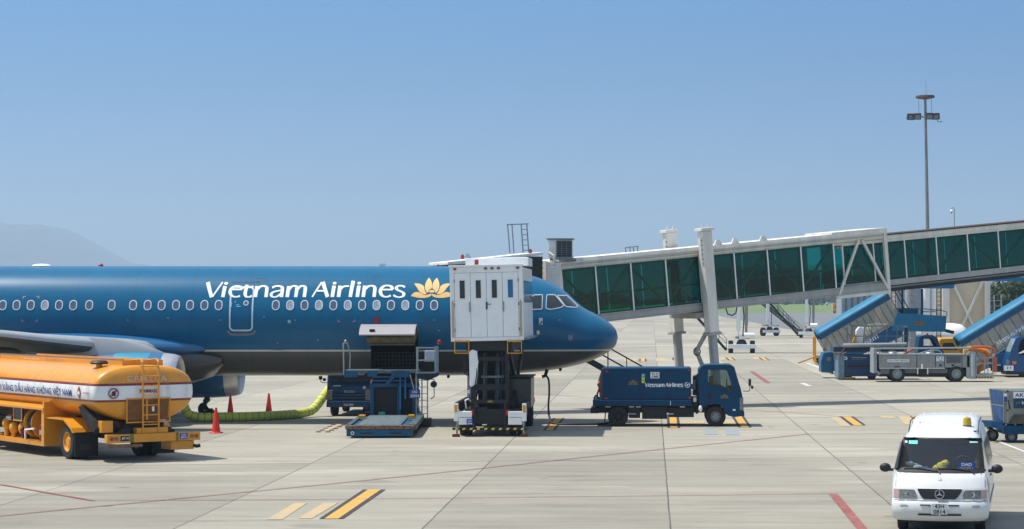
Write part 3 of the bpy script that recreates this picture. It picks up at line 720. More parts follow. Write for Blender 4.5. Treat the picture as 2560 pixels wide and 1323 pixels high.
# ---- wing to body fairing
X0 = (335-CX)*81/FPX; b = MB(); N_ = 40
for i in range(N_+1):
    t = i/N_; X = (546-CX)*81/FPX - t*14
    k = math.sin(min(1, t*3.2)*math.pi/2)**.62
    for j in range(25):
        a = R(-20+230*j/24)                       # over the near side, under the belly, to the far side
        r_y = 1.85+.22*k; zc = 2.35; r_z = .98*k+.25
        yy = -math.cos(a)*r_y; z_ = zc+math.sin(-a)*r_z if a > 0 else zc-math.sin(a)*r_z*1.0
        b.v.append(Vector((X, PY+yy*(.9+.1*k), max(1.45, z_))))
for i in range(N_):
    for j in range(24): a = i*25+j; b.f.append([a, a+1, a+26, a+25])
b.build('belly_fairing', LIV, plane, 60)
fx0, fx1 = (530-CX)*80.5/FPX, (150-CX)*80.5/FPX
b = MB(); n = 30
for i in range(n+1):
    t = i/n; X = fx0+(fx1-fx0-3)*t; k = math.sin(math.pi*min(1, t*1.5)/2)**.5 if t > 0 else .02
    for j in range(13):
        a = math.pi*j/12-math.pi/2
        b.v.append(Vector((X, PY-1.2-1.45*k*math.cos(a), 2.78+(.70*k if a > 0 else .5*k)*math.sin(a))))
for i in range(n):
    for j in range(12): a = i*13+j; b.f.append([a, a+1, a+14, a+13])
b.build('wing_root_fairing', blue, plane, 60)
# ---- wings
def wing(sg, name='wing'):
    """sg=-1 near (towards the camera), +1 far"""
    w_ = MB(); secs = []
    for d in (1.2, 3.0, 4.5, 5.75, 7.5, 10, 13, 17):
        LE = -16.6-.515*d; ch = (7.4-.55*d) if d < 6.4 else (3.9-(d-6.4)*.22)
        zl = 2.27+.108*d; th = .125*ch if d < 6.4 else .115*ch
        if d < 3.0: LE = -17.9-.1*d
        secs.append((d, LE, ch, zl, th))
    prf = [(0, 0), (.006, .22), (.03, .5), (.1, .78), (.3, 1), (.6, .72), (1, .04), (1, -.02), (.6, -.1), (.3, -.38), (.1, -.34), (.03, -.26), (.006, -.14)]
    for d, LE, ch, zl, th in secs:
        for u, t in prf: w_.v.append(Vector((LE-u*ch, PY+sg*d, zl+t*th*.9-.035*u*ch)))
    n = len(prf)
    for i in range(len(secs)-1):
        for j in range(n): a = i*n+j; c_ = i*n+(j+1) % n; w_.f.append([a, a+n, c_+n, c_])
    w_.f.append([j for j in range(n)]); w_.f.append([(len(secs)-1)*n+j for j in range(n)])
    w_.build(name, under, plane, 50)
    # leading-edge slat: brighter skin wrapped over the nose
    s = MB(); sp = [(.17, .88), (.06, .74), (.012, .48), (-.010, .22), (-.008, .02)]
    ss = [q for q in secs if q[0] >= 3.0]
    for d, LE, ch, zl, th in ss:
        for u, t in sp: s.v.append(Vector((LE-u*ch+.03, PY+sg*d, zl+t*th*.9+.012*(1 if t > 0 else -1))))
    n = len(sp)
    for i in range(len(ss)-1):
        for j in range(n-1): a = i*n+j; s.f.append([a, a+1, a+n+1, a+n])
    s.f.append(list(range(n)))
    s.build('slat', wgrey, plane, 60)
    # flap track fairings
    for d in (7.6, 11.2):
        z_ = 2.27+.108*d; LE = -16.35-.515*d; f_ = MB()
        f_.sph((LE-3.3, PY+sg*d, z_-.28), (1.9, .18, .22), 14, 8); f_.build('flap_fairing', under, plane, 60)
wing(-1); wing(1)
# ---- engines
def engine(sg):
    cx, cy, cz = -16.62, PY+sg*5.75, 1.70
    e = thing('engine', None, None); e.parent = plane; e.location = (cx, cy, cz)
    EK = .928; prof = [(.92, 0), (1.0, -.05), (1.05, -.2), (1.11, -.55), (1.15, -1.2), (1.15, -2.0), (1.06, -3.0), (.9, -3.9), (.6, -4.7), (.5, -5.0)]
    k = 1.0
    MB().lathe([(r*EK, t) for r, t in prof[3:]], ax='x', n=48).build('nacelle', blue, e, 60)
    MB().lathe([(r*EK, t) for r, t in [(.80, -.5), (.84, -.2), (.90, -.03), (.945, .0), (1.0, -.04), (1.06, -.2), (1.11, -.555)]], ax='x', n=48).build('intake_lip', mat('intake_lip', (186, 188, 190), .32, .55, 0, .08, 3), e, 60)
    MB().lathe([(.742, -.5), (.735, -1.1), (0, -1.12)], ax='x', n=40).build('intake_duct', mat('intake_duct', (52, 52, 54), .6), e, 60)
    f_ = MB()
    for i in range(22):
        a = 2*math.pi*i/22; c, s_ = math.cos(a), math.sin(a); c2, s2 = math.cos(a+.16), math.sin(a+.16)
        f_.quad((-.98, .2*c, .2*s_), (-.98, .72*c, .72*s_), (-1.06, .72*c2, .72*s2), (-1.06, .2*c2, .2*s2))
    f_.lathe([(.24, -1.05), (.16, -.8), (0, -.6)], ax='x', n=20); f_.build('fan', mat('fan_blades', (78, 80, 84), .35, .7), e, 40)
    # pylon and strake
    p = MB(); prs = [(-.5, .98, 1.0), (-1.3, 1.0, 1.32), (-2.3, .95, 1.52), (-3.4, .9, 1.58), (-4.1, .8, 1.5), (-5.4, .3, 1.3)]
    for x, z0, z1 in prs:
        h_ = .06 if x > -.6 else .24
        for y_, z_ in ((-h_, z0-.3), (-h_, (z0+z1)/2), (-h_*.55, z1), (h_*.55, z1), (h_, (z0+z1)/2), (h_, z0-.3)): p.v.append(Vector((x, y_, z_)))
    for i in range(len(prs)-1):
        for j in range(6): a = i*6+j; c_ = i*6+(j+1) % 6; p.f.append([a, c_, c_+6, a+6])
    p.f.append(list(range(6))); p.f.append([30+j for j in range(6)][::-1])
    p.build('pylon', wgrey, e, 40)
    if sg < 0:
        MB().lathe([(r*EK+.003, t) for r, t in [(1.136, -1.0), (1.15, -1.2), (1.15, -2.0), (1.128, -2.25)]], ax='x', n=48).build('cowl_panel', mat('cowl_turquoise', (10, 132, 160), .35, 0, .2, .04), e, 60)
    else:
        q = MB()
        for x0, x1, z0, z1 in ((-1.52, -1.36, .58, .78), (-1.30, -1.02, .58, .78)):
            vs = []
            for x in (x0, x1):
                for z_ in (z0, z1): vs.append((x, -math.sqrt(1.085**2-z_*z_), z_))
            q.add(vs, [(0, 2, 3, 1)])
        q.build('cowl_placard', wtxt, e, 0, fixn=False)
        q = MB().bb(-1.22, -1.12, -.95, -.85, .62, .74); 
        q.build('placard_symbol', red, e, 0)
    MB().pris([(-3.3, -1.08), (-3.0, -1.2), (-2.9, -1.02)], 'y', -.05, .05).build('drain_mast', dark, e, 0)
engine(-1); engine(1)
# ---- landing gear
ng = thing('nose_gear', None, None); ng.parent = plane; ng.location = (NX-5.6, PY, 0)
MB().cyl((0, 0, .38), (0, 0, 2.1), .09).cyl((0, -.3, .38), (0, .3, .38), .05).beam((0, 0, 1.1), (.9, 0, 2.0), .06).build('strut', white, ng)
for s_ in (-.3, .3): MB().lathe([(.12, -.1), (.33, -.11), (.38, -.07), (.38, .07), (.33, .11), (.12, .1)], (0, s_, .38), 'y', 24, True).build('wheel', rub, ng)
for s_ in (-3.8, 3.8):
    mg = thing('main_gear', None, None); mg.parent = plane; mg.location = (-19.2, PY+s_, 0)
    MB().cyl((0, 0, .58), (0, 0, 2.9), .13).cyl((0, -.45, .58), (0, .45, .58), .08).beam((0, 0, 1.4), (.2, -s_*.3, 2.6), .08).build('strut', white, mg)
    for q in (-.46, .46): MB().lathe([(.2, -.18), (.5, -.2), (.58, -.12), (.58, .12), (.5, .2), (.2, .18)], (0, q, .58), 'y', 26, True).build('wheel', rub, mg)
# ================================================================ BOARDING BRIDGE
gl_green = glass('green_glass', (2, 138, 130), .92, .02, .35, .025)
TH = math.atan(.62); BE = R(5.2); WT = 2.0
bridge = thing('boarding_bridge', 'long green glazed passenger boarding bridge on two white columns reaching the aircraft nose', 'boarding bridge', (0, 93.8, 3.89))
bridge.rotation_euler = (Matrix.Rotation(TH, 3, 'Z') @ Matrix.Rotation(-BE, 3, 'Y')).to_euler()
bm_w = Matrix.Translation(bridge.location) @ bridge.rotation_euler.to_matrix().to_4x4()
bm_i = bm_w.inverted()
def lx(px, zl=1.4):
    a = (px-CX)/FPX; X = a*93.8/(1-.62*a); return (X*math.hypot(1, .62)+zl*math.sin(BE))/math.cos(BE)
P = [lx(p) for p in (1407, 1492, 1580, 1667, 1751, 1838, 1921, 2004.5, 2086)]
xE = lx(2219)                                          # end frame of the outer tunnel
x0 = P[0]-.45
b = MB(); b.bb(x0, xE, -.03, .12, 0, .30); b.bb(x0, xE, -.06, .14, .302, .36); b.bb(x0, xE, WT-.12, WT+.03, 0, .30); b.bb(x0, xE, -.07, .0-.032, .0, .05)
b.build('lower_beam', bgrey, bridge, 0, bev=.01)
b = MB()
for k, (z0, z1, o) in enumerate(((2.36, 2.45, .03), (2.452, 2.49, -.09), (2.492, 2.61, .0), (2.612, 2.66, -.13), (2.662, 2.78, -.05))):
    b.bb(x0, xE, o, WT-o, z0, z1)
b.build('roof', bwhite, bridge, 0)
b = MB(); b.bb(x0+.05, xE-.05, .13, WT-.13, .1, .16); b.build('tunnel_floor', dark, bridge, 0)
pan = None
for i, (a, c_) in enumerate(zip(P, P[1:])):
    b = MB(); b.quad((a+.025, 0, .362), (c_-.025, 0, .362), (c_-.025, 0, 2.358), (a+.025, 0, 2.358)); b.build('glass_panel', gl_green, bridge, 0, fixn=False)
    b = MB(); b.quad((a+.025, WT, .362), (c_-.025, WT, .362), (c_-.025, WT, 2.358), (a+.025, WT, 2.358)); b.build('glass_panel', gl_green, bridge, 0, fixn=False)
for a in P[1:]: MB().bb(a-.028, a+.028, -.035, .02, .362, 2.358).build('mullion', white, bridge, 0)
MB().bb(x0-.02, P[0]+.02, -.04, WT, .362, 2.358).build('end_wall', bwhite, bridge, 0)
b = MB()
for i in range(len(P)-1):
    a, c_ = P[i], P[i+1]
    for y in (.12,):
        if (i+(y > 1)) % 2: b.beam((a, y, .4), (c_, y, 2.3), .09)
        else: b.beam((a, y, 2.3), (c_, y, .4), .09)
        b.beam((a, y, .36), (a, y, 2.35), .09)
b.bb(x0, xE, .1, WT-.1, 2.26, 2.34); b.bb(x0, xE, WT-.2, WT-.14, 1.05, 1.15)
b.build('truss', bwhite, bridge, 0)
# open end frame
xa = P[-1]; MB().bb(xE-.16, xE+.02, -.07, .09, -.15, 2.86).build('end_post', bwhite, bridge, 0, bev=.01)
b = MB(); b.beam((xa+.1, -.02, -.02), ((xa+xE)/2-.08, -.02, 2.4), .11, .09, (0, 1, 0)); b.beam(((xa+xE)/2+.12, -.022, 2.4), (xE-.1, -.022, .05), .11, .09, (0, 1, 0)); b.bb(xa, xE-.17, -.05, .1, -.14, -.002)
b.build('brace', bwhite, bridge, 0)
MB().bb(xa-.05, xE+.02, -.045, WT, 2.782, 2.86).build('roof_plate', bwhite, bridge, 0)
# telescoping inner tunnel
Q = [lx(p) for p in (2113, 2190, 2268, 2347, 2425, 2502, 2580, 2660, 2740)]; yi = .14
b = MB(); b.bb(Q[0], Q[-1], yi, yi+.12, .2, .46); b.bb(Q[0], Q[-1], WT-.26, WT-.14, .2, .46); b.bb(xE+.03, Q[-1], yi+.14, WT-.28, .06, .15); b.build('lower_beam', bgrey, bridge, 0, bev=.01)
MB().bb(xE+.1, Q[-1], yi+.02, WT-.3, -.08, .05).build('cable_tray', blk, bridge, 0)
b = MB(); b.bb(Q[0], Q[-1], yi-.02, WT-.12, 2.2, 2.32); b.bb(xE+.05, Q[-1], yi-.07, WT-.07, 2.322, 2.50); b.build('roof', bwhite, bridge, 0)
MB().bb(xE+.05, Q[-1], yi-.1, WT-.04, 2.505, 2.56).build('roof_rail', mat('rusty_rail', (70, 52, 42), .7, .2, 0, .2, 3), bridge, 0)
MB().bb(Q[0], Q[-1], yi+.14, WT-.28, .3, .36).build('tunnel_floor', dark, bridge, 0)
for a, c_ in zip(Q, Q[1:]):
    for y in (yi+.01, WT-.15):
        b = MB(); b.quad((a+.02, y, .462), (c_-.02, y, .462), (c_-.02, y, 2.198), (a+.02, y, 2.198)); b.build('glass_panel', gl_green, bridge, 0, fixn=False)
for a in Q[:-1]: MB().bb(a-.025, a+.025, yi-.03, yi+.04, .462, 2.198).build('mullion', white, bridge, 0)
b = MB()
for i in range(len(Q)-1):
    a, c_ = Q[i], Q[i+1]; m_ = (a+c_)/2
    for y in (yi+.12,):
        if i % 2: b.beam((a, y, .5), (c_, y, 2.15), .08)
        else: b.beam((a, y, 2.15), (c_, y, .5), .08)
b.bb(Q[0], Q[-1], yi+.3, WT-.3, 2.1, 2.18)
b.build('truss', bwhite, bridge, 0)
# lift columns
cxl_ = lx(1757)
def column(y, nm_par, full=True):
    c_ = MB(); z0 = -.95
    c_.bb(cxl_-.245, cxl_+.245, y-.22, y+.22, z0, 3.45); c = c_.build('column', bwhite, bridge, 0, bev=.03)
    MB().bb(cxl_-.34, cxl_+.34, y-.27, y+.27, 3.452, 3.58).build('column_cap', bwhite, c, 0, bev=.01)
    h_ = MB()
    for q in (-.15, .15): h_.cyl((cxl_+q, y-.1, 3.58), (cxl_+q, y-.1, 3.74), .035, n=8)
    h_.build('cap_bolt', bwhite, c)
    MB().bb(cxl_-.42, cxl_-.272, y-.24, y-.2, 1.9, 3.2).build('column_bracket', bwhite, c, 0)
    h_ = MB()
    for k in range(6): h_.cyl((cxl_-.35, y-.245, 2.05+k*.2), (cxl_-.35, y-.26, 2.05+k*.2), .025, n=8)
    h_.build('bracket_bolts', blk, c)
    MB().bb(cxl_-.32, cxl_+.32, y-.26, y+.26, z0-.1, z0-.002).build('column_flange', bgrey, c, 0)
    MB().cyl((cxl_, y, z0-.1), (cxl_, y, -3.55), .2, n=24).build('piston', galv if y < 0 else bgrey, c)
    return c
column(-.42, 1); column(WT+.42, 2)
b = MB(); b.bb(cxl_-.5, cxl_+.5, -.15, WT+.15, -.3, -.05); b.build('cross_beam', bgrey, bridge, 0); b = MB(); b.bb(cxl_-.16, cxl_+.16, -.64, WT+.64, -3.75, -3.5)
b.build('cross_beam', bgrey, bridge, 0)
b = MB(); b.tube([(cxl_-.1, -.1, -.95), (cxl_-.55, .1, -1.7), (cxl_-.15, .2, -2.6)], .1, 8); b.build('torque_link', bgrey, bridge)
MB().tube([(cxl_-.55+.17*math.cos(t*.7), .05, -1.72+.17*math.sin(t*.7)) for t in range(10)], .03, 6).build('link_ring', blk, bridge)
for k, x in enumerate((3.6, 4.5, 6.0)):
    xx = cxl_+x-2.6; MB().pris([(xx-.22, 2.782), (xx+.22, 2.782), (xx+.08, 3.0), (xx-.08, 3.0)], 'y', .1, .16).build('roof_lug', bwhite, bridge, 0)
MB().tube([(lx(1818), .3, -.02), (lx(1822), .3, -.28), (lx(1832), .3, -.36), (lx(1842), .3, -.28), (lx(1846), .3, -.02)], .03, 6).build('cable_loop', blk, bridge)
def wchild(b, name, m, par=bridge, ang=0, bev=0):
    """geometry given in world metres, stored under the bridge"""
    inv = par_inv(par); b.v = [inv @ p for p in b.v]; return b.build(name, m, par, ang, bev)
def par_inv(par): return bm_i
# bogie below the columns (stands on the ground)
fp = bm_w @ Vector((cxl_, -.42, -3.6)); fq = bm_w @ Vector((cxl_, WT+.42, -3.6)); mid = (fp+fq)/2; ax_ = (fq-fp); ax_.z = 0; ax_.normalize(); pr_ = Vector((ax_.y, -ax_.x, 0))
for s_ in (-1, 1):
    for q in (-.35, .35):
        c_ = mid+ax_*s_*1.0; c_ = c_+pr_*q; c_.z = .45
        wchild(MB().cyl(c_-pr_*.14, c_+pr_*.14, .45, n=24), 'wheel', rub, ang=35)
m0 = mid.copy(); m0.z = .5; wchild(MB().beam(m0-ax_*1.5, m0+ax_*1.5, .3, .22), 'bogie_beam', bwhite)
# rotating cab reaching the left-hand door, seen over the fuselage
cabm = mat('cab_white', (236, 235, 228), .45, 0, 0, .1, 2)
A0 = at(1120, 656, 88.2); A1 = at(1358, 630, 89.8)
ux = Vector((A1.x-A0.x, A1.y-A0.y, 0)).normalized(); uy = Vector((-ux.y, ux.x, 0))
def cabpt(s, t, z): return Vector((A0.x, A0.y, 0))+ux*s+uy*t+Vector((0, 0, z))
Lc = (Vector((A1.x, A1.y))-Vector((A0.x, A0.y))).length
def slab(s0, s1, t0, t1, za, zb, th):
    b = MB(); v = [cabpt(s, t, (za if s == s0 else zb)+h) for s in (s0, s1) for t in (t0, t1) for h in (0, th)]
    return b.add(v, [(0,1,3,2),(4,6,7,5),(0,4,5,1),(2,3,7,6),(0,2,6,4),(1,5,7,3)])
wchild(slab(0, Lc, 0, 2.6, A0.z-.1, A1.z-.12, .12), 'cab_roof', cabm, bev=.02)
wchild(slab(.05, Lc-.02, .06, 2.5, A0.z-.5, A1.z-.62, .38), 'canopy_edge', mat('black_canopy_fabric', (30, 31, 33), .6))
# folded bellows
b = MB()
for k in range(14): b.add(slab(Lc-.72-k*.02, Lc-.04, -.05+.03*(k % 2), 2.5, A1.z-.30-k*.105, A1.z-.30-k*.105, .11).v, [(0,1,3,2),(4,6,7,5),(0,4,5,1),(2,3,7,6),(0,2,6,4),(1,5,7,3)])
wchild(b, 'bellows', mat('black_rubberised_fabric', (36, 36, 38), .55, 0, 0, .3, 6, bump=.5))
wchild(slab(.4, Lc-.8, .5, 2.4, 3.9, 3.95, 2.0), 'cab_body', mat('cab_interior_grey', (96, 98, 98), .6))
for px, py in ((1155, 644), (1325, 630)):
    c_ = at(px, py, 88.9 if px < 1200 else 89.6); wchild(MB().lathe([(.07, -.06), (.08, .03), (.05, .12), (0, .13)], c_+Vector((0, .2, 0)), 'z', 12, False), 'obstacle_lamp', lampred, ang=40)
c_ = at(1168, 640, 88.6); wchild(MB().pris([(c_.x-.12, c_.z-.1), (c_.x+.22, c_.z-.12), (c_.x+.05, c_.z+.1), (c_.x-.02, c_.z+.12)], 'y', c_.y, c_.y+.2), 'roof_bracket', cabm)
# cab rear wall towards the tunnel
w0 = at(1362, 655, 90.4); w1 = at(1402, 652, 91.3)
b = MB(); b.pris([(w0.x, 3.6), (w1.x, 3.7), (w1.x, w1.z-.1), (w0.x, w0.z+.02)], 'y', 91.2, 92.6); wchild(b, 'rotunda_wall', cabm)
b = MB(); p0 = at(1268, 565, 89.3); 
def post(pxt, pxb, pyb=632, dy=0): a = at(pxt, 562, 89.3+dy); c2 = at(pxb, pyb, 89.3+dy); return a, c2
ld = MB()
for t_, q_ in ((1269, 1275), (1280, 1285)): ld.beam(*post(t_, q_), .045)
for t_, q_ in ((1303, 1308), (1317, 1322)): ld.beam(*post(t_, q_), .05)
ld.beam(at(1267, 562, 89.3), at(1322, 560, 89.3), .045)
for k in range(5): ld.beam(at(1304+k, 574+k*13, 89.32), at(1318+k, 574+k*13, 89.32), .03)
wchild(ld, 'roof_ladder', galv)
# air conditioner
ac = MB(); a0 = at(1370, 646, 91.5); a1 = at(1432, 599, 91.5); ac.bb(a0.x, a1.x, 91.5, 92.6, a0.z, a1.z); AC = wchild(ac, 'air_conditioner', cabm, bev=.02)
g0 = at(1391, 645, 91.48); g1 = at(1430, 601, 91.48); gr = MB().bb(g0.x, g1.x, 91.46, 91.49, g0.z+.03, g1.z-.02); wchild(gr, 'louvre_grille', blk)
gr = MB(); n = 9
for k in range(n): z = g0.z+.06+(g1.z-g0.z-.1)*k/(n-1); gr.bb(g0.x+.02, g1.x-.02, 91.43, 91.455, z-.006, z+.012)
for k in range(4): x = g0.x+.02+(g1.x-g0.x-.06)*k/3; gr.bb(x, x+.02, 91.425, 91.43, g0.z+.04, g1.z-.03)
wchild(gr, 'louvre', grey)
wchild(MB().tube([at(1372, 632, 91.3), at(1384, 640, 91.2), at(1386, 652, 91.2), at(1396, 654, 91.3)], .06, 8), 'duct', bwhite, ang=30)
b = MB(); c0 = at(1366, 598, 91.4); c1 = at(1434, 596, 91.4); b.bb(c0.x, c1.x, 91.4, 92.7, a1.z+.002, a1.z+.05); wchild(b, 'unit_lid', grey)
wchild(MB().bb(at(1375, 0, 91.5).x, at(1440, 0, 91.5).x, 91.3, 92.8, a0.z-.1, a0.z-.004), 'unit_base', grey)
# service stair of the cab
def stair(p, q, width, n, par, m=blk, wdir=Vector((0, 1, 0)), inv=None, rails=True, tread=None, rh=1.0):
    p, q = Vector(p), Vector(q); st = MB(); st.beam(p, q, .05, .22); st.beam(p+wdir*width, q+wdir*width, .05, .22)
    tr = MB(); rl = MB()
    for k in range(n):
        c = p+(q-p)*(k+.5)/n; d_ = Vector((q.x-p.x, q.y-p.y, 0)).normalized()*.13
        tr.add([c-d_, c+d_, c+d_+wdir*width, c-d_+wdir*width, c-d_-Vector((0,0,.03)), c+d_-Vector((0,0,.03)), c+d_+wdir*width-Vector((0,0,.03)), c-d_+wdir*width-Vector((0,0,.03))], [(0,1,2,3),(4,7,6,5),(0,4,5,1),(2,6,7,3),(1,5,6,2),(3,7,4,0)])
    up = Vector((0, 0, rh))
    if rails:
        for o in (Vector(), wdir*width):
            for h in (1, .55): rl.beam(p+o+up*h, q+o+up*h, .035)
            for k in range(7): c = p+(q-p)*k/6+o; rl.beam(c, c+up, .03)
    out = []
    for b_, nm, mm in ((st, 'stringers', m), (tr, 'treads', tread or grey), (rl, 'handrails', m)):
        if not b_.v: continue
        if inv: b_.v = [inv @ x for x in b_.v]
        out.append(b_.build(nm, mm, par, 0))
    return out
stair(at(1378, 850, 91.2), at(1660, 1008, 91.6), .9, 15, bridge, inv=bm_i)

# ================================================================ DISTANT BRIDGES
def far_bridge(px, py, label, yaw, flip=1, wheels='front', st=True, hmax=7.2, stx=1):
    Y = gy(py); p = gnd(px, py); T = thing('distant_boarding_bridge', label, 'boarding bridge', p, yaw, 'boarding bridges of the neighbouring stands')
    for s_ in (-.95, .95):
        w_ = MB().cyl((s_-.2, 0, .55), (s_+.2, 0, .55), .55, n=22); w_.build('wheel', rub, T)
    MB().bb(-1.25, 1.25, -.72, -.56, .42, .78).build('bumper_beam', white, T, 0, bev=.02)
    b = MB(); b.bb(-.75, .75, -.4, .4, .5, .75); b.lathe([(.5, .75), (.35, 1.1), (.2, 1.2)], (0, 0, 0), 'z', 16, True); b.build('bogie', blk, T, 0)
    MB().bb(-.22, .22, -.2, .2, 1.2, 1.6).build('swivel', white, T, 0)
    c_ = MB(); c_.bb(-.45*1, -.1, -.16, .16, 2.0, hmax-1.6); c_.bb(-.34, -.2, -.1, .1, 1.5, 2.0); c_.build('column', white, T, 0)
    c_ = MB(); c_.bb(.32, .62, 1.4, 1.7, 2.4, hmax-1.6); c_.cyl((.47, 1.55, 1.3), (.47, 1.55, 2.5), .11); c_.build('column', bgrey, T, 0)
    MB().bb(-.5, .7, -.1, 1.7, 1.25, 1.45).build('cross_beam', bgrey, T, 0)
    MB().cyl((.2, -.3, 1.55), (1.1, -.3, 1.55), .27, n=16).build('drive_motor', white, T)
    MB().tube([(.05, -.2, hmax-1.5), (.2, -.25, 3.2), (.1, -.25, 1.5)], .05, 6).build('cable', blk, T)
    MB().bb(-3.5, 9.0, -.3, 2.0, hmax-1.6, hmax-1.3).build('lower_beam', bgrey, T, 0)
    MB().bb(-3.5, 9.0, -.3, 2.0, hmax+.7, hmax+1.1).build('roof', bwhite, T, 0)
    for k in range(6):
        b = MB(); a = -3.5+k*2.08; b.quad((a+.03, -.28, hmax-1.29), (a+2.05, -.28, hmax-1.29), (a+2.05, -.28, hmax+.69), (a+.03, -.28, hmax+.69)); b.build('glass_panel', gl_green, T, 0, fixn=False)
        MB().bb(a-.03, a+.03, -.32, -.22, hmax-1.29, hmax+.69).build('mullion', white, T, 0)
    if st:
        if stx > 0: stair((-5.2, .6, 4.6), (-1.3, .6, .25), .9, 14, T)
        else: stair((-1.6, 1.6, 5.4), (5.6, 1.6, .15), 1.0, 20, T)
far_bridge(1854, 883, 'nearest distant bridge leg, its square bogie with white bumper bar above the blue truck cab', 0, hmax=6.6)
far_bridge(1924, 840, 'middle distant bridge leg with two round wheels and a long dark stair leading right', R(22), hmax=7, stx=-1)
far_bridge(2022, 845, 'distant bridge leg partly hidden by the blue canopy of the passenger stairs', R(-8), hmax=7, stx=1)

# ================================================================ MAST AND CAMERA POLE
Ym = 250.; pm = FPX/Ym
mast = thing('floodlight_mast', 'tall grey floodlight mast with a lowered ring of lamps under its head plate', 'light mast', ((2324-CX)/pm, Ym, 0))
mast.rotation_euler = (0, -.018, 0); zt = H+(753-246)/pm
MB().cyl((0, 0, 0), (0, 0, zt), .27, .14, 16).build('pole', grey, mast)
MB().lathe([(.0, zt-.1), (.25, zt-.12), (1.1, zt+.05), (1.05, zt+.3), (0, zt+.35)], ax='z', n=14).build('head_plate', mat('rusty_plate', (96, 66, 48), .8, 0, 0, .3, 3), mast, 30)
MB().cyl((.1, 0, zt+.3), (.1, 0, zt+1.9), .02, n=6).build('lightning_rod', grey, mast)
zr = H+(753-292)/pm
b = MB()
for x in (-.75, .7): b.cyl((x, 0, zr+.3), (x, 0, zt), .02, n=5)
b.build('winch_cable', blk, mast)
MB().lathe([(.5, zr-.05), (.62, zr-.05), (.62, zr+.08), (.5, zr+.08)], ax='z', n=20).build('lamp_ring', galv, mast)
for x, y, a in ((-1.72, -.3, .3), (-1.0, -.6, .05), (.35, -.6, 0), (1.15, -.2, -.3)):
    l_ = thing('floodlight', None, None); l_.parent = mast; l_.location = (x, y, zr); l_.rotation_euler = (.35, 0, a)
    MB().bb(-.42, .42, -.14, .2, -.36, .36).build('lamp_housing', dark, l_, 0, bev=.05)
    MB().bb(-.3, .3, -.17, -.142, -.25, .22).build('lens', mat('lamp_lens_grey', (104, 118, 120), .2, .1), l_, 0)
    MB().beam((0, .1, -.1), (-x*.35, .5, -.35), .05).build('arm', dark, l_, 0)
MB().tube([(1.3, -.1, zr-.3), (1.35, -.1, zr-.6), (1.9, -.1, zr-.62)], .04, 6).build('cable_hook', dark, mast)
Yc = 176.; pc = FPX/Yc; cp = thing('camera_pole', 'slim hooked pole holding a white dome camera above the bridge roof', 'security camera', ((2386-CX)/pc, Yc, 0))
zt = H+(753-519)/pc
MB().tube([(0, 0, 0), (0, 0, zt-.25), (-.04, 0, zt-.06), (-.14, 0, zt), (-.22, 0, zt-.08), (-.23, 0, zt-.16)], .03, 8).build('pole', grey, cp)
MB().sph((-.23, 0, zt-.28), (.12, .12, .13)).build('dome', white, cp, 60); MB().sph((-.23, 0, zt-.39), (.08, .08, .07)).build('lens', blk, cp, 60)
q = MB(); xr0 = lx(1622, 2.8)
for x in (-.3, -.08, .1, .3): q.beam((xr0+x, 1.4, 2.78), (xr0+x, 1.4, 3.0), .035)
q.beam((xr0-.32, 1.4, 3.0), (xr0+.36, 1.4, 3.0), .04); q.build('roof_frame', grey, bridge, 0)

# ================================================================ TERMINAL PIER AND FAR BUILDINGS
Yb = 152.
def bx(px0, px1, py0, py1, Y, dep): a = at(px0, py1, Y); c = at(px1, py0, Y); return a.x, c.x, Y, Y+dep, max(0, a.z), c.z
tw = thing('stair_tower', 'cream clad tower with white cross bracing behind the passenger stairs', 'building', (0, Yb, 0))
def twp(m_, name, *a): x0, x1, y0, y1, z0, z1 = bx(*a); return MB().bb(x0, x1, y0-Yb, y1-Yb, z0, z1).build(name, m_, tw, 0)
twp(cream, 'wall', 2374, 2462, 690, 898, Yb, 5)
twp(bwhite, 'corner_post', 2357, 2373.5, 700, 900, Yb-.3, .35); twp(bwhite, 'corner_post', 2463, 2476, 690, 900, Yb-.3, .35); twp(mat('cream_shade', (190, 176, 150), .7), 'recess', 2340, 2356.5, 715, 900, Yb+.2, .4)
def twb(px0, py0, px1, py1, w_): a = at(px0, py0, Yb-.2)-Vector((0, Yb, 0)); c = at(px1, py1, Yb-.2)-Vector((0, Yb, 0)); return MB().beam(a, c, w_, .1, (0, 1, 0))
twb(2386, 715, 2432, 812, .16).build('brace', bwhite, tw, 0); b = twb(2459, 700, 2398, 830, .16); b.v = [v-Vector((0, .11, 0)) for v in b.v]; b.build('brace', bwhite, tw, 0)
twp(bwhite, 'top_beam', 2360, 2600, 686, 695, Yb-.1, 5)
twp(mat('dull_white_canopy', (176, 178, 184), .6), 'canopy', 2470, 2600, 682, 700, Yb+6, 4)
# steel frame, tanks and pipes left of the tower
for px0, px1, lab in ((2303, 2326, 'thick white round pillar beside the blue platform'), (2262, 2290, 'grey white pillar behind the stair window'), (2328, 2338, 'thin white pillar next to the cream tower')):
    x0, x1, y0, y1, z0, z1 = bx(px0, px1, 700, 905, 148, .1)
    t = thing('pillar', lab, 'pillar', ((x0+x1)/2, 148, 0), 0, 'pillars by the cream tower')
    MB().cyl((0, 0, .3), (0, 0, z1), (x1-x0)/2, n=24).build('shaft', white if px0 != 2262 else mat('grey_pillar', (150, 154, 156), .6), t); MB().cyl((0, 0, 0), (0, 0, .3), (x1-x0)/2*1.25, n=24).build('base', bgrey, t)
    for k in range(3): z = 2+k*1.8; MB().lathe([((x1-x0)/2+.001, z), ((x1-x0)/2+.03, z+.01), ((x1-x0)/2+.03, z+.09), ((x1-x0)/2+.001, z+.1)], ax='z', n=24).build('band', bgrey, t)
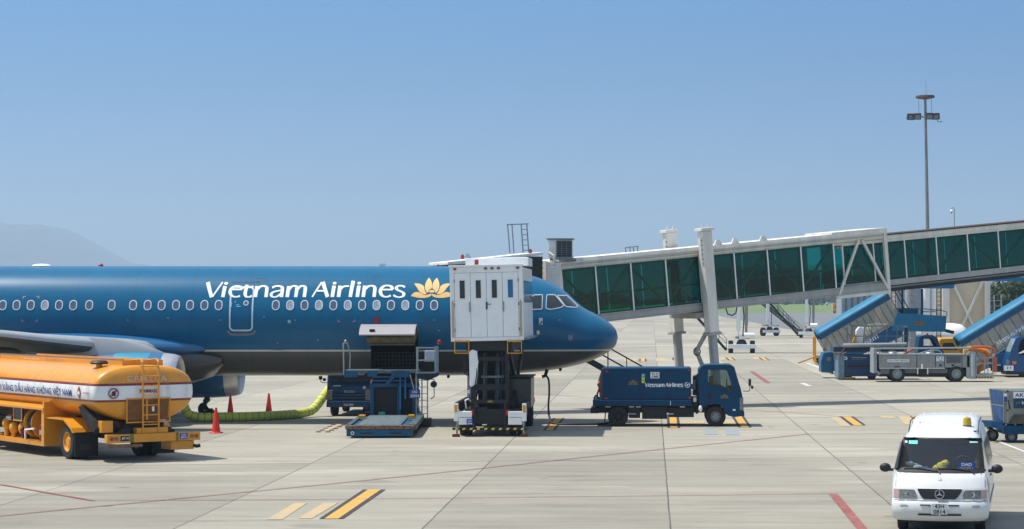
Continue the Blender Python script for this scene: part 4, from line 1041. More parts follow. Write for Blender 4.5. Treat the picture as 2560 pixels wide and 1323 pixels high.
for px, lab in ((2234, 'dark ladder-like cable duct with bright rungs left of the pillars'), (2347, 'cable duct with bright rungs right of the white pillar')):
    p = at(px, 905, 149); t = thing('cable_ladder', lab, 'cable duct', (p.x, 149, 0), 0, 'vertical cable ducts'); q = MB()
    q.bb(-.16, -.11, 0, .1, 0, 5.6); q.bb(.11, .16, 0, .1, 0, 5.6); q.build('side_rail', mat('brown_steel', (104, 84, 68), .7), t, 0)
    q = MB()
    for k in range(18): q.bb(-.108, .108, .01, .06, .3+k*.29, .4+k*.29)
    q.build('rungs', white, t, 0)
p = at(2222, 905, 152); t = thing('building_corner', 'pinkish cream wall corner behind the upper end of the stair canopy', 'building', (p.x, 152, 0)); MB().bb(-.55, .55, 0, 4, 0, 5.7).build('wall', mat('pink_cream_wall', (205, 180, 160), .8, 0, 0, .06), t, 0)
MB().bb(-.6, .6, -.06, 4.06, 5.702, 5.85).build('roof', bwhite, t, 0)
# white horizontal tank on a trailer behind the stairs
p = at(2285, 880, 150); t = thing('white_tank', 'white horizontal tank standing behind the passenger stairs', 'tank', (p.x, 150, 0))
MB().lathe([(0, -3.6), (.5, -3.55), (.78, -3.2), (.85, -2.6), (.85, 2.6), (.78, 3.2), (.5, 3.55), (0, 3.6)], (0, 0, 2.2), 'x', 28).build('vessel', white, t, 50)
b = MB()
for x in (-2, 2): b.bb(x-.15, x+.15, -.6, .6, .0, 1.6)
b.build('saddle', bgrey, t, 0); b = MB()
for k in range(14): b.beam((-3.2+k*.5, -1.0, .0), (-3.2+k*.5, -1.0, 1.3), .04)
b.beam((-3.3, -1.0, 1.3), (3.4, -1.0, 1.3), .05); b.beam((-3.3, -1.0, .7), (3.4, -1.0, .7), .05)
b.build('guard_rail', bgrey, t, 0)
# tall ladder frame right of the tower
p = at(2478, 820, 158); t = thing('scaffold_stair', 'white wire scaffold steps standing right of the cream tower', 'scaffold', (p.x, 158, 0)); q = MB()
for x in (-.75, -.2, .35, .85): q.beam((x, 0, 0), (x-.1, .3, 5.0 if x > .3 else 6.6), .08)
for k in range(16): q.beam((-.8, 0, .4+k*.38), (.85 if k < 12 else -.1, 0, .4+k*.38), .04)
q.build('frame', mat('white_wire', (196, 202, 204), .5), t, 0)
# far terminal glimpsed under the bridge
p = at(2150, 775, 430); t = thing('far_terminal', 'low grey far terminal front seen under the bridge', 'building', (p.x, 430, 0))
MB().bb(-3.6, 60, 0, 12, 0, 7.5).build('wall', mat('far_wall_grey', (150, 158, 160), .8), t, 0)
for k in range(9): MB().bb(-3.0+k*1.2, -2.5+k*1.2, -.05, -.005, .6, 5.6).build('window', mat('far_window', (90, 104, 112), .3), t, 0)
MB().bb(-3.8, 60, -.6, 12.4, 7.502, 8.0).build('roof', bwhite, t, 0)
def far_car(px, py, c, lab, L=4.2, gname='vehicles parked beyond the taxiway'):
    p = at(px, py, 990); p.z = 2.62; t = thing('parked_car', lab, 'car', p, 0, gname); h = 1.45
    MB().pris([(-L/2, .3), (L/2, .3), (L/2, .85), (L*.3, .95), (L*.16, h), (-L*.3, h), (-L*.42, .95), (-L/2, .9)], 'y', -.85, .85).build('body', c, t, 30, bev=.05)
    b = MB(); b.pris([(L*.25, .96), (L*.14, h-.07), (-L*.27, h-.07), (-L*.37, .96)], 'y', -.862, .862); b.build('window', mat('car_glass', (40, 48, 54), .1), t, 0)
    for x in (-L*.31, L*.31):
        for y in (-.8, .8): MB().cyl((x, y-.1, .32), (x, y+.1, .32), .32, n=16).build('wheel', rub, t)
far_car(2075, 770.5, white, 'white car parked beyond the taxiway, left'); far_car(2048, 771, mat('car_silver', (150, 155, 160), .3, .5), 'silver car parked left of the white one')
far_car(2035, 770.2, navy, 'dark car at the left end of the far row')
Yg = gy(783.5); p = gnd(2096, 783.5); t = thing('ground_power_unit', 'yellow box shaped ground unit at the taxiway edge', 'ground unit', p)
k = Yg/FPX; MB().pris([(-14*k, 5*k), (14*k, 5*k), (15*k, 15*k), (11*k, 25*k), (-13*k, 25*k), (-14*k, 15*k)], 'y', 0, 3).build('body', yellow, t, 0, bev=.1)
for x in (-9, 9): MB().cyl((x*k, .2, 3.5*k), (x*k, .9, 3.5*k), 3.5*k, n=14).build('wheel', rub, t)
MB().bb(-9*k, 8*k, -.02, 0, 13*k, 19*k).build('louvre', mat('louvre_brown', (150, 100, 20), .6), t, 0)
p = gnd(2126, 785); t = thing('yellow_gantry', 'orange yellow sign board on thin legs behind the fence', 'sign', p); k = gy(785)/FPX
MB().bb(-13*k, 13*k, 0, .3, 10*k, 18*k).build('board', yellow, t, 0)
b = MB()
for x in (-10, 10): b.beam((x*k, .15, 0), (x*k, .15, 10*k), 1.2*k)
b.build('leg', grey, t, 0)
p = gnd(2140, 784); t = thing('fence', 'tall pale railing fence in front of the far terminal', 'fence', p); k = gy(784)/FPX
b = MB()
for i in range(34): b.beam((-36*k+i*2.2*k, 0, 0), (-36*k+i*2.2*k, 0, 40*k), .5*k)
b.build('palings', bgrey, t, 0); b = MB()
for i in range(4): b.beam((-37*k+i*25*k, 0, 0), (-37*k+i*25*k, 0, 44*k), 1.6*k)
b.build('post', bwhite, t, 0); MB().beam((-37*k, 0, 39*k), (38*k, 0, 39*k), 1*k).build('rail', bwhite, t, 0)
# ================================================================ VEHICLES: shared pieces
def wheel(par, c, r, wd, ax='y', rim=None, rr=.55, name='wheel'):
    """tyre with a dished rim as its sub-part"""
    c = Vector(c); w_ = thing(name, None, None); w_.parent = par; w_.location = c
    h = wd/2
    MB().lathe([(r*rr, -h), (r*.93, -h), (r, -h*.7), (r, h*.7), (r*.93, h), (r*rr, h)], ax=ax, n=30).build('tyre', rub, w_, 30)
    b = MB().lathe([(r*rr, -h*.96), (r*rr*.9, -h*.9), (r*rr*.82, -h*.45), (r*.3, -h*.4), (r*.26, -h*.85), (0, -h*.88)], ax=ax, n=26)
    b.lathe([(r*rr, h*.96), (r*rr*.9, h*.9), (r*rr*.82, h*.45), (r*.3, h*.4), (r*.26, h*.85), (0, h*.88)], ax=ax, n=26)
    b.build('rim', rim or grey, w_, 40); return w_
def rectz(par, name, m, x0, x1, y, z0, z1, th=.01):
    return MB().bb(x0, x1, y-th, y, z0, z1).build(name, m, par, 0)

# ---------------------------------------------------------------- FUEL TRUCK (local: x right, y forward; wheel contact at origin)
FA = R(37.2)
ft = thing('fuel_truck', 'orange aviation fuel tanker with a white band and a ladder at its rear', 'fuel truck', (-16.87, 63.35, 0), FA)
TXC, TZC, TW_, THH = 1.5, 1.93, 1.53, .80
def tsec(a, k=1.0, ex=2.7):
    c, s_ = math.cos(a), math.sin(a)
    x = TW_*k*abs(c)**(2/ex)*(1 if c > 0 else -1); z = THH*k*abs(s_)**(2/(2.0 if s_ < 0 else ex))*(1 if s_ > 0 else -1)
    if z < 0: x *= 1-.10*(z/THH)**2
    return TXC+x, TZC+z
def tank_mat():
    m = bpy.data.materials.new('fuel_tank_paint'); m.use_nodes = True; t = m.node_tree; p = t.nodes['Principled BSDF']; L = t.links.new
    tc = t.nodes.new('ShaderNodeTexCoord'); s = t.nodes.new('ShaderNodeSeparateXYZ'); L(tc.outputs['Object'], s.inputs[0])
    mr = t.nodes.new('ShaderNodeMapRange'); mr.inputs[1].default_value = 1; mr.inputs[2].default_value = 3; L(s.outputs[2], mr.inputs[0])
    cr = t.nodes.new('ShaderNodeValToRGB'); cr.color_ramp.interpolation = 'CONSTANT'; L(mr.outputs[0], cr.inputs[0]); e = cr.color_ramp.elements
    O = (*lin((220, 146, 22)), 1); Wn = (*lin((226, 228, 226)), 1); Rd = (*lin((122, 24, 28)), 1)
    e[0].position = 0; e[0].color = O; e[1].position = (1.70-1)/2; e[1].color = Rd
    for z, c in ((1.76, Wn), (2.15, Rd), (2.225, O)): x = e.new((z-1)/2); x.color = c
    n = t.nodes.new('ShaderNodeTexNoise'); n.inputs['Scale'].default_value = 2; n.inputs['Detail'].default_value = 7
    mp = t.nodes.new('ShaderNodeMapping'); mp.inputs['Scale'].default_value = (2, 2, .4); L(tc.outputs['Object'], mp.inputs[0]); L(mp.outputs[0], n.inputs['Vector'])
    r = t.nodes.new('ShaderNodeMapRange'); r.inputs[1].default_value = .45; r.inputs[2].default_value = .8; r.inputs[4].default_value = .42; L(n.outputs['Fac'], r.inputs[0])
    mx = t.nodes.new('ShaderNodeMix'); mx.data_type = 'RGBA'; L(r.outputs[0], mx.inputs[0]); L(cr.outputs[0], mx.inputs[6]); mx.inputs[7].default_value = (*lin((150, 108, 62)), 1)
    pg = t.nodes.new('ShaderNodeMath'); pg.operation = 'PINGPONG'; pg.inputs[1].default_value = .82; L(s.outputs[1], pg.inputs[0])
    lt = t.nodes.new('ShaderNodeMath'); lt.operation = 'LESS_THAN'; lt.inputs[1].default_value = .012; L(pg.outputs[0], lt.inputs[0])
    lf_ = t.nodes.new('ShaderNodeMath'); lf_.operation = 'MULTIPLY'; lf_.inputs[1].default_value = .3; L(lt.outputs[0], lf_.inputs[0])
    m3 = t.nodes.new('ShaderNodeMix'); m3.data_type = 'RGBA'; L(lf_.outputs[0], m3.inputs[0]); L(mx.outputs[2], m3.inputs[6]); m3.inputs[7].default_value = (.16, .09, .03, 1)
    L(m3.outputs[2], p.inputs['Base Color']); p.inputs['Roughness'].default_value = .38; p.inputs['Coat Weight'].default_value = .3; p.inputs['Coat Roughness'].default_value = .15
    return m
TM = tank_mat()
b = MB(); NT = 56; ys = [8.0, 4, 0, -1.3, -1.8]; ks = [1]*5
caps = [(1.0, -1.9), (.992, -1.96), (.97, -2.02), (.93, -2.06), (.8, -2.12), (.6, -2.17), (.35, -2.20), (.12, -2.21)]
for y, k in [(y, 1) for y in ys] + [(y, k) for k, y in caps]:
    for j in range(NT): x, z = tsec(2*math.pi*j/NT, k); b.v.append(Vector((x, y, z)))
for i in range(len(ys)+len(caps)-1):
    for j in range(NT): a = i*NT+j; c_ = i*NT+(j+1) % NT; b.f.append([a, c_, c_+NT, a+NT])
b.f.append(list(range(NT))); b.f.append([(len(ys)+len(caps)-1)*NT+j for j in range(NT)])
b.build('tank', TM, ft, 50)
def capy(x, z, off=.02):
    k = max(abs(x-TXC)/TW_, abs(z-TZC)/THH, ((abs(x-TXC)/TW_)**2.5+(abs(z-TZC)/THH)**2.5)**.4)
    for (k0, y0), (k1, y1) in zip(caps, caps[1:]):
        if k >= k1: t_ = (k-k1)/(k0-k1) if k < k0 else 1; return y1+(y0-y1)*t_-off
    return caps[-1][1]-off
def sidex(z, off=.015):
    u = (z-TZC)/THH; ex = 2.7 if u > 0 else 2.0
    x = TW_*(max(0, 1-abs(u)**ex))**(1/2.7)
    if u < 0: x *= 1-.10*u*u
    return TXC-x-off
# coaming and top gear
b = MB(); b.bb(1.0, 1.04, -1.6, 7.8, 2.64, 2.86); b.bb(2.2, 2.24, -1.6, 7.8, 2.64, 2.86); b.bb(1.0, 2.24, -1.64, -1.602, 2.62, 2.86)
b.build('coaming', orange, ft, 0)
MB().bb(.995, 1.06, -1.6, 7.8, 2.862, 2.89).build('rail_top', grey, ft, 0)
for k, y in enumerate((0.0,)):
    v_ = MB().cyl((.62, y-.9, 2.5), (.62, y-.9, 2.76), .09).build('vent_stem', orange, ft); MB().lathe([(0, 2.86), (.2, 2.85), (.26, 2.79), (.24, 2.745), (.1, 2.74)], (.62, y-.9, 0), 'z', 20).build('vent_cap', blk, v_, 50)
# rear ladder
l_ = thing('ladder', None, None); l_.parent = ft; l_.location = (0, -2.32, 0)
b = MB()
for x in (1.32, 1.80): b.tube([(x, .75, 2.86), (x, .15, 2.9), (x, .02, 2.82), (x, 0, 2.4), (x, 0, .82)], .025, 8)
b.build('rails', orange, l_)
for k in range(7): MB().cyl((1.32, 0, 1.05+k*.275), (1.80, 0, 1.05+k*.275), .018, n=8).build('rung', orange, l_)
# rear hatch recess
q = MB(); q.pris([(.92, 1.18), (2.12, 1.18), (2.16, 1.76), (.9, 1.76)], 'y', -2.205, -2.19)
q.build('rear_panel', mat('brown_panel', (128, 78, 22), .6, 0, 0, .2, 5), ft, 0)
b = MB(); b.bb(.86, 2.2, -2.235, -2.206, 1.765, 1.80); b.bb(.86, .9, -2.23, -2.206, 1.14, 1.76); b.bb(2.165, 2.2, -2.23, -2.206, 1.14, 1.76); b.bb(.86, 2.2, -2.24, -2.206, 1.10, 1.138); b.bb(1.46, 1.52, -2.22, -2.206, 1.18, 1.76)
b.build('panel_frame', orange, ft, 0)
rectz(ft, 'pipe_stub', white, 1.62, 1.68, -2.24, 1.42, 1.56, .05)
# writing
lettering('CẤM LỬA', 1.2, .26, mat('faded_grey_lettering', (204, 190, 172), .6), ft, (0, 0, 0), fn=lambda u, v: (1.5+u, capy(1.5+u, 2.40+v, .03), 2.40+v))
lettering('FLAMMABLE', .6, .10, wine, ft, (0, 0, 0), fn=lambda u, v: (1.56+u, capy(1.56+u, 2.0+v, .03), 2.0+v))
lettering('Y XĂNG DẦU HÀNG KHÔNG VIỆT NAM', 5.6, .36, btxt, ft, (0, 0, 0), fn=lambda u, v: (sidex(1.95+v, .02), 2.33-u, 1.95+v), shear=-.12)
lettering('XĂNG DẦU · JET A1', 1.6, .07, mat('faded_violet_text', (176, 150, 160), .6), ft, (0, 0, 0), fn=lambda u, v: (.985, 3.3-u, 2.78+v))
lettering('CÔNG TY XĂNG DẦU', 1.3, .07, mat('faded_white_text', (236, 216, 190), .6), ft, (0, 0, 0), fn=lambda u, v: (.985, 5.1-u, 2.78+v))
lettering('1863 KEROSENE', .62, .05, wine, ft, (0, 0, 0), fn=lambda u, v: (sidex(1.95+v, .02), -1.55-u*.8, 1.95+v))
b = MB(); yc = -1.02
for pts, m_, o, nm in (([(0, .2), (.14, 0), (0, -.2), (-.14, 0)], mat('diamond_red', (176, 40, 34), .5), .022, 'hazard_diamond'), ([(0, .07), (.07, 0), (0, -.07), (-.07, 0)], wtxt, .03, 'diamond_centre')):
    b = MB(); b.quad(*[(sidex(1.95+v, o), yc-u, 1.95+v) for u, v in pts]); b.build(nm, m_, ft, 0, fixn=False)
b = MB(); n = 28
for i in range(n):
    a0, a1 = 2*math.pi*i/n, 2*math.pi*(i+1)/n; b.quad(*[(.50+r*math.cos(a), capy(.50+r*math.cos(a), 1.95+r*math.sin(a), .03), 1.95+r*math.sin(a)) for r, a in ((.12, a0), (.15, a0), (.15, a1), (.12, a1))])
b.quad(*[(.50+x, capy(.5+x, 1.95+z, .034), 1.95+z) for x, z in ((-.1, -.08), (-.08, -.1), (.1, .08), (.08, .1))])
b.build('no_phone_sign', wine, ft, 0, fixn=False)
b = MB(); b.quad(*[(.50+x, capy(.5+x, 1.95+z, .027), 1.95+z) for x, z in ((-.05, -.07), (.06, -.07), (.06, .07), (-.04, .05))]); b.build('phone_symbol', ktxt, ft, 0, fixn=False)
# rear bumper
bp = MB(); bp.bb(.22, 3.06, -2.38, -2.2, .56, .80); bp = bp.build('rear_bumper', orange, ft, 0, bev=.012)
b = MB(); b.bb(.9, 1.02, -2.384, -2.381, .56, .8); b.bb(2.3, 2.38, -2.384, -2.381, .56, .8); b.build('green_strap', mat('olive_strap', (120, 112, 30), .7), bp, 0)
for x in (.36, 2.94): MB().cyl((x, -2.38, .68), (x, -2.40, .68), .055, n=14).build('tail_lamp', lampred, bp)
for x in (.5, 2.80): MB().bb(x-.06, x+.06, -2.395, -2.382, .63, .73).build('reflector', mat('dull_lens', (140, 100, 70), .3), bp, 0)
MB().bb(.62, 1.0-.12, -2.388, -2.382, .61, .75).build('jet_label', ktxt, bp, 0); lettering('JET A1', .22, .08, wtxt, bp, (.76, -2.392, .68))
pl = MB().bb(2.42, 2.66, -2.392, -2.382, .60, .77).build('number_plate', plateb, bp, 0); lettering('DAD', .14, .05, wtxt, pl, (2.54, -2.396, .725)); lettering('20912', .19, .055, wtxt, pl, (2.54, -2.396, .65))
b = MB(); b.bb(.16, .5, -2.15, -1.9, .85, 1.18); b.bb(1.15, 2.1, -2.3, -2.0, .80+.002, .96); b.build('bumper_bracket', orange, ft, 0, bev=.01)
MB().bb(2.2, 2.9, -2.3, -1.6, .30, .55).build('rear_box', orange, ft, 0, bev=.01)
MB().cyl((.3, -2.3, .47), (1.3, -2.3, .47), .05).build('exhaust_pipe', mat('rusty_pipe', (150, 120, 96), .6, .4, 0, .3, 6), ft)
MB().tube([(2.85, -2.2, .42), (2.95, -2.35, .38), (3.05, -2.4, .4)], .05).build('tow_hook', blk, ft)
# chassis, mudguards and flaps
b = MB(); b.bb(.7, 1.0, -2.2, 8, .62, .95); b.bb(1.95, 2.25, -2.2, 8, .62, .95); b.bb(.9, 2.1, -2, 7.8, .75, 1.12); b.build('chassis', blk, ft, 0)
for sx in (0, 1):
    x0, x1 = (-.06, .62) if sx == 0 else (2.3, 2.98)
    b = MB(); b.pris([(1.42, 1.16), (.05, 1.16), (-.52, .92), (-.62, .78), (-.58, .78), (-.46, .88), (.07, 1.12), (1.42, 1.12)], 'x', x0, x1); b.build('mudguard', orange, ft, 0)
    MB().bb(x0+.02, x1+.04, -.74, -.71, .1, .80).build('mud_flap', mat('black_rubber_flap', (32, 34, 36), .8), ft, 0)
    MB().bb(x0+.18, x1-.16, -.748, -.742, .30, .46).build('flap_print', mat('flap_print', (48, 52, 60), .8), ft, 0)
for x, y in ((.16, 0), (.48, 0), (2.62, 0), (2.30, 0), (.16, 7.2), (2.62, 7.2)):
    wheel(ft, (x, y, .50), .50, .28, 'x', orange, .58)
# black shape standing in for the shadowed recess beneath the tank
b = MB(); b.pris([(-.72, 1.56), (-1.08, 1.58), (-1.35, 1.36), (-1.75, 1.18), (-2.0, .95), (-1.9, .8), (-1.4, 1.0), (-1.05, 1.25)], 'x', .04, .7); b.build('shadow_recess', mat('recess_shade_black', (24, 22, 18), .9, 0, 0, .2, 6), ft, 0, bev=.04)
lettering('JET', .2, .07, MATS['faded_grey_lettering'], ft, (0, 0, 0), fn=lambda u, v: (.12, .3-u, 1.52+v))
# pump cabinet on the left
b = MB(); b.bb(-.12, .9, 1.36, 1.46, .3, 1.6); b.bb(-.12, -.04, 1.46, 1.56, .3, 1.45); b.bb(-.12, .9, 1.56, 6.4, .3, .42); b.bb(.84, .9, 1.5, 6.4, .42, 1.5); b.bb(-.12, -.04, 6.3, 6.4, .42, 1.4)
b.pris([(-.16, 1.42), (-.16, 1.36), (.1, 1.42), (.9, 1.66), (.9, 1.72)], 'y', 1.34, 6.42)
cb_ = b.build('pump_cabinet', orange, ft, 0)
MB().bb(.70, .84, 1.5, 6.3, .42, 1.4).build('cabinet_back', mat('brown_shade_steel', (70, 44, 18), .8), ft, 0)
for y in (2.55,): 
    rl_ = thing('hose_reel', None, None); rl_.parent = ft; rl_.location = (.35, y+.15, .92)
    MB().cyl((0, -.26, 0), (0, .26, 0), .36, n=28).build('hose_coil', mat('black_hose', (28, 28, 30), .7, 0, 0, .3, 20, bump=.6), rl_)
    for q in (-.29, .29): MB().lathe([(.1, q-.02), (.44, q-.02), (.46, q), (.44, q+.02), (.1, q+.02)], ax='y', n=28).build('reel_flange', orange, rl_)
b = MB(); b.cyl((0, 1.75, .44), (0, 1.75, .86), .095); b.sph((0, 1.75, .86), (.095, .095, .07)); b.cyl((0, 1.75, .9), (0, 1.75, 1.0), .035); b.build('fire_extinguisher', mat('extinguisher_red', (130, 26, 34), .35), ft)
MB().cyl((0, 1.75, .62), (0, 1.75, .76), .097).build('extinguisher_label', mat('pale_label', (180, 186, 176), .6), ft)
b = MB(); b.beam((-.2, 1.9, .80), (-.2, 2.6, .74), .05); b.beam((-.2, 2.6, .74), (-.2, 2.6, .46), .04); b.build('white_lever', white, ft, 0)
MB().bb(-.02, .05, 3.35, 3.95, .98, 1.36).build('gauge_panel', mat('gauge_panel', (60, 62, 56), .4, .2, 0, .3, 14), ft, 0); b = MB()
b.bb(-.035, -.021, 3.3, 3.36, .94, 1.4); b.bb(-.035, -.021, 3.95, 4.0, .94, 1.4); b.bb(-.035, -.021, 3.36, 3.95, .94, .98); b.bb(-.035, -.021, 3.36, 3.95, 1.36, 1.4); b.build('panel_frame', orange, ft, 0)
for y, z, r in ((3.6, .72, .17), (4.4, .7, .15), (5.0, .8, .14)):
    MB().sph((.15, y, z), (r, r, r*1.3)).cyl((.15, y, .44), (.15, y, z), r*.5).build('pump', yellow, ft, 50)
b = MB().tube([(.05, 3.1, .44), (.02, 3.05, .9), (.2, 3.1, 1.2), (.4, 3.2, 1.35)], .07, 8); b.build('black_hose', mat('black_hose', ()) if 0 else MATS['black_hose'], ft)
MB().cyl((.1, 4.3, 1.0), (.1, 4.7, 1.0), .09).build('chrome_valve', chrome, ft)
b = MB().tube([(.0, 3.3, .46), (-.02, 3.35, .7), (.1, 3.4, .8)], .05, 8); b.build('red_hose', mat('red_hose', (110, 24, 30), .5), ft)
# cab, mostly out of the picture
b = MB(); b.pris([(8.3, .5), (10.3, .5), (10.35, 1.4), (10.1, 2.6), (8.3, 2.7)], 'x', .1, 2.75); b.build('cab', orange, ft, 0, bev=.08)
MB().pris([(9.0, 1.5), (10.0, 1.5), (9.85, 2.35), (9.0, 2.4)], 'x', .085, .099).build('cab_window', mat('dark_window', (30, 38, 44), .1), ft, 0)

# ---------------------------------------------------------------- AIR START TRUCK (side on, nose right)
TY = 79.7; tk = FPX/TY
st_ = thing('air_start_truck', 'blue truck with a closed equipment box, side-on under the aircraft nose', 'truck', at(1545, 1067, TY)*1.0)
st_.location.z = 0; SX = st_.location.x
def tx(px): return (px-CX)/tk-SX
def tz(py): return H-(py-HY)/tk
boxb = MB().bb(tx(1506), tx(1728), .0, 1.95, tz(999), tz(920)).build('equipment_box', blue2, st_, 0, bev=.03)
for px in (1600, 1672): MB().bb(tx(px)-.012, tx(px)+.012, -.012, -.001, tz(996), tz(924)).build('panel_seam', mat('dark_blue_seam', (0, 34, 66), .5), boxb, 0)
for px, py in ((1517, 929), (1724, 926), (1515, 996), (1724, 995)): MB().bb(tx(px)-.06, tx(px)+.06, -.02, -.002, tz(py)-.02, tz(py)+.03).build('marker_lamp', lampred, boxb, 0)
for px, py in ((1515, 933), (1515, 990), (1671, 930), (1671, 990), (1612, 988)): MB().bb(tx(px)-.03, tx(px)+.03, -.018, -.002, tz(py)-.06, tz(py)+.06).build('hinge', mat('dark_blue_seam', ()) if 0 else MATS['dark_blue_seam'], boxb, 0)
s_ = MB().bb(tx(1626), tx(1648.5), -.012, -.002, tz(946), tz(930.5)).build('maker_sign', wtxt, boxb, 0); lettering('TLD', .25, .135, ktxt, s_, (tx(1637.5), -.016, tz(937.5))); MB().bb(tx(1628), tx(1647), -.0165, -.0125, tz(943.7), tz(942.3)).build('sign_line', ktxt, s_, 0)
b = MB(); 
for k, (y0, m_) in enumerate(((935, 'pale_blue_placard'), (943, 'yellow_sticker'), (951, 'yellow_sticker'))):
    MB().bb(tx(1604), tx(1612), -.01, -.002, tz(y0+7), tz(y0)).build('sticker', mat(m_, (214, 214, 60) if 'yel' in m_ else (70, 180, 210), .5), boxb, 0)
nx0, nx1 = 510., 1016.
def mini_name(par, xa, xb, zb, y, m, tilt=0):
    """the airline's name between xa and xb on baseline zb"""
    k = (xb-xa)/(nx1-nx0); c, s_ = math.cos(tilt), math.sin(tilt)
    def f(x, yy, i):
        u = (x-nx0)*k; v = (743.8-yy)*k*1.35
        return Vector((xa+u*c-v*s_, y-.0004*(i % 9), zb+u*s_+v*c))
    return airline_name(f, m, par, 'airline_lettering', BV)
mini_name(boxb, tx(1612), tx(1708), tz(967.5), -.012, wtxt)
b = MB(); c0 = (tx(1718.5), tz(962.5)); n = 24
for i in range(n):
    if i in (4, 5, 15): continue
    a0, a1 = 2*math.pi*i/n, 2*math.pi*(i+1)/n; b.quad(*[(c0[0]+r*math.cos(a), -.01, c0[1]+r*math.sin(a)) for r, a in ((.075, a0), (.10, a0), (.10, a1), (.075, a1))])
b.pris([(c0[0]-.05, c0[1]-.03), (c0[0]+.0, c0[1]-.04), (c0[0]+.05, c0[1]+.02), (c0[0]+.03, c0[1]+.045), (c0[0]-.03, c0[1]+.01)], 'y', -.012, -.006)
b.build('round_badge', wtxt, boxb, 0, fixn=False)
def lotus_mini(par, x, z, s, y, m=dgold, name='lotus_emblem', tilt=0):
    b = MB(); k = s/95.
    for P_ in LOT: b.add([(x+(px-cxl)*k, y, z+(735-py)*k) for px, py in P_], [list(range(len(P_)))])
    return b.build(name, m, par, 0, fixn=False)
lotus_mini(boxb, tx(1583), tz(960), .36, -.008)
MB().bb(tx(1482), tx(1729), -.05, 2.0, tz(1015), tz(1000)).build('deck', blue2, st_, 0, bev=.02)
b = MB(); b.bb(tx(1490), tx(1770), .35, .65, tz(1033), tz(1016.5)); b.bb(tx(1490), tx(1770), 1.35, 1.65, tz(1033), tz(1016.5)); b.bb(tx(1572), tx(1600), .15, 1.9, tz(1046), tz(1017)); b.bb(tx(1605), tx(1668), .1, 1.8, tz(1048), tz(1018)); b.bb(tx(1672), tx(1735), .2, 1.8, tz(1044), tz(1020)); b.build('chassis', blk, st_, 0)
MB().bb(tx(1476), tx(1498), .1, 1.9, tz(1034), tz(1020)).build('rear_bumper', blk, st_, 0, bev=.03)
b = MB()
for px in (1514, 1573, 1590, 1700): b.bb(tx(px), tx(px+12), .05, .12, tz(1018.6), tz(1016.5))
b.bb(tx(1666), tx(1684), -.0, .05, tz(1036), tz(1034.5)); b.bb(tx(1570), tx(1590), .1, .14, tz(1036), tz(1034.8)); b.build('side_lamp', white, st_, 0)
MB().bb(tx(1676)-.01, tx(1676)+.012, -.07, -.052, tz(1013), tz(1003)).build('latch', white, st_, 0)
MB().pris([(tx(1494), tz(956)), (tx(1504), tz(924)), (tx(1506), tz(924)), (tx(1506), tz(998)), (tx(1500), tz(998))], 'y', .1, 1.7).build('rear_hood', mat('dull_grey_panel', (110, 104, 98), .6), st_, 0)
MB().tube([(tx(1501), .2, tz(998)), (tx(1500), .1, tz(975)), (tx(1494), .05, tz(960)), (tx(1499), .1, tz(954)), (tx(1498), .2, tz(972)), (tx(1493), .3, tz(985)), (tx(1492), .3, tz(998))], .035, 8).build('red_hose', mat('hose_red', (176, 50, 38), .5), st_)
MB().tube([(tx(1499), .3, tz(998)), (tx(1489), .3, tz(990)), (tx(1484), .3, tz(998))], .04, 8).build('black_hose', blk, st_)
for px, rm in ((1545, blk), (1789, grey)):
    for y in (.16, 1.72): wheel(st_, (tx(px), y, .37), .372, .24, 'y', rm, .5)
b = MB()
for i in range(6): a = i*math.pi/3; b.cyl((tx(1789)+.1*math.cos(a), .02, .37+.1*math.sin(a)), (tx(1789)+.1*math.cos(a), .07, .37+.1*math.sin(a)), .018, n=6)
b.build('wheel_nuts', chrome, st_)
b = MB(); b.pris([(tx(1733), tz(990)), (tx(1743), tz(990)), (tx(1743), tz(938)), (tx(1733), tz(942))], 'y', .3, .9); b.build('air_filter', blk, st_, 0, bev=.02)
b = MB(); b.cyl((tx(1736), .25, tz(950)), (tx(1736), .25, tz(975)), .06); b.build('filter_canister', mat('blue_grey_can', (90, 104, 128), .5), st_)
MB().bb(tx(1733), tx(1742), .15, .3, tz(1006), tz(994)).build('white_tank_piece', white, st_, 0, bev=.03)
MB().tube([(tx(1745), .15, tz(935)), (tx(1744), .12, tz(960)), (tx(1745), .12, tz(1005)), (tx(1742), .1, tz(1035))], .045, 8).build('intake_snorkel', blk, st_)
MB().sph((tx(1751), -.02, tz(1022)), (.07, .05, .12)).build('white_canister', white, st_, 60)
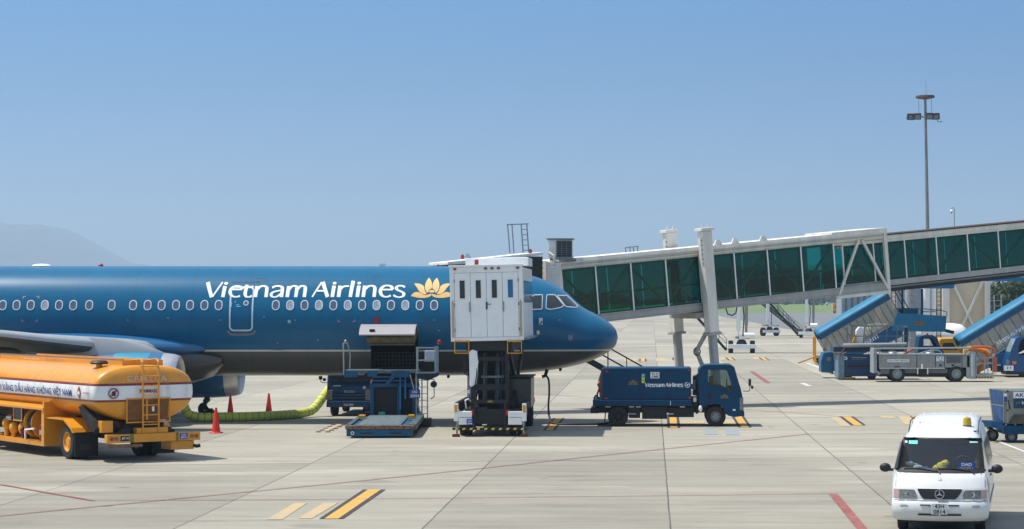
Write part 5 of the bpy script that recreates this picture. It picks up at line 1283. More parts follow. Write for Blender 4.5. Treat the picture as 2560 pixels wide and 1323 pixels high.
# cab: side outline with a window opening, doors as thick walls
cabo = [(1748,1012),(1746,960),(1747,925),(1757,914),(1775,912.5),(1827,912.5),(1836,918),(1843,946),(1851,968),(1856,990),(1858,1005),(1859,1028),(1858,1040),(1838,1043),(1822,1040),(1812,1034),(1808,1018),(1797,1010),(1775,1010),(1760,1018)]
wino = [(1770,925),(1813,925),(1822,932),(1827,945),(1835,975),(1833,978),(1805,968),(1770,959)]
def P2(l): return [(tx(x), tz(y)) for x, y in l]
CabM = blue2
def cab_shell(par, out, win, y0, y1, th, m, name='cab'):
    """two side walls with window holes (bridged outline) and the skin between them"""
    b = MB(); n = len(out); O = out; W = win; mw = len(W)
    for ys_ in ((y0, y0+th), (y1-th, y1)):
        for y in ys_:
            k = len(b.v); b.v += [Vector((p[0], y, p[1])) for p in O+W]
            # nearest bridging by triangulated polyfill
            from mathutils.geometry import tessellate_polygon
            tri = tessellate_polygon([[Vector((p[0], p[1], 0)) for p in O], [Vector((p[0], p[1], 0)) for p in W]])
            b.f += [[k+i for i in t] for t in tri]
        a = len(b.v)-2*(n+mw)
        for i in range(mw): j = (i+1) % mw; b.f.append([a+n+i, a+n+j, a+n+mw+n+j, a+n+mw+n+i])
    b.v += [Vector((p[0], y, p[1])) for y in (y0, y1) for p in O]; k = len(b.v)-2*n
    for i in range(n):
        if i in SKIPSEG: continue
        j = (i+1) % n; b.f.append([k+i, k+j, k+n+j, k+n+i])
    return b.build(name, m, par, 30, fixn=False)
SKIPSEG = (6, 7)
cabx = cab_shell(st_, P2(cabo), P2(wino), -.0, 1.95, .06, blue2)
gl_clear = glass('clear_vehicle_glass', (170, 190, 190), .9, .02)
b = MB(); W_ = P2(wino); b.add([(p[0], .03, p[1]) for p in W_], [list(range(len(W_)))]); b.build('side_window', gl_clear, cabx, 0, fixn=False)
b = MB(); b.add([(p[0], 1.92, p[1]) for p in W_], [list(range(len(W_)))]); b.build('side_window', gl_clear, cabx, 0, fixn=False)
b = MB(); A_1, A_2, A_3 = (tx(1836.5), tz(919)), (tx(1843), tz(946)), (tx(1850), tz(966)); b.quad((A_1[0], .12, A_1[1]), (A_1[0], 1.83, A_1[1]), (A_3[0], 1.83, A_3[1]), (A_3[0], .12, A_3[1])); b.build('windscreen', gl_clear, cabx, 0, fixn=False)
b = MB(); b.bb(tx(1775), tx(1800), .3, .85, tz(985), tz(962)); b.bb(tx(1775), tx(1784), .3, .85, tz(962), tz(942)); b.bb(tx(1775), tx(1784), 1.1, 1.65, tz(962), tz(946)); b.bb(tx(1822), tx(1846), .1, 1.85, tz(990), tz(968)); b.build('seats', blk, cabx, 0, bev=.03)
b = MB().lathe([(.19, -.015), (.21, 0), (.19, .015), (.17, 0), (.19, -.015)], (tx(1818), .5, tz(960)), 'x', 18); b.build('steering_wheel', blk, cabx)
lotus_mini(cabx, tx(1811), tz(994), .3, -.006)
MB().pris(P2([(1772, 962), (1805, 971), (1834, 981), (1834, 983), (1805, 973), (1772, 964)]), 'y', -.014, -.002).build('door_crease', mat('dark_blue_seam', ()) if 0 else MATS['dark_blue_seam'], cabx, 0)
rectz(cabx, 'door_handle', blk, tx(1770), tx(1778), -.002, tz(997), tz(984), .02)
MB().bb(tx(1849), tx(1858.5), -.012, .3, tz(1026), tz(994)).build('corner_lamp', headl, cabx, 0, bev=.02)
MB().bb(tx(1846), tx(1861), -.02, 1.97, tz(1041), tz(1028)).build('front_bumper', blue2, cabx, 0, bev=.03)
rectz(cabx, 'small_badge', wtxt, tx(1832), tx(1839), -.002, tz(1027), tz(1023), .005)
b = MB(); b.tube([(tx(1858), -.02, tz(978)), (tx(1870), -.1, tz(978)), (tx(1874), -.12, tz(976)), (tx(1874), -.12, tz(950))], .014, 6); b.build('mirror_arm', blk, st_)
MB().bb(tx(1871), tx(1877.5), -.18, .02, tz(965), tz(947)).build('mirror', blk, st_, 0, bev=.03); MB().sph((tx(1880), -.12, tz(968)), (.05, .06, .065)).build('round_mirror', blk, st_, 60)
b = MB(); b.cyl((tx(1514), .05, .55), (tx(1511), -.05, .06), .02, n=6); b.build('grounding_chain', blk, st_)

# ---------------------------------------------------------------- AIR CONDITIONING TRUCK behind the fuselage (front view)
AY = 87.0; ak = FPX/AY
at_ = thing('air_conditioning_truck', 'blue truck facing the camera beneath the fuselage, joined to the yellow hose', 'truck', at(872, 1040, AY)); at_.location.z = 0
AX = at_.location.x
def ax2(px): return (px-CX)/ak-AX
def az(py): return H-(py-HY)/ak
b = MB(); b.pris([(0, az(1018)), (-.02, az(985)), (.06, az(955)), (.28, az(915)), (.5, az(905)), (1.6, az(903)), (1.6, az(1018))], 'x', ax2(817), ax2(926)); c_ = b.build('cab', mat('dark_blue_cab', (0, 58, 98), .35, 0, .3), at_, 30, bev=.05)
b = MB(); b.pris([(.05, az(955.5)), (.27, az(916)), (.262, az(916)), (.035, az(955.5))], 'x', ax2(822), ax2(921)); b.build('windscreen', mat('dark_window', (26, 34, 40), .08), c_, 0)
MB().bb(ax2(817), ax2(926), -.12, -.022, az(1018), az(1003)).build('front_bumper', mat('blue_bumper', (0, 70, 112), .4), c_, 0, bev=.02)
for y in (987, 994): MB().bb(ax2(834), ax2(913), -.05, -.021, az(y+2), az(y-1)).build('grille_bar', mat('grille_blue', (14, 96, 140), .4), c_, 0)
MB().bb(ax2(832), ax2(915), -.03, -.021, az(1000), az(982)).build('grille', blk, c_, 0)
for a_, b_ in ((817.5, 832), (914, 925)): MB().bb(ax2(a_), ax2(b_), -.06, -.022, az(1000), az(975)).build('headlamp', headl, c_, 0, bev=.02)
lettering('ISUZU', .42, .09, mat('steel_letter', (190, 194, 196), .3, .6), c_, (ax2(874), -.035, az(979)))
q = MB().cyl((ax2(911), -.02, az(969)), (ax2(911), -.05, az(969)), .06); q.build('round_sticker', wtxt, c_); lettering('T', .05, .07, btxt, c_, (ax2(911), -.053, az(969)))
q = MB().bb(ax2(858), ax2(888), -.14, -.122, az(1017), az(1006)).build('number_plate', mat('dim_blue_plate', (40, 62, 116), .4), c_, 0); lettering('DAD-20886', .38, .085, wtxt, q, (ax2(873), -.145, az(1011.5)))
MB().bb(ax2(833), ax2(852), -.06, .0, az(965.5), az(964)).build('chrome_strip', white, c_, 0)
b = MB()
for x in (826, 902): b.beam((ax2(x), -.04, az(953)), (ax2(x+30), .1, az(945)), .02)
b.build('wipers', blk, c_, 0)
for x in (830, 912): wheel(at_, (ax2(x), .75, .38), .38, .26, 'x', grey, .5)
for x in (830, 912): wheel(at_, (ax2(x), 4.0, .38), .38, .26, 'x', grey, .5)
MB().bb(ax2(819), ax2(924), 1.75, 5.6, .55, 2.05).build('equipment_box', blue2, at_, 0, bev=.03)
MB().bb(ax2(830), ax2(912), .3, 5.5, .35, .6).build('chassis', blk, at_, 0)
b = MB(); b.tube([(ax2(817), .1, az(957)), (ax2(806), 0, az(957)), (ax2(802), 0, az(954)), (ax2(802), 0, az(945))], .014, 6); b.build('mirror_arm', blk, at_)
MB().bb(ax2(797), ax2(806), -.05, .02, az(949), az(940)).build('mirror', blk, at_, 0, bev=.02); MB().sph((ax2(811), 0, az(949)), (.07, .04, .07)).build('round_mirror', blk, at_, 60)

# ---------------------------------------------------------------- YELLOW AIR HOSE
def spl(pts, n=10):
    out = []; P = [Vector(p) for p in pts]; P = [P[0]*2-P[1]]+P+[P[-1]*2-P[-2]]
    for i in range(1, len(P)-2):
        for k in range(n):
            t = k/n; a, b_, c, d = P[i-1:i+3]
            out.append(.5*((2*b_)+(c-a)*t+(2*a-5*b_+4*c-d)*t*t+(3*b_-a-3*c+d)*t**3))
    return out+[P[-2]]
hr = .175
path = [at(452, 930, 82.4), at(455, 975, 82.5), at(464, 1025, 82.6), Vector((at(490, 0, 82.7).x, 82.7, hr+.02)), Vector((at(560, 0, 83.0).x, 83.0, hr)), Vector((at(640, 0, 83.6).x, 83.6, hr)), Vector((at(710, 0, 84.6).x, 84.6, hr)), Vector((at(760, 0, 85.8).x, 85.8, hr+.02)), at(785, 1022, 86.4), at(808, 993, 87.0), at(830, 965, 88.4)]
pts = spl(path, 12); L_ = 0; dens = [pts[0]]
for p in pts[1:]:
    while (p-dens[-1]).length > .042: dens.append(dens[-1]+(p-dens[-1]).normalized()*.042)
rad = [hr*(1.0 if (i % 6) else .90)*(1+.012*math.sin(i*.9)) for i in range(len(dens))]
yh = mat('yellow_green_duct', (206, 212, 92), .6, 0, 0, .15, 3, bump=.2)
hs_ = MB().tube(dens, rad, 18).build('air_hose', yh, None, 60); tag(hs_, 'ribbed yellow green air hose lying from the blue truck to the aircraft belly', 'hose')
q = MB()
for i in range(0, len(dens)-2, 6):
    d = (dens[i+1]-dens[i]).normalized(); q.tube([dens[i]-d*.008, dens[i]+d*.008], hr*.965, 18, False)
q.build('hose_ribs', mat('dark_green_rib', (58, 66, 22), .8), hs_, 60)

# ---------------------------------------------------------------- CONES
def cone(p, h, label):
    t = thing('traffic_cone', label, 'traffic cone', (p[0], p[1], 0), 0, 'cones around the engine'); t.scale = (h/.88,)*3
    MB().lathe([(.0, .88), (.035, .88), (.04, .86), (.145, .07), (.15, .04)], ax='z', n=28).build('cone_body', cone_red, t, 50)
    MB().lathe([(0, .0), (.24, 0), (.245, .02), (.22, .045), (.0, .05)], ax='z', n=8).build('base', cone_red, t, 20)
cone(gnd(540, 1083), .88, 'nearest traffic cone, standing alone in front of the yellow hose')
cone(gnd(576, 1036), .78, 'traffic cone behind the hose, beside the crouching worker')
cone(gnd(672, 1034), .82, 'traffic cone behind the middle of the hose')

# ---------------------------------------------------------------- SITTING WORKER
def skinned(name, joints, edges, m, par, sub=2, root=0):
    me = bpy.data.meshes.new(name); me.from_pydata([j[:3] for j in joints], edges, []); o = bpy.data.objects.new(name, me); COL.objects.link(o); o.parent = par
    o.modifiers.new('skin', 'SKIN'); s_ = o.modifiers.new('sub', 'SUBSURF'); s_.levels = sub; s_.render_levels = sub
    if not me.skin_vertices:
        bmm = bmesh.new(); bmm.from_mesh(me); bmm.verts.layers.skin.verify(); bmm.to_mesh(me); bmm.free()
    for i, j in enumerate(joints): r = j[3]; me.skin_vertices[0].data[i].radius = (r if not isinstance(r, tuple) else r)[0:2] if isinstance(r, tuple) else (r, r)
    me.skin_vertices[0].data[root].use_root = True
    me.materials.append(m)
    for p in me.polygons: p.use_smooth = True
    return o
pw = gnd(506, 1048); per = thing('person', 'worker in dark cap and clothes sitting bent forward behind the yellow hose', 'person', (pw.x, 85.0, 0), 0)
# facing +x; pelvis on the ground, knees up, arms forward
J = [(-.12, 0, .14, (.19, .16)), (-.11, 0, .30, (.19, .15)), (-.06, 0, .47, (.20, .15)), (.05, 0, .57, (.13, .10)), (.10, 0, .63, (.055, .055)), (.13, 0, .68, (.05, .05)),
     (.02, -.18, .54, .065), (.14, -.22, .36, .05), (.33, -.12, .30, .036), (.02, .18, .54, .065), (.14, .22, .36, .05), (.33, .1, .31, .036),
     (.0, -.11, .14, .095), (.28, -.15, .40, .07), (.42, -.14, .08, .05), (.56, -.14, .05, .045), (.0, .11, .14, .095), (.30, .15, .38, .07), (.44, .14, .08, .05), (.58, .14, .05, .045)]
E = [(0,1),(1,2),(2,3),(3,4),(4,5),(3,6),(6,7),(7,8),(3,9),(9,10),(10,11),(0,12),(12,13),(13,14),(14,15),(0,16),(16,17),(17,18),(18,19)]
skinned('body', J, E, navy, per)
hd = MB(); hd.sph((.155, 0, .735), (.10, .078, .115), 20, 14); hd.sph((.25, 0, .715), (.022, .016, .028)); hd.sph((.15, -.078, .73), (.02, .012, .03)); hd.sph((.15, .078, .73), (.02, .012, .03)); hd.cyl((.12, 0, .60), (.14, 0, .68), .05)
hd.build('head', skin, per, 60)
b = MB()
for y in (-.03, .03): b.sph((.243, y, .75), (.01, .012, .008), 8, 6)
b.build('eyes', blk, per, 60); MB().sph((.238, 0, .675), (.014, .03, .007), 10, 6).build('mouth', mat('lips', (110, 66, 56), .6), per, 60)
cp_ = MB(); cp_.lathe([(.112, .735), (.116, .77), (.10, .83), (.06, .865), (0, .875)], (.145, 0, 0), 'z', 20); cp_.pris([(.22, -.08), (.34, -.06), (.37, 0), (.34, .06), (.22, .08)], 'z', .757, .77); cp_.build('cap', navy, per, 60)
MB().lathe([(.115, .66), (.12, .70), (.10, .76), (.05, .80)], (.10, 0, 0), 'z', 14).build('hair', blk, per, 60)
for y, nm in ((-.12, 'hand'), (.1, 'hand')):
    jj = [(.33, y, .305, .032), (.385, y, .30, .034), (.42, y, .295, .03)]; ee = [(0, 1), (1, 2)]
    for k in range(4):
        yy = y-.033+k*.022; L = (.05, .06, .056, .044)[k]; n0 = len(jj); jj += [(.43, yy, .295, .009), (.43+L*.6, yy, .285, .0085), (.43+L, yy, .265, .0075)]; ee += [(2, n0), (n0, n0+1), (n0+1, n0+2)]
    s_ = 1 if y < 0 else -1; n0 = len(jj); jj += [(.39, y+s_*.035, .31, .011), (.425, y+s_*.045, .315, .009)]; ee += [(1, n0), (n0, n0+1)]
    skinned('hand', jj, ee, skin, per, 1)
MB().cyl((.44, -.02, .28), (.47, .0, .31), .015).bb(.44, .50, -.06, .06, .255, .262).build('paper', white, per, 0)
# ---------------------------------------------------------------- HIGH LIFT TRUCK (white cabin raised on a dark scissor mast, seen from its rear)
QY = 74.0; qk = FPX/QY
hl = thing('high_lift_truck', 'white box cabin raised on a black scissor lift truck against the forward fuselage', 'lift truck', at(1226, 1090, QY)); hl.location.z = 0; QX = hl.location.x
def qx(px, Y=QY): return (px-CX)*Y/FPX-QX
def qz(py, Y=QY): return H-(py-HY)*Y/FPX
cab = thing('lift_cabin', None, None); cab.parent = hl; cab.location = (0, 0, 0)
z0, z1 = qz(849), qz(668); xl, xr = qx(1127), qx(1306)
c2 = MB().bb(xl, xr, 0.06, 6.3, z0, z1).build('cabin_box', white, hl, 0, bev=.02)
c2.rotation_euler = (0, -.022, 0); c2.location = (.10, 0, -.012)
fr = MB(); fr.bb(xl-.02, xl+.12, 0, .07, z0-.03, z1+.03); fr.bb(xr-.12, xr+.02, 0, .07, z0-.03, z1+.03); fr.bb(xl+.121, xr-.121, 0, .07, z1-.16, z1+.03); fr.bb(xl+.121, xr-.121, .0, .07, z0-.03, z0+.09)
fr.bb(xl-.05, xr+.05, -.03, .1, z1+.031, z1+.10); fr.build('rear_frame', white, c2, 0, bev=.008)
xs4 = [xl+.125+(xr-xl-.25)*k/4 for k in range(5)]
seam = mat('grey_seam', (120, 124, 128), .5)
for k in range(4):
    a, b_ = xs4[k], xs4[k+1]
    d = MB().bb(a+.008, b_-.008, .012, .055, z0+.10, z1-.17).build('door_leaf', mat('door_leaf_white', (238, 241, 238), .4, 0, .2, .04, 2), c2, 0, bev=.006)
    m_ = (a+b_)/2; w0, w1 = z1-.52-.50, z1-.42
    MB().bb(m_-.12, m_+.12, .0, .0115, w0-.035, w1+.035).build('window_trim', white, d, 0)
    MB().bb(m_-.085, m_+.085, -.008, -.001, w0, w1).build('window', mat('blue_lit_glass', (20, 110, 160), .2) if k == 3 else mat('cabin_dark_glass', (44, 54, 60), .12, 0, 0, .25, 8), d, 0)
for x, s_ in ((xs4[1]-.03, 1), (xs4[3]+.03, 1)):
    MB().beam((x, -.01, z0+.95), (x, -.01, z0+1.28), .028).build('pull_handle', grey, c2, 0)
b = MB(); b.bb(xs4[2]-.03, xs4[2]+.03, -.005, .011, z0+1.03, z0+1.28); b.beam((xs4[2]+.0, -.03, z0+1.2), (xs4[2]+.15, -.03, z0+1.2), .022); b.build('door_lock', mat('lock_steel', (84, 84, 86), .4, .6), c2, 0)
for x in (xl+.06, xr-.06): MB().tube([(x-.02, -.04, z0+.1), (x-.02, -.05, z0+1.25), (x+.0, -.05, z0+1.36), (x+.02, -.04, z0+1.25), (x+.02, -.04, z0+.1)], .012, 6).build('grab_rail', mat('brass_rail', (176, 150, 110), .4, .5), c2)
for px in (1139, 1216, 1232, 1248, 1296): MB().bb(qx(px)-.05, qx(px)+.05, -.04, -.001, z1-.06, z1-.0).build('marker_lamp', mat('marker_brown', (110, 52, 44), .3), c2, 0)
MB().bb(xl+.22, xr+.03, 3.6, 6.2, z1+.102, z1+.40).build('roof_hood', white, c2, 0, bev=.02)
MB().lathe([(.07, z1+.10), (.07, z1+.26), (.0, z1+.30)], (qx(1192), .25, 0), 'z', 14).build('beacon', lampred, c2)
b = MB()
for k in range(3): b.bb(xr+.001, xr+.012, 1+k*1.8, 2.6+k*1.8, z1-1.2, z1-.45)
b.build('side_window', mat('side_dark_glass', (70, 84, 96), .1), c2, 0)
b = MB().bb(xr+.001, xr+.15, .4, 6.3, z0-.02, z0+.04); b.build('side_step', grey, c2, 0)
for a_, b_ in ((1137, 1172), (1269, 1304)):
    g_ = MB(); x0, x1 = qx(a_), qx(b_); zt_, zb_ = z0-.03, z0-.46
    for P_, Q_ in (((x0, zt_), (x0, zb_)), ((x1, zt_), (x1, zb_)), ((x0, zb_), (x1, zb_))): g_.beam((P_[0], -.02, P_[1]), (Q_[0], -.02, Q_[1]), .028)
    g_.bb(x0, x1, -.06, .02, zt_-.05, zt_); g_.build('yellow_ladder_step', yellow, hl, 0)
MB().bb(xl+.5, xr-.35, .15, 6.1, z0-.38, z0-.05).build('cabin_subframe', blk, hl, 0)
for x in (xs4[0], xs4[4]):
    for z in (z0+.35, z0+1.2, z0+2.0): MB().cyl((x, -.012, z-.05), (x, -.012, z+.05), .016, n=8).build('hinge', grey, c2)
for k, x in enumerate((-.5, -.44, .38)): MB().tube([(x, .08, .95), (x-.05, .0, 1.5), (x+.04, .02, 2.1), (x, .08, z0-.4)], .018, 6).build('hydraulic_hose', blk, hl)
MB().bb(xl+.2, xl+.5, -.004, .0, z1+.04, z1+.075).build('label_strip', mat('faded_label', (150, 156, 160), .6), c2, 0)
# scissor
MB().bb(-.52, .48, 1.3, 5.0, .95, z0-.4).build('mast_dark_backing', mat('backing_black', (24, 25, 27), .7, 0, 0, .3, 5), hl, 0)  # black block added behind the scissor to darken its see-through gaps
b = MB(); zt_ = z0-.38; zb_ = .98
for x in (-.72, .62):
    for s_ in (0, 1):
        y0, y1 = (.25, 5.6) if s_ else (5.6, .25)
        b.beam((x+s_*.12, y0, zb_), (x+s_*.12, y1, zt_), .10, .22)
b.build('scissor_arm', blk, hl, 0)
b = MB(); 
for x in (-.60, .55): b.bb(x-.06, x+.06, .1, .35, .9, zt_)
b.bb(-.66, .61, .12, .34, zt_-.35, zt_-.2); b.bb(-.66, .61, .12, .34, 1.55, 1.75); b.build('lift_frame', blk, hl, 0)
b = MB()
for x in (-.25, .15): b.cyl((x, .9, 1.2), (x, 1.2, zt_-.1), .075)
b.build('hydraulic_ram', mat('ram_grey', (86, 92, 96), .4, .5), hl)
b = MB(); b.bb(-.35, .4, .5, .8, 1.95, 2.02); b.build('tie_plate', grey, hl, 0)
MB().bb(-.85, .95, .0, 8.2, .42, .92).build('chassis', blk, hl, 0)
MB().bb(-.75, .75, 7.2, 9.3, .55, 1.55).build('truck_cab', mat('low_cab_white', (200, 204, 206), .4), hl, 0, bev=.08)
MB().bb(qx(1262), qx(1322), 1.4, 3.4, qz(1026), qz(948)).build('engine_box', mat('near_black_paint', (26, 28, 30), .35, 0, .3), hl, 0, bev=.05)
MB().bb(qx(1258), qx(1326), 1.3, 3.5, qz(947)+.002, qz(944)).build('box_lid', blk, hl, 0)
b = MB(); b.pris([(qx(1172), qz(880)), (qx(1180), qz(874)), (qx(1192), qz(878)), (qx(1196), qz(905)), (qx(1192), qz(960)), (qx(1178), qz(968)), (qx(1174), qz(965))], 'y', .02, .22); b.build('white_fairing', white, hl, 0, bev=.04)
b = MB().tube([(qx(1172), .9, qz(893)), (qx(1158), .9, qz(895)), (qx(1153), .9, qz(905)), (qx(1153), .9, qz(932)), (qx(1160), .9, qz(940)), (qx(1172), .9, qz(940))], .02, 6); b.build('mirror_frame', blk, hl)
MB().bb(qx(1155), qx(1166), .85, .92, qz(934), qz(900)).build('mirror', blk, hl, 0, bev=.02)
for a_, b_, s_ in ((1142, 1181, -1), (1272, 1312, 1)):
    x0, x1 = qx(a_), qx(b_)
    o = MB(); o.bb(x0, x1, -.3, .3, qz(1042), qz(1028)); o.bb(x0+(.08 if s_ < 0 else .0), x1-(.08 if s_ > 0 else 0), -.28, .28, qz(1061), qz(1043)); ox = x0 if s_ < 0 else x1
    o.bb(ox-.07, ox+.07, -.32, -.18, qz(1052), qz(1008)); o.build('outrigger_box', white, hl, 0, bev=.01)
    MB().cyl((ox+.03*-s_, -.25, .10), (ox+.03*-s_, -.25, qz(1050)), .035).build('outrigger_leg', galv, hl)
    MB().bb(ox-.12, ox+.12, -.36, -.14, 0, .09).build('outrigger_foot', mat('foot_red', (110, 34, 30), .6), hl, 0)
    MB().bb(ox-.05, ox+.05, -.335, -.321, qz(1030), qz(1012)).build('yellow_reflector', yellow, hl, 0)
    MB().bb(ox-.10, ox+.10, -.1, 4.5, qz(1024), qz(1006)).build('mudguard', blk, hl, 0, bev=.06)
for x in (qx(1155), qx(1170), qx(1280), qx(1300)):
    wheel(hl, (x, .55, .45), .45, .2, 'x', blk, .5); 
for x in (qx(1160), qx(1298)): wheel(hl, (x, 6.2, .45), .45, .25, 'x', blk, .5)
bar = MB().bb(qx(1133), qx(1318), -.32, -.26, qz(1074), qz(1068)).build('striped_bar', blk, hl, 0)
b = MB()
for k in range(10): x = qx(1139)+k*.245; b.add([(x, -.326, qz(1073.6)), (x+.09, -.326, qz(1073.6)), (x+.12, -.326, qz(1068.4)), (x+.03, -.326, qz(1068.4))], [(0, 1, 2, 3)])
b.build('yellow_stripes', mat('stripe_yellow', (232, 196, 40), .5), bar, 0, fixn=False)
b = MB(); b.bb(-.62, .62, -.15, -.05, 1.12, 1.24); b.bb(-.56, -.48, -.15, -.05, .28, 1.12); b.bb(.46, .54, -.15, -.05, .28, 1.12); b.build('rear_gantry', blk, hl, 0)
MB().bb(-.08, .08, -.17, -.151, 1.15, 1.21).build('yellow_plate', mat('dull_yellow_plate', (150, 128, 40), .6), hl, 0)
for x in (-.62, .6): MB().bb(x-.06, x+.06, -.2, -.12, .72, .9).build('tail_lamp', lampred, hl, 0)
q = MB().bb(qx(1169), qx(1184), -.34, -.33, qz(1062), qz(1047)).build('number_plate', plateb, hl, 0); lettering('DAD', .12, .05, wtxt, q, (qx(1176.5), -.345, qz(1051))); lettering('20946', .16, .06, wtxt, q, (qx(1176.5), -.345, qz(1057.5)))
b = MB().tube([(qx(1164), .3, qz(1022)), (qx(1162), .2, qz(1002)), (qx(1170), .2, qz(998)), (qx(1178), .3, qz(1006))], .03, 6); b.build('white_hose', white, hl)
MB().bb(qx(1165), qx(1173), .3, .5, qz(985), qz(978)).build('white_box', white, hl, 0)

# ---------------------------------------------------------------- CONTAINER LOADER at the hold door
cl = thing('container_loader', 'blue scissor container loader with its low platform lying in front of the open hold', 'loader', (-9.85, 73.2, 0), R(3.5))
lblue = mat('loader_blue', (0, 80, 116), .5, 0, 0, .18, 3)
lw = mat('worn_platform_steel', (112, 126, 128), .55, .35, 0, .25, 3, dark=(70, 84, 90))
# local: x right, y away; platform width
xl_, xr_ = -.30, 1.9
b = MB(); b.bb(xl_, xr_, -.2, 0, .06, .30); b.build('front_beam', lblue, cl, 0, bev=.01)
MB().bb(xl_-.04, xr_+.04, -.24, -.0, .302, .42).build('buffer_beam', mat('scraped_rusty_beam', (150, 112, 84), .6, .3, 0, .3, 9, dark=(48, 42, 40)), cl, 0, bev=.01)
b = MB(); b.cyl((xl_+.2, -.2, .17), (xl_+.2, -.215, .17), .06); b.build('round_mark', wtxt, cl); MB().cyl((xl_+.2, -.216, .17), (xl_+.2, -.22, .17), .035).build('mark_centre', lblue, cl)
for x0 in (.15, 1.15): MB().bb(x0, x0+.38, -.206, -.201, .15, .19).build('beam_slot', blk, cl, 0)
MB().bb(xl_+.05, xr_-.05, .0, 6.6, .12, .26).build('platform_frame', mat('dark_loader_frame', (20, 40, 56), .6), cl, 0)
pf = MB().bb(xl_+.30, xr_-.45, .05, 6.7, .34, .40).build('platform', lw, cl, 0)
b = MB()
for k in range(16): b.cyl((xl_+.34, .4+k*.4, .405), (xr_-.49, .4+k*.4, .405), .03, n=8)
b.build('rollers', mat('roller_steel', (128, 140, 142), .45, .5, 0, .2, 5), pf)
for x0, x1 in ((xl_-.02, xl_+.12), (xr_-.16, xr_+.08)): MB().bb(x0, x1, .0, 6.6, .26, .44).build('side_rail', mat('teal_grey_rail', (84, 106, 112), .5, .3, 0, .25, 5), cl, 0)
for x in (xl_+.16, xr_-.32): MB().bb(x-.03, x+.18, 3.6, 4.1, .44, .56).build('stop_block', yellow, cl, 0)
MB().bb(xl_+.14, xl_+.28, .1, 6.5, .30, .38).build('blue_rail', lblue, cl, 0); MB().bb(xr_-.42, xr_-.18, .1, 6.5, .28, .36).build('blue_rail', lblue, cl, 0)
# rear lifting frame at the aircraft
F0 = 6.7
b = MB()
for x in (xl_+.32, xl_+.4+.9, xr_-.35): b.bb(x, x+(.14 if x > 0 else .12), F0, F0+.14, .3, 1.42)
b.bb(xl_+.3, xr_-.1, F0-.02, F0+.12, 1.421, 1.56); b.build('portal_frame', lblue, cl, 0, bev=.008)
b = MB(); b.bb(xl_+.46, xl_+1.29, F0+.2, F0+.4, .3, 1.4); b.bb(xl_+.1, xr_-.05, F0+.25, F0+1.0, .25, .5); b.bb(xl_+.35, xr_-.15, F0+.42, F0+.9, .5, 1.9); b.build('machinery_backing', blk, cl, 0)  # machinery blocks plus added black backing that darkens the portal gap
MB().bb(.32, .56, F0+.1, F0+.19, .42, .52).build('green_label', mat('mint_label', (90, 190, 160), .5), cl, 0)
b = MB()
for z in (1.66, 1.80): b.cyl((xl_+.4, F0, z), (xl_+1.6, F0, z), .025)
b.build('blue_tubes', mat('bright_blue_tube', (40, 130, 190), .4), cl)
b = MB(); b.cyl((xl_+1.42, F0-.1, .6), (xl_+1.42, F0-.1, 1.98), .03); b.cyl((xl_+1.60, F0-.1, 1.0), (xl_+1.60, F0-.1, 1.98), .03); b.build('blue_ram', mat('bright_blue_tube', ()) if 0 else MATS['bright_blue_tube'], cl)
b = MB()
for a_, c_ in (((xl_+.1, .6), (xr_-.2, 1.9)), ((xr_-.2, .6), (xl_+.1, 1.9))): b.beam((a_[0], F0+.5, a_[1]), (c_[0], F0+.5, c_[1]), .08, .12)
b.build('scissor_arm', mat('dark_loader_frame', ()) if 0 else MATS['dark_loader_frame'], cl, 0)
br = MB(); br.bb(xl_-.55, xr_-.1, F0-.25, F0+1.0, 1.94, 2.05); br.build('bridge_platform', lw, cl, 0)
b = MB(); b.bb(xl_-.6, xl_-.1, F0-.3, F0-.252, 1.8, 2.02); b.bb(xl_+.25, xl_+.6, F0-.3, F0-.252, 1.82, 2.03); b.bb(xl_+1.1, xl_+1.75, F0-.3, F0-.252, 1.8, 2.03); b.build('bridge_bracket', lblue, cl, 0)
MB().beam((xl_+.95, F0-.3, 1.55), (xl_+1.25, F0-.3, 1.95), .12, .1).build('bracket_arm', lblue, cl, 0)
for px in (.52, .66): pass
lettering('JS', .13, .1, wtxt, cl, (xl_+1.12, F0-.31, 1.76))
for x in (xl_+.4, xr_-.25): MB().bb(x-.03, x+.03, F0-.06, F0-.021, 1.64, 1.74).build('tail_lamp', lampred, cl, 0)
# left post
b = MB(); b.tube([(xl_-.62, F0, 1.9), (xl_-.64, F0, 3.0), (xl_-.58, F0, 3.06), (xl_-.5, F0, 3.0)], .03, 8); b.tube([(xl_-.5, F0, 3.05), (xl_-.4, F0+.1, 2.6), (xl_-.42, F0+.1, 2.1)], .025, 8); b.sph((xl_-.56, F0, 3.1), .05); b.build('guard_post', galv, cl)
# operator basket on the right
X0, X1 = xr_-.16, xr_+.5
b = MB(); zb, zt_ = 1.96, 2.86
for x in (X0, X1):
    for y in (F0-.6, F0+.1): b.beam((x, y, zb), (x, y, zt_), .05)
for z in (zb, zt_, (zb+zt_)/2):
    b.beam((X0, F0-.6, z), (X1, F0-.6, z), .04); b.beam((X0, F0+.1, z), (X1, F0+.1, z), .04); b.beam((X0, F0-.6, z), (X0, F0+.1, z), .04); b.beam((X1, F0-.6, z), (X1, F0+.1, z), .04)
ob = b.build('operator_basket', galv, cl, 0)
MB().bb(X1-.02, X1+.12, F0-.62, F0-.5, zb+.02, zt_+.06).build('basket_post', mat('pale_blue_grey_post', (130, 156, 166), .5, .2), ob, 0)
MB().bb(X0+.28, X0+.68, F0-.56, F0-.4, 2.36, 2.76).build('control_box', mat('control_box_white', (176, 190, 206), .5, 0, 0, .15, 8), ob, 0, bev=.02)
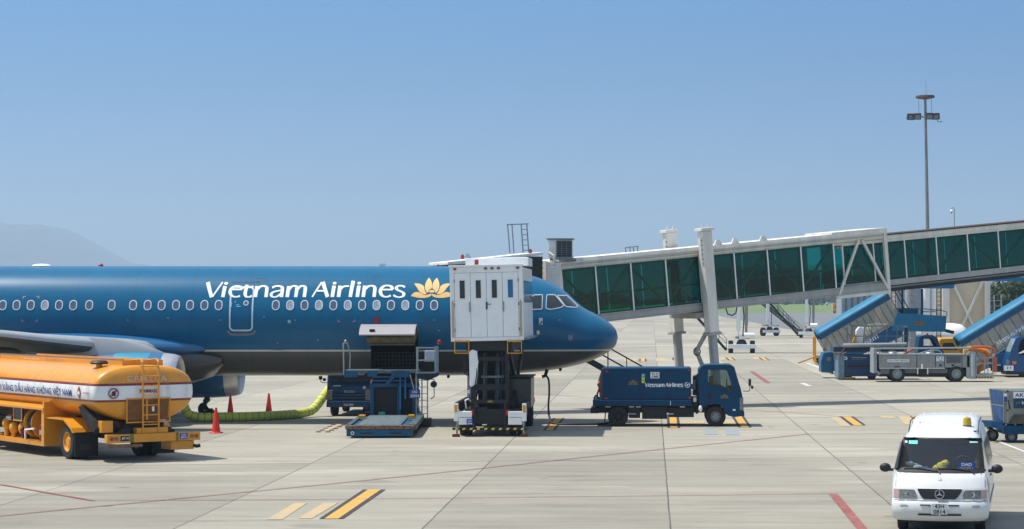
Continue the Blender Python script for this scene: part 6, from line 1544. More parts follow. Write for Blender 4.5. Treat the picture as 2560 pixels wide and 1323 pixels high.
b = MB(); b.pris([(X0-.02, zb-.02), (X1+.15, zb-.02), (X1+.1, zb-.12), (X1-.25, zb-.28), (X0, zb-.2)], 'y', F0-.6, F0+.1); b.build('basket_floor', mat('dark_loader_frame', ()) if 0 else MATS['dark_loader_frame'], ob, 0)
MB().lathe([(.05, 2.98), (.07, 3.0), (.07, 3.12), (0, 3.16)], (X1+.14, F0-.5, 0), 'z', 12).build('beacon', lampred, ob); MB().cyl((X1+.14, F0-.5, 2.75), (X1+.14, F0-.5, 2.98), .015, n=6).build('beacon_stem', blk, ob)
b = MB()
for x, t_ in ((X0-.02, .05), (X0+.18, .05), (X0+.38, .045)): b.beam((x, F0-.55, .1), (x, F0-.55, zb), t_)
b.beam((X0-.25, F0-.56, 1.9), (X0+.15, F0-.56, .4), .04)
b.build('mast_tubes', galv, cl, 0)
MB().tube([(X0+.38, F0-.6, 1.75), (X0+.62, F0-.6, 1.72), (X0+.62, F0-.6, 1.1), (X0+.5, F0-.6, 1.02)], .018, 6).build('bent_rail', blk, cl)
MB().cyl((X1-.05, F0-.7, 1.55), (X1-.05, F0-.62, 1.55), .12).build('round_lamp', dark, cl)
for k in range(7): MB().beam((X0-.0, F0-.58, .25+k*.24), (X0+.38, F0-.58, .25+k*.24), .025).build('ladder_rung', galv, cl, 0)
q = MB().bb(X0-.27, X0+.12, F0-.66, F0-.64, 1.05, 1.36).build('number_plate', plateb, cl, 0); lettering('DAD', .2, .10, wtxt, q, (X0-.075, F0-.668, 1.28)); lettering('20904', .32, .11, wtxt, q, (X0-.075, F0-.668, 1.13))
b = MB(); b.bb(X0-.1, X0+.5, F0-.7, F0+.2, .02, .3); b.build('mast_foot', dark, cl, 0)
for y in (1.5, 5.5):
    for x in (xl_+.2, xr_-.2): MB().cyl((x-.12, y, .14), (x+.12, y, .14), .14, n=16).build('wheel', rub, cl)

# ---------------------------------------------------------------- GROUND POWER CABLE
p0 = at(1369, 927, 82.6)
cb = spl([p0, at(1366, 938, 82.4), at(1372, 952, 82.3), at(1373, 985, 82.2), at(1371, 1015, 82.0), Vector((at(1374, 0, 81.2).x, 81.2, .25)), Vector((at(1385, 0, 80.9).x, 80.9, .05)), Vector((at(1430, 0, 80.6).x, 80.6, .04)), Vector((at(1500, 0, 80.8).x, 80.8, .04)), Vector((at(1530, 0, 80.9).x, 80.9, .1))], 8)
c_ = MB().tube(cb, .038, 10).build('power_cable', mat('cable_rubber', (24, 24, 26), .6), None, 60); tag(c_, 'thick black ground power cable hanging from the nose down to the blue truck', 'cable')
q = MB(); q.tube([at(1367, 925, 82.6), at(1362, 940, 82.4), at(1355, 942, 82.4)], .06, 8); q.build('plug', blk, c_)

# ---------------------------------------------------------------- LAVATORY SERVICE TRUCK
LY = 123.6; lk = FPX/LY
lv_ = thing('lavatory_truck', 'long low stainless steel service truck carrying LAVATORY SERVICE sign and two wheels in view', 'service truck', at(2310, 955, LY)); lv_.location.z = 0; LX = lv_.location.x
def vx(px): return (px-CX)/lk-LX
def vz(py): return H-(py-HY)/lk
tk_ = MB().bb(vx(2197), vx(2425), 0, 2.0, vz(919), vz(888)).build('steel_body', silver, lv_, 0, bev=.02)
MB().bb(vx(2196), vx(2416), -.03, 2.03, vz(888)+.002, vz(885.5)).build('top_rail', galv, tk_, 0); MB().bb(vx(2198), vx(2362), -.03, 0.0, vz(922), vz(919.3)).build('sill', mat('pale_sill', (206, 208, 206), .4), tk_, 0)
for px in (2292, 2339, 2361, 2405): MB().bb(vx(px)-.02, vx(px)+.02, -.01, -.001, vz(918), vz(888.5)).build('seam', dark, tk_, 0)
MB().bb(vx(2366), vx(2402), -.012, -.001, vz(908), vz(890)).build('louvre', mat('louvre_grey', (104, 106, 106), .5, .4, 0, .3, 30), tk_, 0)
for px in (2351, 2382): MB().bb(vx(px)-.07, vx(px)+.07, -.018, -.002, vz(916), vz(911)).build('catch', blk, tk_, 0)
q = MB().bb(vx(2218.5), vx(2272.5), -.02, -.002, vz(905.5), vz(898.5)).build('service_sign', wtxt, tk_, 0); lettering('LAVATORY SERVICE', 1.12, .085, ktxt, q, (vx(2245.5), -.025, vz(902)))
q = MB().bb(vx(2341), vx(2360), -.02, -.002, vz(903), vz(892)).build('maker_sign', wtxt, tk_, 0); lettering('TLD', .36, .19, btxt, q, (vx(2350.5), -.025, vz(897.6)))
lettering('®', .1, .12, mat('pale_blue_letter', (90, 170, 215), .5), tk_, (vx(2350.5), -.01, vz(907)))
MB().bb(vx(2200), vx(2420), .3, 1.7, .3, vz(919)-.01).build('chassis', blk, lv_, 0)
b = MB(); b.bb(vx(2200), vx(2226), .05, 1.9, .45, vz(919)-.005); b.bb(vx(2262), vx(2370), .12, 1.9, .5, vz(922)-.01); b.build('lower_panel', mat('grey_lower_panel', (110, 112, 110), .5, .3), lv_, 0)
for px in (2243, 2391):
    for y in (.12, 1.8): wheel(lv_, (vx(px), y, .46), .46, .26, 'y', mat('pale_rim', (150, 156, 156), .4, .3), .58)
b = MB(); b.pris([(vx(2296), .35), (vx(2316), .35), (vx(2316), .75), (vx(2296), .75)], 'y', .0, .1); b.build('step_box', blk, lv_, 0)
for px in (2294, 2319): MB().beam((vx(px), -.02, .45), (vx(px), -.02, .8), .06).build('step_handle', white, lv_, 0)
MB().cyl((vx(2305), -.05, .75), (vx(2305), -.05, 1.02), .05).build('white_valve', white, lv_)
b = MB(); b.tube([(vx(2189), 0, vz(871.5)), (vx(2300), 0, vz(871)), (vx(2420), 0, vz(869.5)), (vx(2440), 0, vz(869))], .045, 8); b.tube([(vx(2200), 1.9, vz(873)), (vx(2420), 1.9, vz(872))], .03, 6); b.build('handrail', galv, lv_)
b = MB()
for px in (2291, 2200, 2416): b.beam((vx(px), 0, vz(885)), (vx(px), 0, vz(871)), .04)
b.beam((vx(2193), 0, vz(871)), (vx(2200), 0, vz(885)), .05); b.build('rail_post', galv, lv_, 0)
b = MB(); b.bb(vx(2184), vx(2192), -.05, 2.0, .5, vz(871)); b.beam((vx(2188), -.02, vz(925)), (vx(2200), -.02, vz(936)), .12); b.build('end_frame', mat('pale_grey_post', (150, 156, 158), .5), lv_, 0)
for px, r in ((2236, .22), (2330, .24)): MB().lathe([(r*1.2, vz(886)), (r*1.2, vz(884)), (r, vz(882)), (r, vz(879)), (0, vz(878.5))], (vx(px), 1.0, 0), 'z', 20).build('tank_lid', galv, lv_)
b = MB().tube([(vx(2262), .6, vz(886)), (vx(2272), .5, vz(880)), (vx(2282), .4, vz(875)), (vx(2290), .4, vz(871))], .06, 8); b.tube([(vx(2262), .3, vz(874)), (vx(2272), .3, vz(884))], .03, 6); b.build('rusty_pipe', mat('copper_red_pipe', (150, 84, 60), .5, .2, 0, .3, 6), lv_)
b = MB().tube([(vx(2300), .6, vz(885)), (vx(2330), .5, vz(876)), (vx(2350), .5, vz(877)), (vx(2362), .6, vz(886))], .03, 6); b.build('bent_tube', galv, lv_)
b = MB(); b.pris([(vx(2416), vz(941)), (vx(2422), vz(947)), (vx(2440), vz(948)), (vx(2440), vz(881)), (vx(2424), vz(879)), (vx(2416), vz(888))], 'y', .0, .7); b.build('column_cover', mat('pale_steel_cover', (172, 178, 180), .4, .4), lv_, 0, bev=.04)
MB().cyl((vx(2432), -.06, .35), (vx(2432), -.06, vz(884)), .12).build('hydraulic_column', mat('pale_steel_cover', ()) if 0 else MATS['pale_steel_cover'], lv_)
# lift cage with orange bumper hoses
b = MB(); xa, xb_ = vx(2441), vx(2482)
for x in (xa, (xa+xb_)/2, xb_):
    for y in (0, 1.8): b.beam((x, y, .35), (x, y, vz(890)), .045)
for z in (.42, 1.05, vz(895)):
    for y in (0, 1.8): b.beam((xa, y, z), (xb_, y, z), .04)
    b.beam((xb_, 0, z), (xb_, 1.8, z), .04)
b.build('cage', galv, lv_, 0); MB().bb(xa, xb_, 0, 1.8, .22, .38).build('cage_floor', galv, lv_, 0)
b = MB().tube([(vx(2428), 0, vz(867.5)), (vx(2450), 0, vz(867)), (vx(2470), 0, vz(868)), (vx(2482), 0, vz(872)), (vx(2484), 0, vz(884))], .07, 8); b.build('orange_rail_pad', orangeb, lv_)
MB().cyl((vx(2487), .05, .55), (vx(2487), .05, vz(893)), .13).build('orange_bumper', orangeb, lv_); MB().cyl((vx(2484), 0, vz(892)), (vx(2484), 0, vz(884)), .07).build('cream_lamp', cream, lv_)
q = MB().bb(vx(2440), vx(2484), -.02, .0, .20, .30).build('hazard_strip', blk, lv_, 0); b = MB()
for k in range(6): x = vx(2442)+k*.16; b.add([(x, -.025, .2), (x+.07, -.025, .2), (x+.13, -.025, .3), (x+.06, -.025, .3)], [(0, 1, 2, 3)])
b.build('hazard_yellow', MATS['stripe_yellow'], q, 0, fixn=False)
b = MB(); b.tube([(vx(2446), .9, .5), (vx(2464), .9, .9), (vx(2476), .9, 1.6), (vx(2470), .9, vz(880)), (vx(2440), .9, vz(872)), (vx(2424), .9, vz(874))], .16, 10); b.build('orange_suction_hose', mat('orange_hose', (214, 124, 20), .5, 0, 0, .15, 5), lv_)
MB().bb(vx(2412), vx(2424), .3, .8, vz(886), vz(874)).build('yellow_valve_box', yellow, lv_, 0, bev=.03)

# ---------------------------------------------------------------- BLUE BELT LOADER / EQUIPMENT left of it
EY = 127.; ek = FPX/EY
el = thing('catering_lift', 'dark blue box unit with a railed work deck left of the steel service truck', 'lift platform', at(2150, 950, EY)); el.location.z = 0; EX = el.location.x
def ex(px): return (px-CX)/ek-EX
def ez(py): return H-(py-HY)/ek
dbl = mat('deep_blue_paint', (0, 58, 100), .4, 0, 0, .12, 3)
MB().bb(ex(2112), ex(2192), 0, 2.6, .2, ez(888)).build('body', dbl, el, 0, bev=.03)
MB().bb(ex(2095), ex(2111), -.1, 2.4, .12, ez(887)).build('end_cover', mat('blue_grey_cover', (112, 136, 152), .5, .2, 0, .15, 4), el, 0, bev=.03)
for z in (895, 906, 920, 933): MB().bb(ex(2120), ex(2180), -.03, -.002, ez(z+3), ez(z)).build('body_rib', mat('rib_blue', (0, 44, 86), .5), el, 0)
MB().bb(ex(2119), ex(2184), -.02, -.003, ez(918), ez(912)).build('body_recess', blk, el, 0)
q = MB().bb(ex(2129), ex(2167), -.012, -.002, ez(898.5), ez(893.5)).build('strip_label', mat('pale_label', ()) if 0 else MATS['pale_label'], el, 0); lettering('NWA', .18, .07, mat('label_red', (170, 50, 50), .5), q, (ex(2135), -.016, ez(896)))
MB().cyl((ex(2114), -.01, ez(896)), (ex(2114), -.02, ez(896)), .10).build('round_sign', wtxt, el); MB().cyl((ex(2114), -.021, ez(896)), (ex(2114), -.025, ez(896)), .05).build('sign_centre', wine, el)
q = MB().bb(ex(2110), ex(2138), -.06, -.04, ez(947), ez(943)).build('hazard_strip', blk, el, 0); b = MB()
for k in range(5): x = ex(2112)+k*.12; b.add([(x, -.065, ez(947)), (x+.05, -.065, ez(947)), (x+.1, -.065, ez(943)), (x+.05, -.065, ez(943))], [(0, 1, 2, 3)])
b.build('hazard_yellow', MATS['stripe_yellow'], q, 0, fixn=False)
MB().bb(ex(2085), ex(2268), .2, 2.6, ez(880), ez(868)).build('deck_beam', mat('navy_deck', (8, 48, 78), .5, .1, 0, .25, 3), el, 0)
MB().cyl((ex(2108), .0, ez(864)), (ex(2266), .0, ez(861)), .12).build('deck_roller_tube', galv, el)
b = MB(); zt_ = ez(814)
for px in (2127, 2157, 2214, 2240, 2268):
    b.beam((ex(px), .0, ez(870)), (ex(px)+.1, .0, ez(818)), .055)
for z in (816, 841): b.beam((ex(2127), 0, ez(z)), (ex(2268), 0, ez(z-1)), .05)
for px in (2129, 2268): b.beam((ex(px), 0, ez(817)), (ex(px), 2.4, ez(817)), .05)
for px in (2127, 2190, 2268): b.beam((ex(px), 2.4, ez(870)), (ex(px), 2.4, ez(817)), .05)
b.beam((ex(2127), 2.4, ez(816)), (ex(2268), 2.4, ez(816)), .05); b.build('deck_railing', mat('brown_grey_rail', (120, 120, 112), .5, .3, 0, .2, 5), el, 0)
b = MB(); b.pris([(ex(2142), ez(862)), (ex(2160), ez(862)), (ex(2163), ez(820)), (ex(2152), ez(815)), (ex(2142), ez(828))], 'y', .5, 1.2); b.build('white_console', white, el, 0, bev=.04)
b = MB(); b.bb(ex(2126), ex(2128.5), -.02, .1, ez(838), ez(812)); b.bb(ex(2136), ex(2138), -.02, .1, ez(838), ez(812)); b.bb(ex(2126), ex(2138), -.02, .1, ez(814), ez(812)); b.bb(ex(2126), ex(2138), -.02, .1, ez(838), ez(836.5)); b.build('sign_frame', grey, el, 0)
b = MB(); b.pris([(ex(2128), ez(862)), (ex(2141), ez(862)), (ex(2142), ez(835))], 'y', .3, .6); b.build('yellow_gusset', yellow, el, 0)
b = MB(); b.pris([(ex(2062), .35), (ex(2094), .3), (ex(2094), ez(885)), (ex(2086), ez(882)), (ex(2068), ez(884)), (ex(2061), ez(905))], 'y', 2.7, 4.5); b.build('blue_side_box', mat('mid_blue_box', (0, 88, 130), .4, 0, 0, .1, 2), el, 0, bev=.05)
MB().cyl((ex(2082), 2.6, ez(901)), (ex(2082), 2.69, ez(901)), .13).build('round_port', grey, el)
MB().beam((ex(2098), -.1, ez(887)), (ex(2111), -.1, ez(871)), .16, .05).build('brown_flap', mat('brown_board', (130, 84, 60), .7), el, 0)
b = MB(); b.bb(ex(2264), ex(2272), .5, 1.0, ez(870), ez(820)); b.build('blue_mast', blue2, el, 0)
for px in (2120, 2180): MB().cyl((ex(px), .1, .25), (ex(px), .4, .25), .25, n=18).build('wheel', rub, el)

# ---------------------------------------------------------------- PASSENGER STAIRS
clearp = glass('clear_plastic_side', (206, 202, 190), .55, .08, .9)
def stairs(px0, py0, px1, py1, Y, lab, plat=None, name_xy=None, w_=2.0, n=14, wheel_px=()):
    """canopy tube from its low mouth (px0,py0) to the top (px1,py1), all at depth Y"""
    T = thing('passenger_stairs', lab, 'passenger stairs', (at(px0, 0, Y).x, Y, 0), 0, 'mobile passenger stairs'); ox = T.location.x
    def p(px, py, dy=0): v = at(px, py, Y); return Vector((v.x-ox, dy, v.z))
    A = p(px0, py0); B = p(px1, py1); d = (B-A).normalized(); nrm = Vector((-d.z, 0, d.x)); r = .34
    b = MB(); m = 12; N_ = 16
    for i in range(N_+1):
        c = A+(B-A)*i/N_
        for j in range(m+1):
            a = math.pi*j/m; b.v.append(c + Vector((0, w_/2-math.cos(a)*w_/2, 0)) + nrm*(math.sin(a)**.8*r*1.1))
    for i in range(N_):
        for j in range(m): a = i*(m+1)+j; b.f.append([a, a+1, a+m+2, a+m+1])
    o = b.build('canopy', bluelt, T, 60); s_ = o.modifiers.new('th', 'SOLIDIFY'); s_.thickness = .05; s_.offset = 1
    # lower edge valance
    b = MB()
    for y in (-.03, w_): b.add([A+Vector((0, y, 0)), B+Vector((0, y, 0)), B-nrm*.26+Vector((0, y, 0)), A-nrm*.26+Vector((0, y, 0)), A+Vector((0, y+.03, 0)), B+Vector((0, y+.03, 0)), B-nrm*.22+Vector((0, y+.03, 0)), A-nrm*.22+Vector((0, y+.03, 0))], [(0,1,2,3),(7,6,5,4),(0,4,5,1),(3,2,6,7),(0,3,7,4),(1,5,6,2)])
    b.build('canopy_valance', mat('valance_blue', (0, 78, 116), .5), T, 0)
    # side panels and frames down to the flight
    dn = 1.75
    b = MB(); 
    for y in (0, w_): b.quad(A-nrm*.22+Vector((0, y, 0)), B-nrm*.22+Vector((0, y, 0)), B-nrm*dn+Vector((0, y, 0)), A-nrm*dn+Vector((0, y, 0)))
    b.build('clear_side_panel', clearp, T, 0, fixn=False)
    b = MB(); k = 12
    for i in range(k+1):
        c = A+(B-A)*i/k
        for y in (-.02, w_+.02): b.beam(c-nrm*.2+Vector((0, y, 0)), c-nrm*dn+Vector((0, y, 0)), .035)
    b.build('panel_frame', mat('dark_tube', (96, 104, 104), .5, .3), T, 0)
    b = MB()
    for y in (-.05, w_+.05): b.beam(A-nrm*(dn-.06)+Vector((0, y, 0)), B-nrm*(dn-.06)+Vector((0, y, 0)), .07)
    b.build('handrail', galv, T, 0)
    L_ = MB(); q0, q1 = A-nrm*dn, B-nrm*dn
    L_.add([q0, q1, q1-Vector((0, 0, 1.05)), q0-Vector((0, 0, .42)), q0+Vector((0, .06, 0)), q1+Vector((0, .06, 0)), q1+Vector((0, .06, -1.05)), q0+Vector((0, .06, -.42))], [(0,3,2,1),(4,5,6,7),(0,1,5,4),(3,7,6,2),(0,4,7,3),(1,2,6,5)])
    sp_ = L_.build('side_panel', mat('panel_blue', (0, 84, 128), .4, 0, 0, .08, 1.5), T, 0)
    b = MB(); b.add([x+Vector((0, w_-.06, 0)) for x in L_.v], L_.f); b.build('side_panel', MATS['panel_blue'], T, 0)
    b = MB()
    for i in range(n):
        c = q0+(q1-q0)*(i+.5)/n-Vector((0, 0, .12)); b.bb(c.x-.16, c.x+.16, .07, w_-.07, c.z-.03, c.z+.0)
    b.build('steps', galv, T, 0)
    return T, p, q0, q1, d, nrm, sp_
T1, p, q0, q1, d, nrm, sp1 = stairs(2045, 842, 2222, 738, 137., 'left passenger stairs with a sloping blue canopy above the railed work deck', n=12)
a = math.atan2(d.z, d.x)
lettering('Vietnam', 1.9, .34, wtxt, sp1, tuple(p(2161, 858, -.03)), (math.cos(a), 0, math.sin(a)), (-math.sin(a), 0, math.cos(a)))
b = MB(); b.pris([(p(x, y).x, p(x, y).z) for x, y in ((2228, 828), (2242, 783), (2366, 790), (2363, 830))], 'y', -.15, -.08); pp_ = b.build('platform_side', bluelt, T1, 0)
MB().bb(p(2235, 0).x, p(2364, 0).x, -.075, 2.1, p(0, 826).z, p(0, 815).z).build('platform_floor', grey, T1, 0)
lotus_mini(pp_, p(2298, 0).x, p(0, 812).z, .75, -.16)
b = MB(); b.pris([(p(x, y).x, p(x, y).z) for x, y in ((2235, 783), (2252, 772), (2305, 771), (2305, 786))], 'y', 1.9, 2.0); b.build('far_platform_side', bluelt, T1, 0)
b = MB(); z = p(0, 771).z
b.beam((p(2236, 0).x, -.1, z), (p(2300, 0).x, -.1, z-.0), .04); b.tube([(p(2300, 0).x, -.1, z), (p(2355, 0).x, -.1, p(0, 777).z), (p(2366, 0).x, -.1, p(0, 780).z), (p(2367, 0).x, -.1, p(0, 790).z)], .03, 6)
for px in (2262, 2300, 2340): b.beam((p(px, 0).x, -.1, p(0, 786).z), (p(px, 0).x, -.1, z), .04)
b.build('platform_rail', mat('dark_tube', ()) if 0 else MATS['dark_tube'], T1, 0)
b = MB(); b.bb(p(2306, 0).x, p(2311, 0).x, .6, .75, p(0, 790).z, p(0, 722).z); b.bb(p(2262, 0).x, p(2266, 0).x, 1.8, 1.9, p(0, 790).z, p(0, 724).z); b.build('roof_post', blue2, T1, 0)
b = MB(); b.pris([(p(x, y).x, p(x, y).z) for x, y in ((2222, 722), (2280, 717), (2330, 709), (2386, 711), (2384, 721), (2300, 721))], 'y', -.2, 2.2); b.build('platform_roof', bluelt, T1, 0)
MB().pris([(p(x, y).x, p(x, y).z) for x, y in ((2336, 708), (2384, 710), (2384, 708), (2356, 705))], 'y', -.1, 2.1).build('roof_top', white, T1, 0)
for x0, y0, x1, y1 in ((2228, 712, 2262, 776), (2236, 712, 2271, 772)): MB().beam(p(x0, y0, -.1), p(x1, y1, -.1), .06).build('roof_strut', dark, T1, 0)
b = MB(); b.beam(p(2363, 826, .6), p(2388, 832, .6), .12, .2); b.build('bumper_arm', blk, T1, 0)
b = MB()
for x0, y0, x1, y1 in ((2215, 862, 2262, 826), (2240, 830, 2250, 838)): b.beam(p(x0, y0, .3), p(x1, y1, .3), .07)
b.build('lift_strut', galv, T1, 0)
b = MB(); b.bb(p(2070, 0).x, p(2330, 0).x, .3, 1.9, .45, .95); b.build('chassis', blue2, T1, 0)
for px in (2100, 2180, 2300):
    wheel(T1, (p(px, 0).x, .3, .42), .42, .3, 'y', blue2)
T2, p, q0, q1, d, nrm, sp2 = stairs(2399, 858, 2640, 712, 133., 'right passenger stairs with a sloping blue canopy and airline name running up its side', n=16)
a = math.atan2(d.z, d.x)
mini_name(sp2, p(2494, 0).x, p(2584, 0).x+.3, p(0, 864).z, -.03, wtxt, a)
lotus_mini(sp2, p(2484, 0).x, p(0, 868).z, .35, -.03)
b = MB(); b.bb(p(2385, 0).x, p(2640, 0).x, .3, 1.9, .5, .95); b.build('chassis', blue2, T2, 0)
MB().bb(p(2489, 0).x, p(2520, 0).x, -.1, 2.0, p(0, 912).z, p(0, 883).z).build('blue_box', mat('mid_blue_box', ()) if 0 else MATS['mid_blue_box'], T2, 0, bev=.04)
MB().bb(p(2489, 0).x, p(2530, 0).x, -.15, 2.05, p(0, 930).z, p(0, 916).z).build('front_beam', blue2, T2, 0, bev=.05); MB().bb(p(2490, 0).x, p(2502, 0).x, -.16, -.1, p(0, 914).z, p(0, 912).z).build('white_strip', white, T2, 0)
b = MB(); b.pris([(p(x, y).x, p(x, y).z) for x, y in ((2512, 882), (2518, 870), (2536, 858), (2536, 884))], 'y', 1.0, 1.6); b.build('yellow_cover', yellow, T2, 0)
b = MB(); b.pris([(p(x, y).x, p(x, y).z) for x, y in ((2470, 694), (2484, 702), (2700, 702), (2700, 690))], 'y', 2.3, 3.5); 
b.build('upper_canopy', bluelt, T2, 0)
for px in (2420, 2600): wheel(T2, (p(px, 0).x, .3, .42), .42, .3, 'y', blue2)
# yellow tow tractor behind
p = at(2380, 905, 141.); t = thing('tow_tractor', 'yellow tow tractor with dark arched cut-out behind the steel truck', 'tractor', (p.x, 141, 0)); k = 141/FPX
MB().pris([((x-2380)*k, H-(y-HY)*k) for x, y in ((2348, 900), (2348, 852), (2352, 846), (2398, 845), (2412, 866), (2414, 900))], 'y', 0, 2).build('body', yellow, t, 0, bev=.05)
MB().pris([((x-2380)*k, H-(y-HY)*k) for x, y in ((2354, 875), (2358, 858), (2382, 857), (2394, 875))], 'y', -.02, -.002).build('cut_out', dark, t, 0)
for x in (-.6, .6): wheel(t, (x, .2, .4), .4, .3, 'y', yellow)
# small blue truck cab behind the service truck
p = at(2318, 930, 132.); t = thing('small_blue_truck', 'small blue truck cab with an open window hole and a lamp on its roof', 'truck', (p.x, 132, 0)); k = 132/FPX
def bp2(l): return [((x-2318)*k, H-(y-HY)*k) for x, y in l]
SKIPSEG = ()
c_ = cab_shell(t, bp2([(2296, 925), (2296, 860), (2299, 843), (2305, 840), (2336, 840), (2344, 846), (2352, 872), (2360, 880), (2362, 925)]), bp2([(2309, 866), (2309, 847), (2330, 847), (2336, 853), (2342, 866)]), 0, 1.8, .06, blue2)
b = MB(); b.cyl((bp2([(2323, 0)])[0][0], .9, bp2([(0, 840)])[0][1]), (bp2([(2323, 0)])[0][0], .9, bp2([(0, 834)])[0][1]), .06); b.bb(-.1, .45, .7, 1.1, bp2([(0, 840)])[0][1]+.002, bp2([(0, 838)])[0][1]); b.build('roof_lamp', wine, c_)
for x in (-.35, .9): wheel(t, (x, .1, .38), .38, .25, 'y')
# blue truck cab cut by the right edge
RY = 133.5; p = at(2545, 938, RY-2.4); t = thing('blue_crew_truck', 'blue truck cab cut off by the right picture edge, sloping windscreen and white plate', 'truck', (p.x, RY-2.4, 0)); k = (RY-2.4)/FPX
def bp3(l): return [((x-2545)*k, H-(y-HY)*k) for x, y in l]
SKIPSEG = (2,)
c_ = cab_shell(t, bp3([(2519, 925), (2518, 905), (2526, 880), (2540, 847), (2548, 842), (2640, 841), (2640, 930), (2535, 930)]), bp3([(2548, 888), (2546, 868), (2554, 848), (2590, 848), (2590, 880), (2552, 889)]), 0, 2.0, .06, mat('van_blue', (0, 74, 124), .35, 0, .2, .05, 2))
A_, B_2 = bp3([(2540, 847)])[0], bp3([(2526, 880)])[0]; b = MB(); b.quad((A_[0], .1, A_[1]), (A_[0], 1.9, A_[1]), (B_2[0], 1.9, B_2[1]), (B_2[0], .1, B_2[1])); b.build('windscreen', mat('pale_screen', (150, 168, 182), .1, 0, 0, .2, 4), c_, 0, fixn=False)
MB().bb(*[bp3([(2531, 0)])[0][0], bp3([(2541, 0)])[0][0]], -.02, .0, bp3([(0, 911)])[0][1], bp3([(0, 903)])[0][1]).build('indicator', amber, c_, 0, bev=.01)
q = MB().bb(bp3([(2509, 0)])[0][0], bp3([(2533, 0)])[0][0], -.12, -.1, bp3([(0, 927)])[0][1], bp3([(0, 914)])[0][1]).build('white_bumper_plate', wtxt, c_, 0); lettering('11', .22, .14, ktxt, q, (bp3([(2522, 0)])[0][0], -.125, bp3([(0, 920)])[0][1]))
MB().bb(bp3([(2516, 0)])[0][0], bp3([(2640, 0)])[0][0], -.05, 2.05, bp3([(0, 937)])[0][1], bp3([(0, 930)])[0][1]).build('front_bumper', blk, c_, 0)
MB().bb(bp3([(2517, 0)])[0][0], bp3([(2524, 0)])[0][0], -.03, .2, bp3([(0, 912)])[0][1], bp3([(0, 900)])[0][1]).build('headlamp', headl, c_, 0, bev=.02)
for x in (.35, 2.4): wheel(t, (x, .15, .37), .37, .25, 'y')
# yellow baggage cart frame at far left of the group
p = gnd(2052, 912); t = thing('yellow_cart', 'yellow steel frame cart with a long draw bar lying on the apron', 'cart', p); k = p.y/FPX
def kp(x, y): return ((x-2052)*k, H-(y-HY)*k)
b = MB(); x0, z0_ = kp(2038, 905); x1, z1_ = kp(2066, 842)
for x in (x0, x1):
    for y in (0, 1.4): b.beam((x, y, z0_), (x, y, z1_), .13)
for z in (z0_+.35, z1_): 
    for y in (0, 1.4): b.beam((x0, y, z), (x1, y, z), .14)
    for x in (x0, x1): b.beam((x, 0, z), (x, 1.4, z), .12)
b.build('frame', yellow, t, 0); MB().bb(x0, x1, 0, 1.4, z0_-.1, z0_+.12).build('deck', yellow, t, 0); MB().bb(x0-.02, x1+3.0, .3, 1.5, z1_+.1, z1_+.28).build('top_panel', mat('pale_yellow_panel', (196, 160, 90), .6), t, 0)
wheel(t, (kp(2052, 0)[0], .1, .3), .3, .2, 'y', yellow); wheel(t, (kp(2052, 0)[0], 1.3, .3), .3, .2, 'y', yellow)
MB().beam((x0, .3, .55), (kp(1995, 0)[0], -.1, .12), .09).build('draw_bar', mat('yellow_bar', (200, 150, 50), .6), t, 0)
MB().bb(kp(2058, 0)[0], kp(2066, 0)[0], .1, .3, kp(0, 878)[1], kp(0, 872)[1]).build('dark_fitting', dark, t, 0, bev=.03)

# ---------------------------------------------------------------- CONTAINER ON DOLLY, right edge
DY = 70.5
dl = thing('container_dolly', 'blue steel dolly under the metal air freight container at the right edge', 'dolly', (at(2510, 1085, DY).x, DY, 0), R(0)); DX = dl.location.x; dk = FPX/DY
def dx_(px, Y=DY): return (px-CX)*Y/FPX-DX
def dz_(py, Y=DY): return H-(py-HY)*Y/FPX
MB().bb(dx_(2508), dx_(2740), 0, 1.6, dz_(1086), dz_(1064)).build('deck_frame', blue2, dl, 0, bev=.02)
b = MB(); b.pris([(dx_(2466), 1.3), (dx_(2490), 1.35), (dx_(2508), .9), (dx_(2508), .1), (dx_(2484), .5)], 'z', dz_(1072), dz_(1056)); b.build('end_frame', blue2, dl, 0)
MB().beam((dx_(2490), .5, dz_(1078)), (dx_(2472), .2, dz_(1070)), .08).build('coupling_arm', blk, dl, 0)
b = MB()
for k in range(9): b.cyl((dx_(2500)+.2+k*.3, .05, dz_(1064)+.03), (dx_(2500)+.2+k*.3, 1.55, dz_(1064)+.03), .03, n=8)
b.build('rollers', galv, dl)
for px, y in ((2493, 1.0), (2530, .15), (2545, 1.3), (2690, .15)): wheel(dl, (dx_(px), y, .2), .2, .16, 'y', grey)
ct = thing('air_freight_container', 'silver and blue metal container lettered AKH on the blue dolly', 'container', (at(2510, 0, DY).x, DY, dz_(1062))); z0_ = dz_(1062)
hh = dz_(976)-z0_
# rotated footprint: near face to the right, left end face receding
P0 = (dx_(2511), .02); P1 = (dx_(2740), .02); P3 = (dx_(2476, DY+1.3), 1.5)
b = MB(); x0 = dx_(2511); xl2 = dx_(2482, DY+1.5); 
b.v = [Vector(v) for v in ((x0, .02, .05), (2.2, .02, .05), (2.2, 1.5, .05), (xl2, 1.5, .05), (x0, .02, hh), (2.2, .02, hh), (2.2, 1.5, hh), (xl2-.12, 1.5, hh))]; b.f = [[0,3,2,1],[4,5,6,7],[0,1,5,4],[2,3,7,6],[1,2,6,5],[3,0,4,7]]
b.build('shell', mat('dull_aluminium', (150, 148, 138), .38, .8, 0, .2, 2), ct, 0, bev=.012)
def endq(u0, u1, v0, v1, off=.012):
    out = []
    for u, v in ((u0, v0), (u1, v0), (u1, v1), (u0, v1)):
        a = Vector((x0, .02, .05)).lerp(Vector((x0, .02, hh)), v); c = Vector((xl2, 1.5, .05)).lerp(Vector((xl2-.12, 1.5, hh)), v); q = a.lerp(c, u); out.append((q.x-off, q.y-off*.3, q.z))
    return out
